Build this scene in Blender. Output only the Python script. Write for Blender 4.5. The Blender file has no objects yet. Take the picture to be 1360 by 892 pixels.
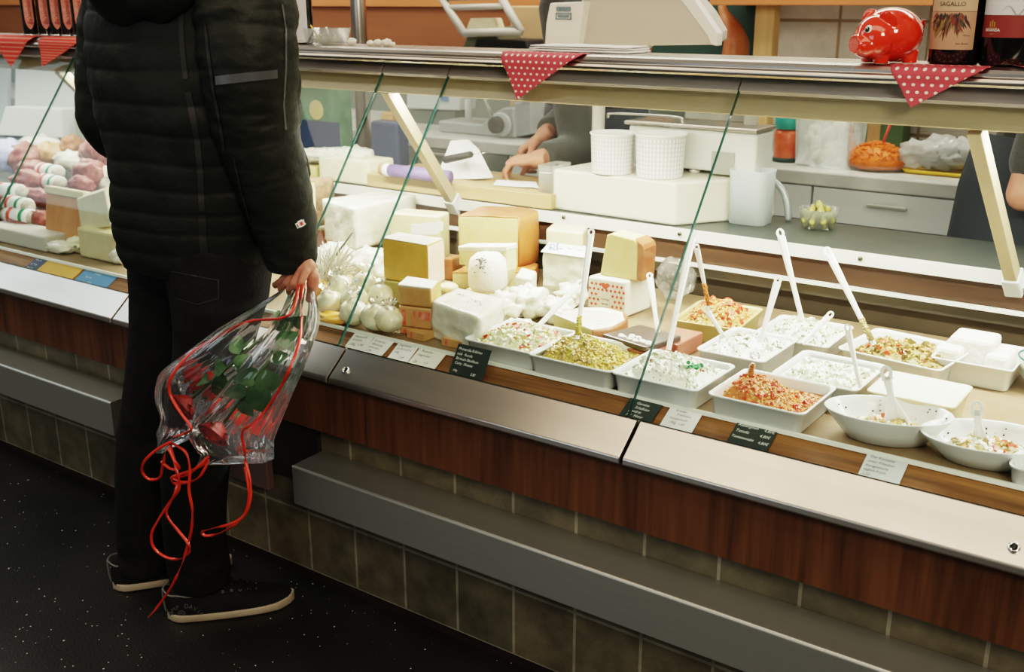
import bpy, bmesh, math, random
from mathutils import Vector, Matrix, Euler, Quaternion, noise
from mathutils.bvhtree import BVHTree
C = bpy.context.scene.collection
PI = math.pi
R = math.radians
rnd = random.Random(7)
V = Vector

# ------------------------------------------------------------------ camera
F_PX, W_PX, H_PX = 1424.0, 1360.0, 892.0
CAM = V((0.0, -1.638, 1.40))
_yaw, _pitch, _roll = R(35.8), R(17.63), R(-0.216)
_fwd = V((-math.sin(_yaw) * math.cos(_pitch), math.cos(_yaw) * math.cos(_pitch), -math.sin(_pitch)))
_rt = V((math.cos(_yaw), math.sin(_yaw), 0))
_up = _rt.cross(_fwd)
_r = _rt * math.cos(_roll) + _up * math.sin(_roll)
_u = -_rt * math.sin(_roll) + _up * math.cos(_roll)

def at(u, v, x=None, y=None, z=None):
    """Where the line of sight through a point of the photo meets a plane of the room."""
    d = _fwd + _r * ((u - W_PX / 2) / F_PX) - _u * ((v - H_PX / 2) / F_PX)
    if x is not None: t = (x - CAM.x) / d.x
    elif y is not None: t = (y - CAM.y) / d.y
    else: t = (z - CAM.z) / d.z
    return CAM + d * t

def sight(u, v):
    return (_fwd + _r * ((u - W_PX / 2) / F_PX) - _u * ((v - H_PX / 2) / F_PX)).normalized()

def pxm(p):
    return F_PX / ((V(p) - CAM).dot(_fwd))      # photo points per metre at a place

cd = bpy.data.cameras.new('camera')
cam = bpy.data.objects.new('camera', cd); C.objects.link(cam)
cd.sensor_fit = 'HORIZONTAL'; cd.sensor_width = 36.0; cd.lens = F_PX / W_PX * 36.0
cd.clip_start = 0.05; cd.clip_end = 60
m3 = Matrix((_r, _u, -_fwd)).transposed()
cam.matrix_world = Matrix.Translation(CAM) @ m3.to_4x4()
cd.dof.use_dof = True; cd.dof.focus_distance = 2.15; cd.dof.aperture_fstop = 5.6
bpy.context.scene.camera = cam

# ------------------------------------------------------------------ materials
def _nt(name):
    m = bpy.data.materials.new(name); m.use_nodes = True
    nt = m.node_tree
    for n in list(nt.nodes): nt.nodes.remove(n)
    out = nt.nodes.new('ShaderNodeOutputMaterial')
    return m, nt, out

def N(nt, t, **kw):
    n = nt.nodes.new(t)
    for k, v in kw.items():
        if k in n.inputs.keys(): n.inputs[k].default_value = v
        else: setattr(n, k, v)
    return n

def c4(c): return (c[0], c[1], c[2], 1.0)

def mat(name, col, col2=None, scale=8.0, rough=0.5, metal=0.0, bump=0.0, bscale=40.0, stretch=(1, 1, 1), coat=0.0, sss=0.0,
        spec=0.5, detail=4.0, contrast=(0.35, 0.65), sheen=0.0, emit=0.0, rvar=0.0, alpha=1.0, trans=0.0, distort=0.0):
    m, nt, out = _nt(name)
    L = nt.links
    b = N(nt, 'ShaderNodeBsdfPrincipled')
    b.inputs['Roughness'].default_value = rough
    b.inputs['Metallic'].default_value = metal
    b.inputs['Specular IOR Level'].default_value = spec
    b.inputs['Coat Weight'].default_value = coat
    b.inputs['Coat Roughness'].default_value = 0.12
    if sss:
        b.inputs['Subsurface Weight'].default_value = sss
        b.inputs['Subsurface Radius'].default_value = (0.01, 0.007, 0.004)
    if sheen:
        b.inputs['Sheen Weight'].default_value = sheen
    b.inputs['Alpha'].default_value = alpha
    b.inputs['Transmission Weight'].default_value = trans
    b.inputs['Base Color'].default_value = c4(col)
    L.new(b.outputs[0], out.inputs[0])
    tc = N(nt, 'ShaderNodeTexCoord')
    mp = N(nt, 'ShaderNodeMapping'); mp.inputs['Scale'].default_value = stretch
    L.new(tc.outputs['Object'], mp.inputs[0])
    if col2 is not None or rvar:
        no = N(nt, 'ShaderNodeTexNoise', Scale=scale, Detail=detail, Roughness=0.6, Distortion=distort)
        L.new(mp.outputs[0], no.inputs['Vector'])
        mr = N(nt, 'ShaderNodeMapRange')
        mr.inputs[1].default_value, mr.inputs[2].default_value = contrast
        L.new(no.outputs[0], mr.inputs[0])
        if col2 is not None:
            mx = N(nt, 'ShaderNodeMix', data_type='RGBA')
            mx.inputs[6].default_value = c4(col); mx.inputs[7].default_value = c4(col2)
            L.new(mr.outputs[0], mx.inputs[0]); L.new(mx.outputs[2], b.inputs['Base Color'])
        if rvar:
            ma = N(nt, 'ShaderNodeMath', operation='MULTIPLY_ADD')
            ma.inputs[1].default_value = rvar; ma.inputs[2].default_value = rough
            L.new(mr.outputs[0], ma.inputs[0]); L.new(ma.outputs[0], b.inputs['Roughness'])
    if bump:
        nb = N(nt, 'ShaderNodeTexNoise', Scale=bscale, Detail=4.0, Roughness=0.6)
        L.new(mp.outputs[0], nb.inputs['Vector'])
        bp = N(nt, 'ShaderNodeBump', Strength=bump, Distance=0.01)
        L.new(nb.outputs[0], bp.inputs['Height']); L.new(bp.outputs[0], b.inputs['Normal'])
    if emit:
        b.inputs['Emission Color'].default_value = c4(col); b.inputs['Emission Strength'].default_value = emit
    return m

def mat_emit(name, col, s):
    m, nt, out = _nt(name)
    e = N(nt, 'ShaderNodeEmission', Color=c4(col), Strength=s)
    nt.links.new(e.outputs[0], out.inputs[0])
    return m

def mat_clear(name, tint=(0.97, 1, 0.985), amount=1.0, rough=0.02, bump=0.0, bscale=20.0, stretch=(1, 1, 1), haze=0.0, hazecol=(1, 1, 1)):
    """Thin clear sheet: see-through with a Fresnel sheen, and an optional milky part."""
    m, nt, out = _nt(name); L = nt.links
    tr = N(nt, 'ShaderNodeBsdfTransparent', Color=c4(tint))
    gl = N(nt, 'ShaderNodeBsdfGlossy', Roughness=rough, Color=(1, 1, 1, 1))
    fr = N(nt, 'ShaderNodeFresnel', IOR=1.45)
    mu = N(nt, 'ShaderNodeMath', operation='MULTIPLY', use_clamp=True); mu.inputs[1].default_value = amount
    L.new(fr.outputs[0], mu.inputs[0])
    mx = N(nt, 'ShaderNodeMixShader')
    L.new(mu.outputs[0], mx.inputs[0]); L.new(tr.outputs[0], mx.inputs[1]); L.new(gl.outputs[0], mx.inputs[2])
    last = mx
    if haze:
        df = N(nt, 'ShaderNodeBsdfDiffuse', Color=c4(hazecol))
        tl = N(nt, 'ShaderNodeBsdfTranslucent', Color=c4(hazecol))
        ad = N(nt, 'ShaderNodeMixShader', Fac=0.5)
        L.new(df.outputs[0], ad.inputs[1]); L.new(tl.outputs[0], ad.inputs[2])
        m2 = N(nt, 'ShaderNodeMixShader', Fac=haze)
        L.new(mx.outputs[0], m2.inputs[1]); L.new(ad.outputs[0], m2.inputs[2]); last = m2
    L.new(last.outputs[0], out.inputs[0])
    if bump:
        tc = N(nt, 'ShaderNodeTexCoord'); mp = N(nt, 'ShaderNodeMapping'); mp.inputs['Scale'].default_value = stretch
        L.new(tc.outputs['Object'], mp.inputs[0])
        nb = N(nt, 'ShaderNodeTexNoise', Scale=bscale, Detail=3.0)
        L.new(mp.outputs[0], nb.inputs['Vector'])
        bp = N(nt, 'ShaderNodeBump', Strength=bump, Distance=0.02)
        L.new(nb.outputs[0], bp.inputs['Height'])
        L.new(bp.outputs[0], gl.inputs['Normal']); L.new(bp.outputs[0], fr.inputs['Normal'])
    return m

def mat_tiles(name, c1, c2, grout, w, h, mortar=0.003, rough=0.35, axis='XZ', offset=0.0, off=(0, 0), noise_s=9.0, col_b=None, bump=0.15):
    m, nt, out = _nt(name); L = nt.links
    b = N(nt, 'ShaderNodeBsdfPrincipled', Roughness=rough)
    L.new(b.outputs[0], out.inputs[0])
    tc = N(nt, 'ShaderNodeTexCoord')
    sp = N(nt, 'ShaderNodeSeparateXYZ'); L.new(tc.outputs['Object'], sp.inputs[0])
    cb = N(nt, 'ShaderNodeCombineXYZ')
    ax = {'X': 0, 'Y': 1, 'Z': 2}
    for k in range(2):
        a = N(nt, 'ShaderNodeMath', operation='ADD'); a.inputs[1].default_value = off[k]
        L.new(sp.outputs[ax[axis[k]]], a.inputs[0]); L.new(a.outputs[0], cb.inputs[k])
    br = N(nt, 'ShaderNodeTexBrick', offset=offset, squash=1.0)
    br.inputs['Color1'].default_value = c4(c1); br.inputs['Color2'].default_value = c4(c2); br.inputs['Mortar'].default_value = c4(grout)
    br.inputs['Scale'].default_value = 1.0; br.inputs['Mortar Size'].default_value = mortar
    br.inputs['Brick Width'].default_value = w; br.inputs['Row Height'].default_value = h; br.inputs['Bias'].default_value = 0.0
    L.new(cb.outputs[0], br.inputs['Vector'])
    no = N(nt, 'ShaderNodeTexNoise', Scale=noise_s, Detail=6.0, Roughness=0.65)
    L.new(tc.outputs['Object'], no.inputs['Vector'])
    mr = N(nt, 'ShaderNodeMapRange'); mr.inputs[1].default_value = 0.3; mr.inputs[2].default_value = 0.75; mr.inputs[3].default_value = 0.55; mr.inputs[4].default_value = 1.35
    L.new(no.outputs[0], mr.inputs[0])
    mx = N(nt, 'ShaderNodeMix', data_type='RGBA', blend_type='MULTIPLY'); mx.inputs[0].default_value = 1.0
    L.new(br.outputs[0], mx.inputs[6])
    cc = N(nt, 'ShaderNodeCombineColor'); 
    for k in range(3): L.new(mr.outputs[0], cc.inputs[k])
    L.new(cc.outputs[0], mx.inputs[7]); L.new(mx.outputs[2], b.inputs['Base Color'])
    bp = N(nt, 'ShaderNodeBump', Strength=bump, Distance=0.004); bp.invert = True
    L.new(br.outputs['Fac'], bp.inputs['Height']); L.new(bp.outputs[0], b.inputs['Normal'])
    return m

def mat_wood(name, c1, c2, axis='Z', scale=14.0, rough=0.45, ring=1.2, coat=0.0, plank=0.0):
    """Grain running along one axis: stretched noise, darker growth lines and arches."""
    m, nt, out = _nt(name); L = nt.links
    b = N(nt, 'ShaderNodeBsdfPrincipled', Roughness=rough); b.inputs['Coat Weight'].default_value = coat
    L.new(b.outputs[0], out.inputs[0])
    tc = N(nt, 'ShaderNodeTexCoord'); mp = N(nt, 'ShaderNodeMapping')
    s = {'X': (0.06, 1, 1), 'Y': (1, 0.06, 1), 'Z': (1, 1, 0.06)}[axis]
    mp.inputs['Scale'].default_value = s
    L.new(tc.outputs['Object'], mp.inputs[0])
    n1 = N(nt, 'ShaderNodeTexNoise', Scale=scale, Detail=2.0, Distortion=ring); L.new(mp.outputs[0], n1.inputs['Vector'])
    n2 = N(nt, 'ShaderNodeTexNoise', Scale=scale * 14, Detail=3.0); L.new(mp.outputs[0], n2.inputs['Vector'])
    sn = N(nt, 'ShaderNodeMath', operation='MULTIPLY'); sn.inputs[1].default_value = 22.0; L.new(n1.outputs[0], sn.inputs[0])
    si = N(nt, 'ShaderNodeMath', operation='SINE'); L.new(sn.outputs[0], si.inputs[0])
    a = N(nt, 'ShaderNodeMath', operation='MULTIPLY_ADD'); a.inputs[1].default_value = 0.16; L.new(si.outputs[0], a.inputs[0]); L.new(n2.outputs[0], a.inputs[2])
    mr = N(nt, 'ShaderNodeMapRange'); mr.inputs[1].default_value = 0.15; mr.inputs[2].default_value = 0.85; L.new(a.outputs[0], mr.inputs[0])
    mx = N(nt, 'ShaderNodeMix', data_type='RGBA'); mx.inputs[6].default_value = c4(c1); mx.inputs[7].default_value = c4(c2)
    L.new(mr.outputs[0], mx.inputs[0])
    L.new(mx.outputs[2], b.inputs['Base Color'])
    return m

def mat_dots(name, col, dot, n=(9.0, 9.0), r=0.2):
    """Cloth with rows of round dots, laid out on its own UV map (metres)."""
    m, nt, out = _nt(name); L = nt.links
    b = N(nt, 'ShaderNodeBsdfPrincipled', Roughness=0.75); L.new(b.outputs[0], out.inputs[0])
    uv = N(nt, 'ShaderNodeUVMap')
    sp = N(nt, 'ShaderNodeSeparateXYZ'); L.new(uv.outputs[0], sp.inputs[0])
    def mth(op, a, v=None, c=None):
        q = N(nt, 'ShaderNodeMath', operation=op); L.new(a, q.inputs[0])
        if v is not None:
            if isinstance(v, (int, float)): q.inputs[1].default_value = v
            else: L.new(v, q.inputs[1])
        return q.outputs[0]
    y = mth('MULTIPLY', sp.outputs[1], n[1]); row = mth('FLOOR', y)
    half = mth('MULTIPLY', mth('MODULO', row, 2.0), 0.5)
    x = mth('ADD', mth('MULTIPLY', sp.outputs[0], n[0]), half)
    fx = mth('SUBTRACT', mth('FRACT', x), 0.5); fy = mth('SUBTRACT', mth('FRACT', y), 0.5)
    d = mth('ADD', mth('MULTIPLY', fx, fx), mth('MULTIPLY', fy, fy))
    lt = mth('LESS_THAN', d, r * r)
    mx = N(nt, 'ShaderNodeMix', data_type='RGBA'); mx.inputs[6].default_value = c4(col); mx.inputs[7].default_value = c4(dot)
    L.new(lt, mx.inputs[0]); L.new(mx.outputs[2], b.inputs['Base Color'])
    return m

def srgb(r, g, b):
    f = lambda c: (c / 255 / 12.92) if c / 255 <= 0.04045 else ((c / 255 + 0.055) / 1.055) ** 2.4
    return (f(r), f(g), f(b))

# ------------------------------------------------------------------ mesh building
class MB:
    """Collects shapes in world coordinates; build() links them as one mesh object."""
    def __init__(s): s.v = []; s.f = []; s.m = []; s.uv = {}; s.sm = []
    def add(s, verts, faces, m=0, smooth=False):
        b = len(s.v); s.v += [V(p) for p in verts]
        for f in faces: s.f.append([b + i for i in f]); s.m.append(m); s.sm.append(smooth)
        return b
    def box(s, lo, hi, m=0, rot=None, piv=None, taper=None):
        x0, y0, z0 = lo; x1, y1, z1 = hi
        p = [V((x, y, z)) for z in (z0, z1) for x, y in ((x0, y0), (x1, y0), (x1, y1), (x0, y1))]
        if taper:
            cx, cy = (x0 + x1) / 2, (y0 + y1) / 2
            for q in p[4:]: q.x = cx + (q.x - cx) * taper; q.y = cy + (q.y - cy) * taper
        if rot is not None:
            pv = V(piv) if piv is not None else V(((x0 + x1) / 2, (y0 + y1) / 2, (z0 + z1) / 2))
            M = rot if isinstance(rot, Matrix) else Euler(rot).to_matrix()
            p = [pv + M @ (q - pv) for q in p]
        s.add(p, [(0, 3, 2, 1), (4, 5, 6, 7), (0, 1, 5, 4), (1, 2, 6, 5), (2, 3, 7, 6), (3, 0, 4, 7)], m)
        return s
    def prism(s, poly, d, m=0, smooth=False, caps=True):
        """Extrude a 3-D polygon along vector d."""
        n = len(poly); d = V(d)
        p = [V(q) for q in poly]; p += [q + d for q in p]
        f = [(i, (i + 1) % n, n + (i + 1) % n, n + i) for i in range(n)]
        b = s.add(p, f, m, smooth)
        if caps:
            s.f.append([b + i for i in reversed(range(n))]); s.m.append(m); s.sm.append(False)
            s.f.append([b + n + i for i in range(n)]); s.m.append(m); s.sm.append(False)
        return s
    def loft(s, rings, m=0, smooth=True, cap0=True, cap1=True, closed=True):
        n = len(rings[0]); verts = [p for r in rings for p in r]; f = []
        for k in range(len(rings) - 1):
            for i in range(n if closed else n - 1):
                j = (i + 1) % n
                f.append((k * n + i, k * n + j, (k + 1) * n + j, (k + 1) * n + i))
        b = s.add(verts, f, m, smooth)
        if cap0: s.f.append([b + i for i in reversed(range(n))]); s.m.append(m); s.sm.append(smooth)
        if cap1: s.f.append([b + (len(rings) - 1) * n + i for i in range(n)]); s.m.append(m); s.sm.append(smooth)
        return s
    def tube(s, path, rad, seg=10, m=0, cap=True, smooth=True, flat=None):
        """A tube along a path; rad one number or one per point; flat=(a, b) makes an oval section."""
        P = [V(p) for p in path]; rings = []
        t0 = (P[1] - P[0]).normalized()
        ref = V((0, 0, 1)) if abs(t0.z) < 0.9 else V((1, 0, 0))
        nrm = t0.cross(ref).normalized()
        for i, p in enumerate(P):
            t = ((P[min(i + 1, len(P) - 1)] - P[max(i - 1, 0)])).normalized()
            nrm = (nrm - t * nrm.dot(t)).normalized(); bn = t.cross(nrm)
            r = rad[i] if isinstance(rad, (list, tuple)) else rad
            fa, fb = flat if flat else (1, 1)
            rings.append([p + nrm * (r * fa * math.cos(2 * PI * k / seg)) + bn * (r * fb * math.sin(2 * PI * k / seg)) for k in range(seg)])
        return s.loft(rings, m, smooth, cap, cap)
    def strip(s, path, width, up=(0, 0, 1), m=0, ups=None):
        """A flat ribbon along a path."""
        P = [V(p) for p in path]; a = []; 
        for i, p in enumerate(P):
            t = (P[min(i + 1, len(P) - 1)] - P[max(i - 1, 0)]).normalized()
            u = V(ups[i]) if ups else V(up)
            sd = t.cross(u)
            sd = sd.normalized() if sd.length > 1e-6 else V((1, 0, 0))
            w = width[i] if isinstance(width, (list, tuple)) else width
            a += [p - sd * w / 2, p + sd * w / 2]
        s.add(a, [(2 * i, 2 * i + 1, 2 * i + 3, 2 * i + 2) for i in range(len(P) - 1)], m, True)
        return s
    def lathe(s, prof, c=(0, 0, 0), seg=24, m=0, smooth=True, M=None):
        c = V(c); rings = []
        for r, z in prof:
            ring = [V((r * math.cos(2 * PI * k / seg), r * math.sin(2 * PI * k / seg), z)) for k in range(seg)]
            if M is not None: ring = [M @ q for q in ring]
            rings.append([c + q for q in ring])
        return s.loft(rings, m, smooth, prof[0][0] > 1e-5, prof[-1][0] > 1e-5)
    def ball(s, c, r, m=0, seg=14, rings=9, M=None, nz=0.0, ns=3.0, seed=0.0):
        c = V(c); rr = V(r) if hasattr(r, '__len__') else V((r, r, r)); rg = []
        for j in range(1, rings):
            th = PI * j / rings; ring = []
            for k in range(seg):
                ph = 2 * PI * k / seg
                d = V((math.sin(th) * math.cos(ph), math.sin(th) * math.sin(ph), -math.cos(th)))
                q = V((d.x * rr.x, d.y * rr.y, d.z * rr.z))
                if nz: q *= 1 + nz * noise.noise(d * ns + V((seed, seed * 1.7, 0)))
                if M is not None: q = M @ q
                ring.append(c + q)
            rg.append(ring)
        lo = V((0, 0, -rr.z)); hi = V((0, 0, rr.z))
        if M is not None: lo, hi = M @ lo, M @ hi
        n = seg; verts = [p for ring in rg for p in ring] + [c + lo, c + hi]; f = []
        for k in range(len(rg) - 1):
            for i in range(n): f.append((k * n + i, k * n + (i + 1) % n, (k + 1) * n + (i + 1) % n, (k + 1) * n + i))
        a, b = len(verts) - 2, len(verts) - 1; t = (len(rg) - 1) * n
        for i in range(n):
            f.append((a, (i + 1) % n, i)); f.append((b, t + i, t + (i + 1) % n))
        s.add(verts, f, m, True)
        return s
    def grid(s, fn, nu, nv, m=0, smooth=True, uv=None):
        """fn(a, b) with a, b in 0..1."""
        verts = [fn(i / (nu - 1), j / (nv - 1)) for j in range(nv) for i in range(nu)]
        f = [(j * nu + i, j * nu + i + 1, (j + 1) * nu + i + 1, (j + 1) * nu + i) for j in range(nv - 1) for i in range(nu - 1)]
        b = s.add(verts, f, m, smooth)
        if uv:
            for j in range(nv):
                for i in range(nu): s.uv[b + j * nu + i] = uv(i / (nu - 1), j / (nv - 1))
        return s
    def mesh(s, name, org=V((0, 0, 0))):
        me = bpy.data.meshes.new(name)
        me.from_pydata([p - org for p in s.v], [], s.f)
        me.polygons.foreach_set('material_index', s.m); me.polygons.foreach_set('use_smooth', s.sm)
        if s.uv:
            l = me.uv_layers.new(name='UVMap')
            for lp in me.loops: l.data[lp.index].uv = s.uv.get(lp.vertex_index, (0, 0))
        me.update(); return me
    def bvh(s): return BVHTree.FromPolygons(s.v, s.f)
    def build(s, name, mats, parent=None, loc=None, bevel=0.0, bseg=2, subsurf=0, fix=True):
        org = wpos(parent) if parent is not None else (V(loc) if loc is not None else V((0, 0, 0)))
        me = s.mesh(name, org)
        for m in (mats if isinstance(mats, (list, tuple)) else [mats]): me.materials.append(m)
        if fix:
            bm = bmesh.new(); bm.from_mesh(me); bmesh.ops.recalc_face_normals(bm, faces=bm.faces); bm.to_mesh(me); bm.free()
        o = bpy.data.objects.new(name, me); C.objects.link(o)
        if parent is not None: o.parent = parent
        else: o.location = org
        if bevel:
            b = o.modifiers.new('bevel', 'BEVEL'); b.width = bevel; b.segments = bseg; b.limit_method = 'ANGLE'; b.angle_limit = R(40)
            b.harden_normals = False
        if subsurf:
            q = o.modifiers.new('subsurf', 'SUBSURF'); q.levels = subsurf; q.render_levels = subsurf
        return o

_POS = {}
def wpos(o):
    """World position of a thing (parts sit at their thing's origin)."""
    p = V((0, 0, 0))
    while o is not None:
        p = p + V(o.location); o = o.parent
    return p

def tag(o, label=None, cat=None, group=None, kind=None):
    if label: o['label'] = label
    if cat: o['category'] = cat
    if group: o['group'] = group
    if kind: o['kind'] = kind
    return o

def thing(name, label, cat, loc=(0, 0, 0), group=None):
    o = bpy.data.objects.new(name, None); C.objects.link(o)
    o.location = V(loc); o.empty_display_size = 0.05
    return tag(o, label, cat, group)

def copy_tree(o, parent=None):
    c = o.copy(); C.objects.link(c)
    if parent is not None: c.parent = parent
    for ch in list(o.children): copy_tree(ch, c)
    return c

def text_mesh(body, size=1.0, shear=0.0, align='LEFT', space=1.0):
    cu = bpy.data.curves.new('lettering', 'FONT'); cu.body = body; cu.size = size; cu.shear = shear; cu.align_x = align
    cu.space_character = space; cu.resolution_u = 2
    o = bpy.data.objects.new('lettering', cu); C.objects.link(o)
    dg = bpy.context.evaluated_depsgraph_get(); dg.update()
    me = bpy.data.meshes.new_from_object(o.evaluated_get(dg))
    vs = [v.co.copy() for v in me.vertices]; fs = [list(p.vertices) for p in me.polygons]
    bpy.data.objects.remove(o); bpy.data.curves.remove(cu); bpy.data.meshes.remove(me)
    return vs, fs

def rrect(cx, cy, w, d, r, z, n=5, ang=0.0):
    """Rounded rectangle ring."""
    out = []; ca, sa = math.cos(ang), math.sin(ang)
    for k, (sx, sy) in enumerate(((1, -1), (1, 1), (-1, 1), (-1, -1))):
        a0 = -PI / 2 + k * PI / 2
        for i in range(n):
            a = a0 + PI / 2 * i / (n - 1)
            x = sx * (w / 2 - r) + r * math.cos(a); y = sy * (d / 2 - r) + r * math.sin(a)
            out.append(V((cx + x * ca - y * sa, cy + x * sa + y * ca, z)))
    return out

def oval(cx, cy, w, d, z, n=32, ang=0.0):
    ca, sa = math.cos(ang), math.sin(ang); o = []
    for k in range(n):
        x, y = w / 2 * math.cos(2 * PI * k / n), d / 2 * math.sin(2 * PI * k / n)
        o.append(V((cx + x * ca - y * sa, cy + x * sa + y * ca, z)))
    return o

def catmull(pts, n=8):
    P = [V(p) for p in pts]; out = []
    for i in range(len(P) - 1):
        p0, p1, p2, p3 = P[max(i - 1, 0)], P[i], P[i + 1], P[min(i + 2, len(P) - 1)]
        for k in range(n):
            t = k / n
            out.append(0.5 * ((2 * p1) + (p2 - p0) * t + (2 * p0 - 5 * p1 + 4 * p2 - p3) * t * t + (3 * p1 - p0 - 3 * p2 + p3) * t ** 3))
    out.append(P[-1]); return out

def remeshed(mb, name, voxel, mats, parent=None, loc=None, smooth=6, fac=0.5):
    """Fuse overlapping shapes into one continuous skin."""
    o = mb.build(name, mats, parent, loc)
    r = o.modifiers.new('fuse', 'REMESH'); r.mode = 'VOXEL'; r.voxel_size = voxel; r.use_smooth_shade = True
    s = o.modifiers.new('smooth', 'SMOOTH'); s.iterations = smooth; s.factor = fac
    dg = bpy.context.evaluated_depsgraph_get(); dg.update()
    me = bpy.data.meshes.new_from_object(o.evaluated_get(dg))
    o.modifiers.clear(); old = o.data; o.data = me; bpy.data.meshes.remove(old); me.name = name
    if not me.materials:
        for m in (mats if isinstance(mats, (list, tuple)) else [mats]): me.materials.append(m)
    for p in me.polygons: p.use_smooth = True
    return o

def capsules(mb, chain, seg=14):
    """Tapered limbs through (point, radius) joints."""
    for (a, ra), (b, rb) in zip(chain[:-1], chain[1:]):
        mb.tube([a, b], [ra, rb], seg)
    for p, r in chain: mb.ball(p, r, seg=seg, rings=8)

def on_surface(tree, pts, lift=0.0015):
    """Lay photo points on a surface: the place seen through each of them."""
    out = []
    for u, v in pts:
        d = sight(u, v)
        h = tree.ray_cast(CAM, d)
        if h[0] is None: continue
        n = h[1] if h[1].dot(d) < 0 else -h[1]
        out.append((h[0] + n * lift, n))
    return out

def tree_of(o):
    dg = bpy.context.evaluated_depsgraph_get(); dg.update()
    org = wpos(o)
    ev = o.evaluated_get(dg); me = ev.to_mesh()
    t = BVHTree.FromPolygons([org + v.co for v in me.vertices], [list(p.vertices) for p in me.polygons])
    ev.to_mesh_clear(); return t
# ------------------------------------------------------------------ palette
M_ = {}
M_['steel'] = mat('brushed_steel', (0.66, 0.60, 0.52), (0.58, 0.53, 0.46), scale=3, rough=0.30, metal=1.0, stretch=(0.6, 2, 2), rvar=0.06)
M_['steel_rail'] = mat('rail_steel', (0.50, 0.47, 0.43), (0.42, 0.38, 0.34), scale=4, rough=0.26, metal=1.0, rvar=0.08)
M_['steel_dull'] = mat('dull_steel', (0.52, 0.52, 0.47), (0.43, 0.44, 0.40), scale=6, rough=0.38, metal=0.85, stretch=(0.3, 3, 3), rvar=0.1)
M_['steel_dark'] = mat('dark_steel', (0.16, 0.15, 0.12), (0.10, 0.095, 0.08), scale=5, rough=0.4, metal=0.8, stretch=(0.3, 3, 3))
M_['tan_metal'] = mat('tan_metal', (0.060, 0.046, 0.028), (0.040, 0.031, 0.020), scale=4, rough=0.5, metal=0.3)
M_['clip'] = mat('glass_clip', (0.24, 0.25, 0.26), (0.28, 0.26, 0.26), scale=2, rough=0.35, metal=0.25)
M_['oak'] = mat_wood('stained_oak', (0.062, 0.026, 0.012), (0.150, 0.066, 0.031), 'Z', scale=6, rough=0.42)
M_['walnut'] = mat_wood('walnut_strip', (0.10, 0.040, 0.012), (0.30, 0.135, 0.042), 'X', scale=9, rough=0.5)
M_['backwood'] = mat_wood('back_strip_wood', (0.040, 0.018, 0.008), (0.085, 0.040, 0.019), 'X', scale=7, rough=0.5)
M_['orange_wood'] = mat_wood('orange_panel_wood', (0.52, 0.20, 0.075), (0.62, 0.26, 0.10), 'X', scale=3, rough=0.5)
M_['pale_wood'] = mat_wood('pale_wood', (0.36, 0.25, 0.12), (0.46, 0.33, 0.17), 'X', scale=7, rough=0.55)
M_['post_wood'] = mat_wood('post_wood', (0.50, 0.33, 0.14), (0.62, 0.42, 0.20), 'Z', scale=7, rough=0.5)
M_['tile_kick'] = mat_tiles('slate_tiles', (0.150, 0.128, 0.082), (0.112, 0.102, 0.068), (0.27, 0.25, 0.185), 0.155, 0.160, mortar=0.0035, off=(0.06, -0.030), noise_s=11)
M_['tile_wall'] = mat_tiles('white_wall_tiles', (0.76, 0.75, 0.67), (0.73, 0.72, 0.64), (0.40, 0.32, 0.20), 0.327, 0.20, mortar=0.006, rough=0.25, off=(0.13, 0.095), noise_s=2, bump=0.1)
M_['black'] = mat('matte_black', (0.012, 0.012, 0.011), rough=0.6)
M_['darkgap'] = mat('dark_recess', (0.016, 0.013, 0.010), rough=0.7)
M_['plinth'] = mat('plinth_brown', (0.030, 0.014, 0.008), (0.018, 0.009, 0.006), scale=8, rough=0.6)
M_['cream_paint'] = mat('cream_paint', (0.38, 0.305, 0.19), (0.32, 0.255, 0.155), scale=14, rough=0.55, contrast=(0.55, 0.8))
M_['white_paint'] = mat('white_paint', (0.78, 0.78, 0.72), (0.70, 0.70, 0.64), scale=5, rough=0.4)
M_['white_plastic'] = mat('white_plastic', (0.82, 0.81, 0.76), rough=0.35, coat=0.1)
M_['white_dark'] = mat('cool_white_board', (0.58, 0.62, 0.62), rough=0.4)
M_['ceramic'] = mat('white_melamine', (0.74, 0.76, 0.74), rough=0.25, coat=0.2)
M_['paper'] = mat('white_paper', (0.82, 0.82, 0.80), rough=0.8)
M_['ink'] = mat('pen_ink', (0.07, 0.08, 0.10), rough=0.8)
M_['chalk'] = mat('chalk', (0.78, 0.80, 0.78), rough=0.9)
M_['slate'] = mat('chalkboard', (0.020, 0.030, 0.028), (0.032, 0.042, 0.038), scale=20, rough=0.6)
M_['glass'] = mat_clear('case_glass', (0.955, 0.99, 0.975), amount=0.045, rough=0.0)
M_['glass_edge'] = mat('glass_edge', (0.03, 0.12, 0.10), (0.015, 0.06, 0.05), scale=3, rough=0.2)
M_['chrome'] = mat('chrome', (0.7, 0.7, 0.69), rough=0.12, metal=1.0)
M_['tube'] = mat_emit('lamp_tube', (1.0, 0.93, 0.74), 12.0)
M_['grey_marble'] = mat('grey_worktop', (0.42, 0.42, 0.39), (0.62, 0.62, 0.58), scale=6, rough=0.3)
M_['green_steel'] = mat('worktop_steel', (0.115, 0.130, 0.115), (0.085, 0.100, 0.090), scale=4, rough=0.33, metal=0.55, rvar=0.1)

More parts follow.
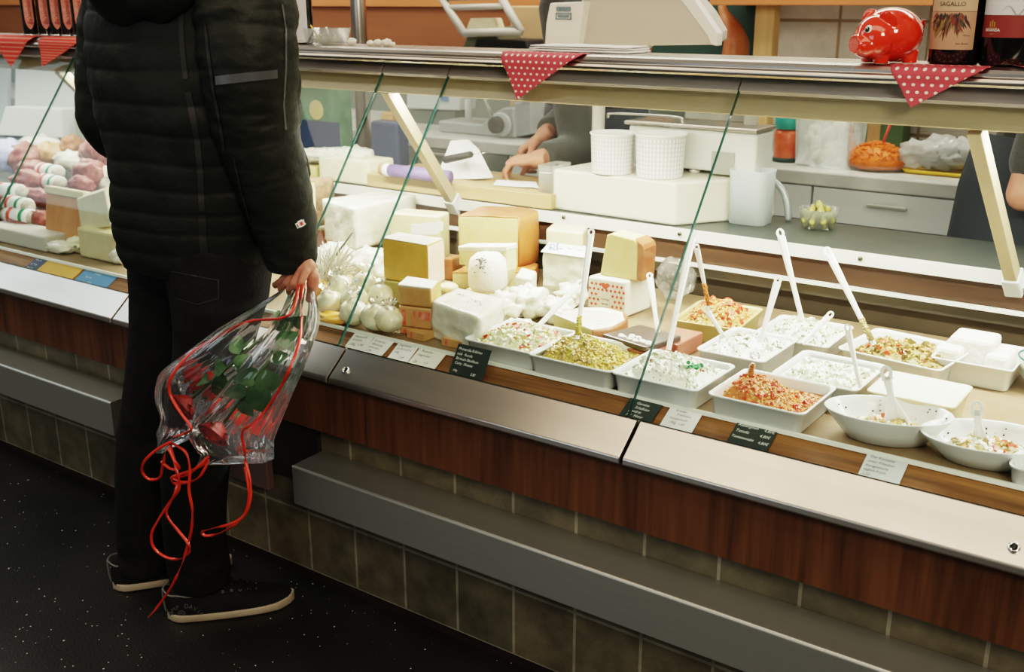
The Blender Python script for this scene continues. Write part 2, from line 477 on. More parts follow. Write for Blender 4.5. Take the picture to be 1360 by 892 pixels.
# floor: black rubber with pale flecks
def floor_mat():
    m, nt, out = _nt('black_speckled_floor'); L = nt.links
    b = N(nt, 'ShaderNodeBsdfPrincipled', Roughness=0.42); L.new(b.outputs[0], out.inputs[0])
    tc = N(nt, 'ShaderNodeTexCoord')
    vo = N(nt, 'ShaderNodeTexVoronoi', Scale=95.0); L.new(tc.outputs['Object'], vo.inputs['Vector'])
    no = N(nt, 'ShaderNodeTexNoise', Scale=3.0, Detail=5.0); L.new(tc.outputs['Object'], no.inputs['Vector'])
    sc = N(nt, 'ShaderNodeSeparateColor'); L.new(vo.outputs['Color'], sc.inputs[0])
    gt = N(nt, 'ShaderNodeMath', operation='GREATER_THAN'); gt.inputs[1].default_value = 0.80; L.new(sc.outputs[0], gt.inputs[0])
    # fleck size differs from cell to cell
    sz = N(nt, 'ShaderNodeMath', operation='MULTIPLY'); sz.inputs[1].default_value = 0.21; L.new(sc.outputs[1], sz.inputs[0])
    lt = N(nt, 'ShaderNodeMath', operation='LESS_THAN'); L.new(vo.outputs['Distance'], lt.inputs[0]); L.new(sz.outputs[0], lt.inputs[1])
    an = N(nt, 'ShaderNodeMath', operation='MULTIPLY'); L.new(gt.outputs[0], an.inputs[0]); L.new(lt.outputs[0], an.inputs[1])
    mr = N(nt, 'ShaderNodeMapRange'); mr.inputs[1].default_value = 0.3; mr.inputs[2].default_value = 0.7; L.new(no.outputs[0], mr.inputs[0])
    m1 = N(nt, 'ShaderNodeMix', data_type='RGBA'); m1.inputs[6].default_value = c4((0.010, 0.011, 0.011)); m1.inputs[7].default_value = c4((0.024, 0.023, 0.021)); L.new(mr.outputs[0], m1.inputs[0])
    m2 = N(nt, 'ShaderNodeMix', data_type='RGBA'); m2.inputs[7].default_value = c4((0.55, 0.56, 0.53)); L.new(m1.outputs[2], m2.inputs[6]); L.new(an.outputs[0], m2.inputs[0])
    L.new(m2.outputs[2], b.inputs['Base Color'])
    bp = N(nt, 'ShaderNodeBump', Strength=0.25, Distance=0.004); n3 = N(nt, 'ShaderNodeTexNoise', Scale=160.0); L.new(tc.outputs['Object'], n3.inputs['Vector'])
    L.new(n3.outputs[0], bp.inputs['Height']); L.new(bp.outputs[0], b.inputs['Normal'])
    return m

# ------------------------------------------------------------------ the room
mb = MB(); mb.add([(-9, -4, 0), (4, -4, 0), (4, 4, 0), (-9, 4, 0)], [(0, 1, 2, 3)])
tag(mb.build('floor', floor_mat()), kind='structure')
XO = at(915, 40, y=2.45).x
mb = MB(); mb.box((XO, 2.45, 0), (3.2, 2.55, 2.7)); tag(mb.build('wall_back', M_['tile_wall']), kind='structure')
M_['wall_green'] = mat('grey_green_wall', (0.17, 0.20, 0.17), (0.12, 0.15, 0.13), scale=3, rough=0.6)
mb = MB(); mb.box((-9, 2.45, 0), (XO, 2.55, 2.7)); tag(mb.build('wall_rear', M_['wall_green']), kind='structure')
# orange boarding on the upper wall, a plank below and a lighter one above
mb = MB()
zb = at(560, 60, y=2.42).z - 0.03
mb.box((-8.6, 2.40, zb), (XO - 0.02, 2.45, 1.345), 0); mb.box((-8.6, 2.385, 1.35), (XO - 0.02, 2.45, 1.75), 1)
M_['orange_dark'] = mat_wood('terracotta_boards', (0.22, 0.085, 0.038), (0.28, 0.11, 0.048), 'X', scale=3, rough=0.5)
tag(mb.build('trim_1', [M_['orange_dark'], M_['orange_wood']]), kind='structure')

# steel post standing behind the counter
pp = at(478, 60, y=1.72)
mb = MB(); mb.lathe([(0.032, 0), (0.032, 2.6)], (pp.x, pp.y, 0), 20)
mb.lathe([(0.055, 0), (0.055, 0.012), (0.034, 0.02)], (pp.x, pp.y, 0), 20)
o = mb.build('support_post', M_['steel_rail'], loc=(pp.x, pp.y, 0)); tag(o, 'round steel post rising behind the counter left of the meat slicer', 'post')
p2 = at(456, 150, y=2.1)
mb = MB(); mb.lathe([(0.022, .83), (0.022, 1.18), (0.0, 1.19)], (p2.x, p2.y, 0), 16)
tag(mb.build('support_post', M_['white_dark'], loc=(p2.x, p2.y, 0)), 'short pale grey post seen through the glass left of the steel post', 'post')

# ------------------------------------------------------------------ the counter
D = 0.665                       # level of the display deck
JOINTS = [-4.66, -3.92, -3.18, -2.42, -1.653, -0.909, -0.165, 0.58]
GB, GT = V((0, -0.012, 0.6535)), V((0, 0.409, 1.234))
GDIR = (GT - GB).normalized(); GN = V((0, -GDIR.z, GDIR.y))

def extr(name, poly, x0, x1, m, parent, bevel=0.0, mats=None):
    mb = MB(); mb.prism([(x0 + 0.0006, y, z) for y, z in poly], (x1 - x0 - 0.0012, 0, 0))
    return mb.build(name, m, parent, bevel=bevel)

XJ = at(512, 97, y=.409).x
def counter(x0, x1, label, joints, bump0, bump1, struts, rail_m):
    t = thing('display_counter', label, 'counter', ((x0 + x1) / 2, 0.4, 0))
    g = 0.0025
    # base: tiled kick panel on a dark plinth
    extr('kick_panel', [(0, 0.03), (0.02, 0.03), (0.02, 0.45), (0, 0.45)], x0, x1, M_['tile_kick'], t)
    extr('plinth', [(0.012, 0), (0.03, 0), (0.03, 0.031), (0.012, 0.031)], x0, x1, M_['plinth'], t)
    extr('cabinet_body', [(0.02, 0.02), (0.80, 0.02), (0.80, 0.60), (0.02, 0.60)], x0, x1, M_['darkgap'], t)
    extr('wood_panel', [(-0.046, 0.447), (-0.02, 0.447), (-0.02, 0.585), (-0.046, 0.585)], x0, x1, M_['oak'], t)
    # bumper rail, a folded steel channel
    mb = MB(); mb.prism([(bump0, y, z) for y, z in ((-0.1, 0.273), (-0.1, 0.366), (-0.096, 0.370), (0.0, 0.372), (0.0, 0.366), (-0.09, 0.364), (-0.094, 0.360), (-0.094, 0.277), (0, 0.277), (0, 0.273))], (bump1 - bump0, 0, 0))
    mb.box((bump0, -0.1, 0.273), (bump0 + 0.003, 0, 0.37)); mb.box((bump1 - 0.003, -0.1, 0.273), (bump1, 0, 0.37))
    mb.build('bumper_rail', M_['steel_dull'], t, bevel=0.003)
    # sloping steel ledge in lengths
    js = [x0] + [j for j in joints if x0 + 0.05 < j < x1 - 0.05] + [x1]
    for a, b in zip(js[:-1], js[1:]):
        a2, b2 = a + g + (0.022 if a > x0 else 0), b - g + (0.022 if b < x1 else 0)
        led = extr('steel_ledge', [(-0.008, 0.6525), (-0.029, 0.634), (-0.0725, 0.598), (-0.074, 0.586), (-0.050, 0.574), (-0.046, 0.578), (-0.066, 0.590), (-0.064, 0.595), (-0.022, 0.628), (-0.002, 0.646)], a2, b2, M_['steel'], t, bevel=0.0022)
    # deck with its front board and pale rim
    extr('front_board', [(-0.004, 0.634), (0.058, 0.668), (0.060, 0.662), (0.002, 0.627)], x0, x1, M_['walnut'], t)
    extr('deck', [(0.058, 0.640), (0.79, 0.640), (0.79, D), (0.058, D)], x0, x1, mat('deck_steel', (0.24, 0.165, 0.095), (0.30, 0.22, 0.14), scale=8, rough=0.4, metal=0.2), t)  # tan tone carries the brownish reflections between the trays
    extr('deck_rim', [(0.048, 0.6655), (0.051, 0.6715), (0.0565, 0.6715), (0.0575, 0.664)], x0, x1, M_['white_paint'], t)
    # back of the well
    extr('back_panel', [(0.797, 0.60), (0.82, 0.60), (0.82, 0.81), (0.797, 0.81)], x0, x1, M_['tan_metal'], t)
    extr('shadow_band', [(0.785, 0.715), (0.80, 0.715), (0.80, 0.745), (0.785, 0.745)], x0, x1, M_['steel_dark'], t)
    extr('wood_strip', [(0.785, 0.752), (0.80, 0.752), (0.80, 0.805), (0.785, 0.805)], x0, x1, M_['backwood'], t)
    extr('glide_rail', [(0.770, 0.744), (0.797, 0.744), (0.797, 0.751), (0.770, 0.751)], x0, x1, M_['white_paint'], t)
    extr('worktop', [(0.785, 0.806), (1.075, 0.806), (1.075, 0.833), (0.785, 0.833)], x0, x1, M_['green_steel'], t)
    we = extr('worktop_edge', [(0.775, 0.805), (0.785, 0.805), (0.785, 0.8345), (0.775, 0.8345)], x0, x1, M_['white_paint'], t)
    for u, v in ((749, 288), (903, 310), (1143, 343), (706, 297)):
        p = at(u, v, y=0.774)
        if x0 < p.x < x1:
            mb = MB(); mb.lathe([(0.0055, 0.003), (0.0045, -0.002), (0.0, -0.003)], (p.x, 0.7735, p.z), 14, M=Matrix.Rotation(PI / 2, 3, 'X'))
            mb.build('bolt', M_['steel_dark'], we)
    extr('rear_cladding', [(1.06, 0.0), (1.07, 0.0), (1.07, 0.806), (1.06, 0.806)], x0, x1, M_['white_paint'], t)
    # top rail: rounded nose, ribbed face, flat shelf behind
    extr('top_rail', [(0.56, 1.276), (0.395, 1.277), (0.384, 1.274), (0.379, 1.268), (0.378, 1.262), (0.373, 1.259), (0.370, 1.254), (0.371, 1.249), (0.377, 1.245), (0.395, 1.243), (0.56, 1.250)], x0, x1, rail_m, t, bevel=0.001)
    extr('light_housing', [(0.428, 1.178), (0.424, 1.168), (0.432, 1.165), (0.438, 1.172), (0.52, 1.185), (0.52, 1.2425), (0.430, 1.2425)], x0, x1, M_['cream_paint'], t, bevel=0.001)
    for s in struts:
        top, bot = s
        mb = MB(); d = (bot - top); n = d.normalized(); sx = V((1, 0, 0)); ny = n.cross(sx).normalized(); sx = ny.cross(n).normalized()
        def sec(p, w, h): return [p + sx * (w * a) + ny * (h * b) for a, b in ((-1, -1), (1, -1), (1, 1), (-1, 1))]
        mb.loft([sec(top, 0.013, 0.016), sec(bot, 0.013, 0.016)], 0, False)
        st = mb.build('strut', M_['cream_paint'], t, bevel=0.002)
        mb = MB(); q = sx * 0.0; 
        mb.loft([sec(top - ny * 0.016 - sx * 0.004, 0.007, 0.002), sec(bot - ny * 0.016 - sx * 0.004, 0.007, 0.002)], 0, False)
        mb.build('channel', M_['cream_paint'], st)
        mb = MB(); e = bot - n * 0.02
        mb.loft([sec(e, 0.018, 0.021), sec(bot + n * 0.035, 0.018, 0.021)], 0, False); mb.build('foot', M_['white_dark'], st, bevel=0.003)
    # sloping glass front
    gj = [x0] + [j for j in sorted(joints + [XJ]) if x0 + 0.05 < j < x1 - 0.05] + [x1]
    for a, b in zip(gj[:-1], gj[1:]):
        a2, b2 = a + 0.0012, b - 0.0012
        mb = MB(); th = 0.006
        p = [V((a2, 0, 0)) + GB, V((b2, 0, 0)) + GB, V((b2, 0, 0)) + GT, V((a2, 0, 0)) + GT]; q = [k - GN * th for k in p]
        mb.add(p + q, [(0, 1, 2, 3), (7, 6, 5, 4)], 0); mb.add(p + q, [(0, 4, 5, 1), (1, 5, 6, 2), (2, 6, 7, 3), (3, 7, 4, 0)], 1)
        gp = mb.build('glass_pane', [M_['glass'], M_['glass_edge']], t, fix=False)
        # metal clamp that holds the top edge
        cl = [GT + GDIR * 0.012 + GN * 0.003, GT - GDIR * 0.022 + GN * 0.003, GT - GDIR * 0.022 - GN * 0.009, GT + GDIR * 0.012 - GN * 0.009]
        mb = MB(); mb.prism([V((a + 0.002, k.y, k.z)) for k in cl], (b - a - 0.004, 0, 0)); mb.build('glass_clamp', M_['clip'], gp)
    return t

def strut_at(ut, vt, ub, vb):
    return (at(ut, vt, y=0.455), at(ub, vb, y=0.772))
SR = [strut_at(514, 118, 602, 268), strut_at(1296, 170, 1346, 372)]
SLx = -3.36
case_right = counter(-2.42, 0.80, 'long glass-fronted display counter holding cheeses and trays of salads', JOINTS, -1.737, 0.78, SR, M_['steel_rail'])
case_left = counter(-5.4, -2.42, 'left-hand display counter of sausages and wrapped meats behind the customer', JOINTS, -5.3, -2.43,
                    [(V((SLx, 0.455, 1.17)), V((SLx, 0.772, 0.835)))], M_['steel_rail'])
# locks in the ledge
for u, v in ((460, 494), (1346, 733)):
    p = at(u, v, y=-0.050); 
    nrm = V((0, -0.638, 0.770)); Mq = V((0, 0, 1)).rotation_difference(nrm).to_matrix()
    pos = V((p.x, -0.0515, 0.6165))
    mb = MB(); mb.lathe([(0.009, -0.006), (0.009, 0.0025), (0.0075, 0.004), (0.0055, 0.004), (0.0052, 0.001), (0, 0.001)], pos, 20, M=Mq)
    mb.box(tuple(pos + V((-0.0012, -0.004, 0.0005))), tuple(pos + V((0.0012, 0.004, 0.0045))), 1, Mq, pos)
    mb.build('lock', [M_['chrome'], M_['black']], case_right)
# small socket box on the kick panel in the gap between the bumper rails
b0, b1 = at(308, 633, y=-0.03), at(355, 612, y=-0.03)
mb = MB(); mb.box((b0.x, -0.034, b0.z), (b1.x, -0.0125, b1.z + 0.025))
o = mb.build('socket_box', mat('dull_pink_box', (0.13, 0.085, 0.075), rough=0.5), loc=((b0.x + b1.x) / 2, 0, b0.z), bevel=0.003)
tag(o, 'small dull pinkish box on the dark kick panel behind the roses', 'box')
mb = MB(); mb.box((-2.36, -0.012, 0.275), (-1.74, 0.002, 0.44)); mb.build('recess_panel', M_['darkgap'], case_right)
# ------------------------------------------------------------------ more materials
M_['teal'] = mat('teal_lid', (0.03, 0.30, 0.26), rough=0.4)
M_['redsauce'] = mat('red_sauce', (0.50, 0.07, 0.025), (0.60, 0.12, 0.04), scale=30, rough=0.35, coat=0.3)
M_['greenbox'] = mat('green_box', (0.10, 0.17, 0.07), (0.07, 0.13, 0.06), scale=12, rough=0.6)
M_['carrot'] = mat('grated_carrot', (0.78, 0.20, 0.025), (0.60, 0.13, 0.015), scale=60, rough=0.5)
M_['red_plastic'] = mat('red_plastic', (0.60, 0.05, 0.03), rough=0.4)
M_['yellow_plastic'] = mat('yellow_plastic', (0.80, 0.52, 0.06), rough=0.4)
M_['bag'] = mat_clear('clear_bag', (0.96, 0.96, 0.96), 1.0, 0.18, bump=0.8, bscale=35, haze=0.42, hazecol=(0.95, 0.95, 0.92))
M_['tub'] = mat_clear('clear_tub', (0.97, 0.98, 0.97), 0.6, 0.08, haze=0.12, hazecol=(0.9, 0.93, 0.92))
M_['frost'] = mat_clear('frosted_plastic', (0.95, 0.97, 0.97), 0.8, 0.25, haze=0.72, hazecol=(0.88, 0.92, 0.92))
M_['slicer'] = mat('slicer_alloy', (0.46, 0.49, 0.49), (0.38, 0.41, 0.41), scale=5, rough=0.38, metal=0.35)
M_['olive_dark'] = mat('olive_hood', (0.10, 0.105, 0.065), rough=0.5)
M_['darkgreen'] = mat('dark_green_board', (0.018, 0.045, 0.034), rough=0.6)
M_['ham'] = mat('cured_ham', (0.36, 0.11, 0.04), (0.52, 0.22, 0.09), scale=9, rough=0.45, bump=0.3, bscale=20)
M_['grey_shade'] = mat('pale_grey_plastic', (0.52, 0.50, 0.44), rough=0.45)
M_['label_blue'] = mat('label_grey_print', (0.17, 0.24, 0.28), rough=0.7)
M_['skin'] = mat('skin', (0.50, 0.235, 0.150), (0.42, 0.165, 0.105), scale=22, rough=0.5, sss=0.12, bump=0.08, bscale=90)
M_['charcoal'] = mat('charcoal_knit', (0.050, 0.053, 0.045), (0.030, 0.032, 0.028), scale=90, rough=0.85, sheen=0.2, bump=0.3, bscale=160)
M_['navy'] = mat('navy_apron', (0.016, 0.022, 0.030), rough=0.8)
M_['hair'] = mat('dark_hair', (0.02, 0.014, 0.010), (0.035, 0.024, 0.016), scale=40, rough=0.5, stretch=(1, 1, 0.2), bump=0.4, bscale=80)
M_['violet'] = mat('violet_print', (0.14, 0.09, 0.24), (0.20, 0.14, 0.32), scale=8, rough=0.5)
M_['cardboard'] = mat('cardboard_core', (0.36, 0.20, 0.10), rough=0.8)

# paste, rinds, films
def cheese(n, a, b, **k):
    q = dict(scale=26, contrast=(.3, .7), rough=0.38, sss=0.08, bump=0.08, bscale=30, coat=0.15); q.update(k)
    return mat(n, a, b, **q)
M_['ch_pale'] = cheese('pale_cheese', (0.70, 0.63, 0.40), (0.62, 0.55, 0.31))
M_['ch_ivory'] = cheese('ivory_cheese', (0.80, 0.75, 0.54), (0.70, 0.64, 0.42))
M_['ch_yellow'] = cheese('yellow_cheese', (0.62, 0.42, 0.10), (0.54, 0.34, 0.07))
M_['ch_gold'] = cheese('golden_cheese', (0.62, 0.53, 0.26), (0.54, 0.45, 0.19))
M_['ch_green'] = cheese('greenish_paste', (0.56, 0.50, 0.20), (0.48, 0.42, 0.15))
M_['ch_tan'] = cheese('tan_cheese', (0.60, 0.36, 0.16), (0.52, 0.28, 0.11))
M_['rind_brown'] = mat('brown_rind', (0.24, 0.082, 0.032), (0.36, 0.155, 0.065), scale=18, rough=0.5, coat=0.25, bump=0.15, bscale=40)
M_['rind_orange'] = mat('orange_rind', (0.42, 0.17, 0.050), (0.32, 0.11, 0.032), scale=16, rough=0.5, coat=0.25)
M_['rind_white'] = mat('white_bloom', (0.84, 0.82, 0.74), (0.74, 0.71, 0.60), scale=40, rough=0.8, bump=0.4, bscale=60)
M_['rind_grey'] = mat('dark_bark_rind', (0.15, 0.10, 0.06), (0.34, 0.22, 0.13), scale=24, rough=0.8, bump=0.5, bscale=50)
M_['film'] = mat('white_film', (0.84, 0.83, 0.74), (0.68, 0.66, 0.52), scale=22, rough=0.22, coat=0.5, bump=0.55, bscale=26, sss=0.05)
M_['film_clear'] = mat_clear('clear_film', (0.99, 0.99, 0.97), 1.3, 0.10, bump=1.0, bscale=38, haze=0.05, hazecol=(1, 1, 0.96))
M_['red_print'] = mat('red_print', (0.62, 0.10, 0.06), (0.74, 0.34, 0.24), scale=50, rough=0.5)
M_['blue_print'] = mat('blue_print', (0.10, 0.22, 0.42), rough=0.6)
M_['straw'] = mat('white_straw', (0.86, 0.84, 0.74), rough=0.7)
M_['dark_stick'] = mat('dark_stick', (0.10, 0.10, 0.07), rough=0.6)
M_['orange_cheese'] = cheese('orange_cheese', (0.82, 0.46, 0.10), (0.76, 0.38, 0.07))
# salami and meats
M_['meat'] = mat('sliced_meat', (0.20, 0.032, 0.024), (0.42, 0.17, 0.13), scale=36, rough=0.45, coat=0.1, bump=0.3, bscale=30)
M_['meat_dark'] = mat('dark_salami', (0.18, 0.030, 0.024), (0.32, 0.10, 0.08), scale=45, rough=0.5, coat=0.1, bump=0.3, bscale=50)
M_['salami_skin'] = mat('white_mould_skin', (0.62, 0.59, 0.50), (0.34, 0.27, 0.22), scale=45, rough=0.7, bump=0.4, bscale=50)
M_['band_red'] = mat('red_band', (0.62, 0.08, 0.04), rough=0.5)
M_['band_green'] = mat('green_band', (0.03, 0.26, 0.12), rough=0.5)
M_['lilac'] = mat('lilac_wrap', (0.44, 0.46, 0.70), rough=0.4)
M_['beech'] = mat_wood('beech_board', (0.48, 0.22, 0.09), (0.60, 0.30, 0.14), 'Z', scale=8, rough=0.5)
M_['card_mustard'] = mat('mustard_card', (0.52, 0.30, 0.05), rough=0.6)
M_['card_blue'] = mat('blue_card', (0.07, 0.19, 0.36), rough=0.6)
M_['card_navy'] = mat('navy_card', (0.03, 0.05, 0.11), rough=0.6)
# ------------------------------------------------------------------ human figures
def vmix(a, b, t): return V(a) * (1 - t) + V(b) * t

def hand_into(mb, wrist, pdir, ndir, tdir, curl, s=1.0, spread=0.10, thumb=(0.75, 0.5), thumb_curl=0.4):
    """A hand: pdir along the palm, ndir out of the back of the hand, tdir towards the thumb side; curl is one number or four."""
    wrist, p, n, t = V(wrist), V(pdir).normalized(), V(ndir).normalized(), V(tdir)
    t = (t - p * t.dot(p)).normalized(); n = (n - p * n.dot(p) - t * n.dot(t)).normalized()
    if not hasattr(curl, '__len__'): curl = [curl] * 4
    # palm as a flattened loft from wrist to knuckles
    rings = []
    for d, w, h, off in ((-0.030, 0.027, 0.021, 0), (0.0, 0.028, 0.020, 0), (0.025, 0.034, 0.017, 0.002), (0.055, 0.041, 0.015, 0.002), (0.082, 0.042, 0.012, 0.0), (0.092, 0.036, 0.008, 0.0)):
        c = wrist + p * d * s + t * off * s
        rings.append([c + t * (w * s * math.cos(2 * PI * k / 18)) + n * (h * s * math.sin(2 * PI * k / 18)) for k in range(18)])
    mb.loft(rings)
    spec = [(0.028, (0.042, 0.026, 0.021), 0.0090), (0.0095, (0.047, 0.030, 0.023), 0.0092), (-0.0095, (0.043, 0.028, 0.022), 0.0088), (-0.028, (0.033, 0.021, 0.019), 0.0078)]
    for i, (x, ls, r) in enumerate(spec):
        base = wrist + p * (0.078 - abs(x - 0.008) * 0.16) * s + t * x * s
        a = 0.15; pts = [(base, r * 1.1 * s)]; c = base
        side = spread * (x / 0.028)
        for k, l in enumerate(ls):
            a += curl[i] * (0.85, 1.15, 0.8)[k]
            d = (p * math.cos(a) - n * math.sin(a) + t * side * max(0, math.cos(a))).normalized()
            c = c + d * l * s; pts.append((c, r * (1.0, 0.92, 0.78)[k] * s))
        capsules(mb, pts, 10)
        mb.ball(base + n * 0.004 * s, r * 1.05 * s, seg=10, rings=6)
    b = wrist + p * 0.022 * s + t * 0.026 * s - n * 0.004 * s
    th, dn = thumb
    d1 = (p * (1 - th * 0.35) + t * th - n * dn).normalized()
    d2 = (p * 1.0 + t * (0.35 - thumb_curl * 0.5) - n * (dn + thumb_curl)).normalized()
    k1 = b + d1 * 0.042 * s; k2 = k1 + (d1 * 0.4 + d2 * 0.6).normalized() * 0.033 * s; k3 = k2 + d2 * 0.026 * s
    capsules(mb, [(b, 0.0150 * s), (k1, 0.0112 * s), (k2, 0.0098 * s), (k3, 0.0080 * s)], 10)

def head_into(mb, base, face, h=0.235):
    """Neck, skull, jaw, nose and ears; face is the direction the head looks in."""
    f = V(face).normalized(); sd = f.cross(V((0, 0, 1))).normalized(); up = V((0, 0, 1))
    M = Matrix((sd, f, up)).transposed()
    b = V(base); c = b + up * 0.175
    capsules(mb, [(b - up * 0.04, 0.062), (b + up * 0.09 + f * 0.01, 0.055)])
    mb.ball(c + up * 0.02, (0.075, 0.095, 0.105), M=M)
    mb.ball(c - up * 0.055 + f * 0.030, (0.056, 0.064, 0.062), M=M)
    capsules(mb, [(c + f * 0.092 + up * 0.012, 0.009), (c + f * 0.112 - up * 0.022, 0.013)], 10)
    for k in (-1, 1):
        mb.ball(c + sd * 0.078 * k - f * 0.005 - up * 0.005, (0.010, 0.018, 0.030), M=M, seg=10, rings=6)
        mb.ball(c + sd * 0.018 * k + f * 0.098 - up * 0.050, (0.016, 0.010, 0.007), M=M, seg=10, rings=6)
    return c, M

def face_parts(parent, c, M, hair, hairmat, full=0.0):
    mbw = MB(); mbi = MB()
    for k in (-1, 1):
        e = c + M @ V((0.031 * k, 0.090, 0.014)); mbw.ball(e, 0.0115, seg=10, rings=8)
        mbi.ball(e + M @ V((0, 0.0075, 0)), (0.0052, 0.0052, 0.0052), seg=10, rings=6)
    ey = mbw.build('eyes', mat('eye_white', (0.8, 0.8, 0.78), rough=0.2), parent)
    mbi.build('iris', mat('brown_iris', (0.06, 0.03, 0.015), rough=0.2), ey)
    if hair:
        mb = MB(); rg = []
        for j in range(10):
            th = (0.02 + 0.98 * j / 9) * (1.75 + full); ring = []
            for k in range(28):
                ph = 2 * PI * k / 28; front = max(0, math.sin(ph))
                tt = th * (1 - 0.42 * front)
                q = V((math.sin(tt) * math.cos(ph) * 0.084, math.sin(tt) * math.sin(ph) * 0.104, math.cos(tt) * 0.114 + 0.022))
                q *= 1 + 0.03 * noise.noise(q * 60)
                ring.append(c + M @ q)
            rg.append(ring)
        mb.loft(rg, cap0=True, cap1=False); o = mb.build('hair', hairmat, parent)
        sm = o.modifiers.new('thickness', 'SOLIDIFY'); sm.thickness = 0.012; sm.offset = -1

def ring_at(c, a, b, z, fdir, n=40, fn=None):
    """Horizontal body ring: half-width a across, half-depth b along the facing direction."""
    f = V((fdir[0], fdir[1], 0)).normalized(); s = V((f.y, -f.x, 0)); out = []
    for k in range(n):
        t = 2 * PI * k / n; e = 0.86
        x = math.copysign(abs(math.cos(t)) ** e, math.cos(t)); y = math.copysign(abs(math.sin(t)) ** e, math.sin(t))
        q = 1.0 if fn is None else fn(t, z)
        out.append(V((c[0], c[1], z)) + s * (a * q * x) + f * (b * q * y))
    return out

# ------------------------------------------------------------------ staff side: rear counter and what stands on it
YR = 1.80; ZW = 0.8335
ze_top = at(1020, 221, y=YR).z; ze_bot = at(1020, 240, y=YR).z; ZC = ze_top
zdb = at(1190, 305, y=YR).z
kc = thing('rear_counter', 'white rear work counter with a pale marbled top along the back wall', 'counter', (-2.5, 2.1, 0))
mb = MB(); mb.box((-8.4, YR + 0.025, 0), (2.8, 2.44, ze_bot)); mb.build('carcass', M_['wall_green'], kc)
mb = MB(); mb.box((-8.4, YR - 0.01, ze_bot), (2.8, 2.445, ze_top)); mb.build('marble_top', M_['grey_marble'], kc, bevel=0.006)
M_['drawer'] = mat('white_drawer_front', (0.68, 0.71, 0.70), rough=0.35)
xs = at(1079, 250, y=YR).x; dw = 0.62
for k in range(-8, 4):
    xa, xb = xs + k * dw + 0.004, xs + (k + 1) * dw - 0.004
    mb = MB(); mb.box((xa, YR, zdb), (xb, YR + 0.024, ze_bot - 0.004)); dr = mb.build('drawer', M_['drawer'] if k >= -2 else M_['wall_green'], kc, bevel=0.002)
    if k == 0: h0, h1 = at(1151, 272, y=YR - 0.03), at(1204, 279, y=YR - 0.03)
    else: h0, h1 = V((xa + 0.22, YR - 0.03, zdb + 0.095)), V((xa + 0.38, YR - 0.03, zdb + 0.095))
    hz = (h0.z + h1.z) / 2
    mb = MB(); mb.box((h0.x, YR - 0.034, hz - 0.005), (h1.x, YR - 0.024, hz + 0.005)); mb.box((h0.x + 0.01, YR - 0.03, hz - 0.004), (h0.x + 0.02, YR, hz + 0.004)); mb.box((h1.x - 0.02, YR - 0.03, hz - 0.004), (h1.x - 0.01, YR, hz + 0.004))
    mb.build('handle', M_['steel_dull'], dr, bevel=0.002)
    mb = MB(); mb.box((xa, YR, zdb - 0.52), (xb, YR + 0.024, zdb - 0.02)); mb.build('door', M_['drawer'] if k >= -2 else M_['wall_green'], kc, bevel=0.002)

def on_rear(u, v): return at(u, v, z=ZC)
# tomato jar
p = on_rear(1043, 214); s = pxm(p); r = 16.5 / s
t = thing('sauce_jar', 'jar of red tomato sauce with a teal lid on the rear counter', 'jar', p)
mb = MB(); mb.lathe([(r * .9, 0.002), (r, 0.01), (r, 36 / s), (r * .85, 42 / s)], p, 20); mb.build('jar', M_['redsauce'], t)
mb = MB(); mb.lathe([(r * .95, 43 / s), (r, 45 / s), (r, 58 / s), (r * .9, 61 / s), (0, 61 / s)], p, 20); mb.build('lid', M_['teal'], t)
mb = MB(); mb.lathe([(r * 1.01, 0.0), (r * 1.02, 0.016)], p, 20); mb.build('label', M_['darkgreen'], t)
# clear bin with white things in it
p = on_rear(1100, 219); s = pxm(p); a = 40 / s; hgt = 66 / s
t = thing('plastic_bin', 'tall clear plastic bin with pale contents between sauce jar and carrots', 'container', p)
mb = MB(); mb.loft([rrect(p.x, p.y, 2 * a * k, 1.6 * a * k, 0.02, z) for z, k in ((ZC + 0.002, .92), (ZC + hgt, 1.0), (ZC + hgt, .97), (ZC + 0.006, .89))], cap1=True); mb.build('bin', M_['tub'], t)
mb = MB()
for k in range(9): mb.ball(p + V((rnd.uniform(-.6, .6) * a, rnd.uniform(-.4, .4) * a, 0.03 + 0.012 * k)), 0.024, nz=.3, ns=2, seed=k)
mb.build('contents', mat('pale_cream_food', (0.74, 0.66, 0.48), (0.80, 0.76, 0.66), scale=9), t)
# green carton behind
p = on_rear(1168, 205); s = pxm(p)
mb = MB(); mb.box((p.x - 0.075, p.y, ZC), (p.x + 0.075, p.y + 0.09, ZC + 0.19)); mb.box((p.x - 0.05, p.y - 0.002, ZC + 0.03), (p.x - 0.005, p.y, ZC + 0.17), 1)
tag(mb.build('carton', [M_['greenbox'], M_['ch_tan']], loc=p, bevel=0.003), 'dark green carton standing behind the heap of grated carrot', 'box')
# carrots heaped in a low tray, red spoon in it
p = on_rear(1162, 225); s = pxm(p)
t = thing('carrot_dish', 'low dish heaped with grated orange carrot on the rear counter', 'dish', p)
mb = MB(); mb.loft([oval(p.x, p.y, w, w * .8, z) for z, w in ((ZC + .001, .17), (ZC + .02, .20), (ZC + .02, .19), (ZC + .006, .16))]); mb.build('dish', M_['tub'], t)
mb = MB(); mb.ball(p + V((0, 0, 0.022)), (0.09, 0.075, 0.062), nz=.12, ns=3)
for q in mb.v: q.z = max(q.z, ZC + .008)
for k in range(260):
    th, ph = rnd.uniform(0, 1.5), rnd.uniform(0, 2 * PI)
    q = p + V((0.092 * math.sin(th) * math.cos(ph), 0.077 * math.sin(th) * math.sin(ph), 0.024 + 0.064 * math.cos(th)))
    d = V((rnd.uniform(-1, 1), rnd.uniform(-1, 1), rnd.uniform(-.5, .5))).normalized() * 0.009
    mb.tube([q - d, q + d], 0.0022, 5)
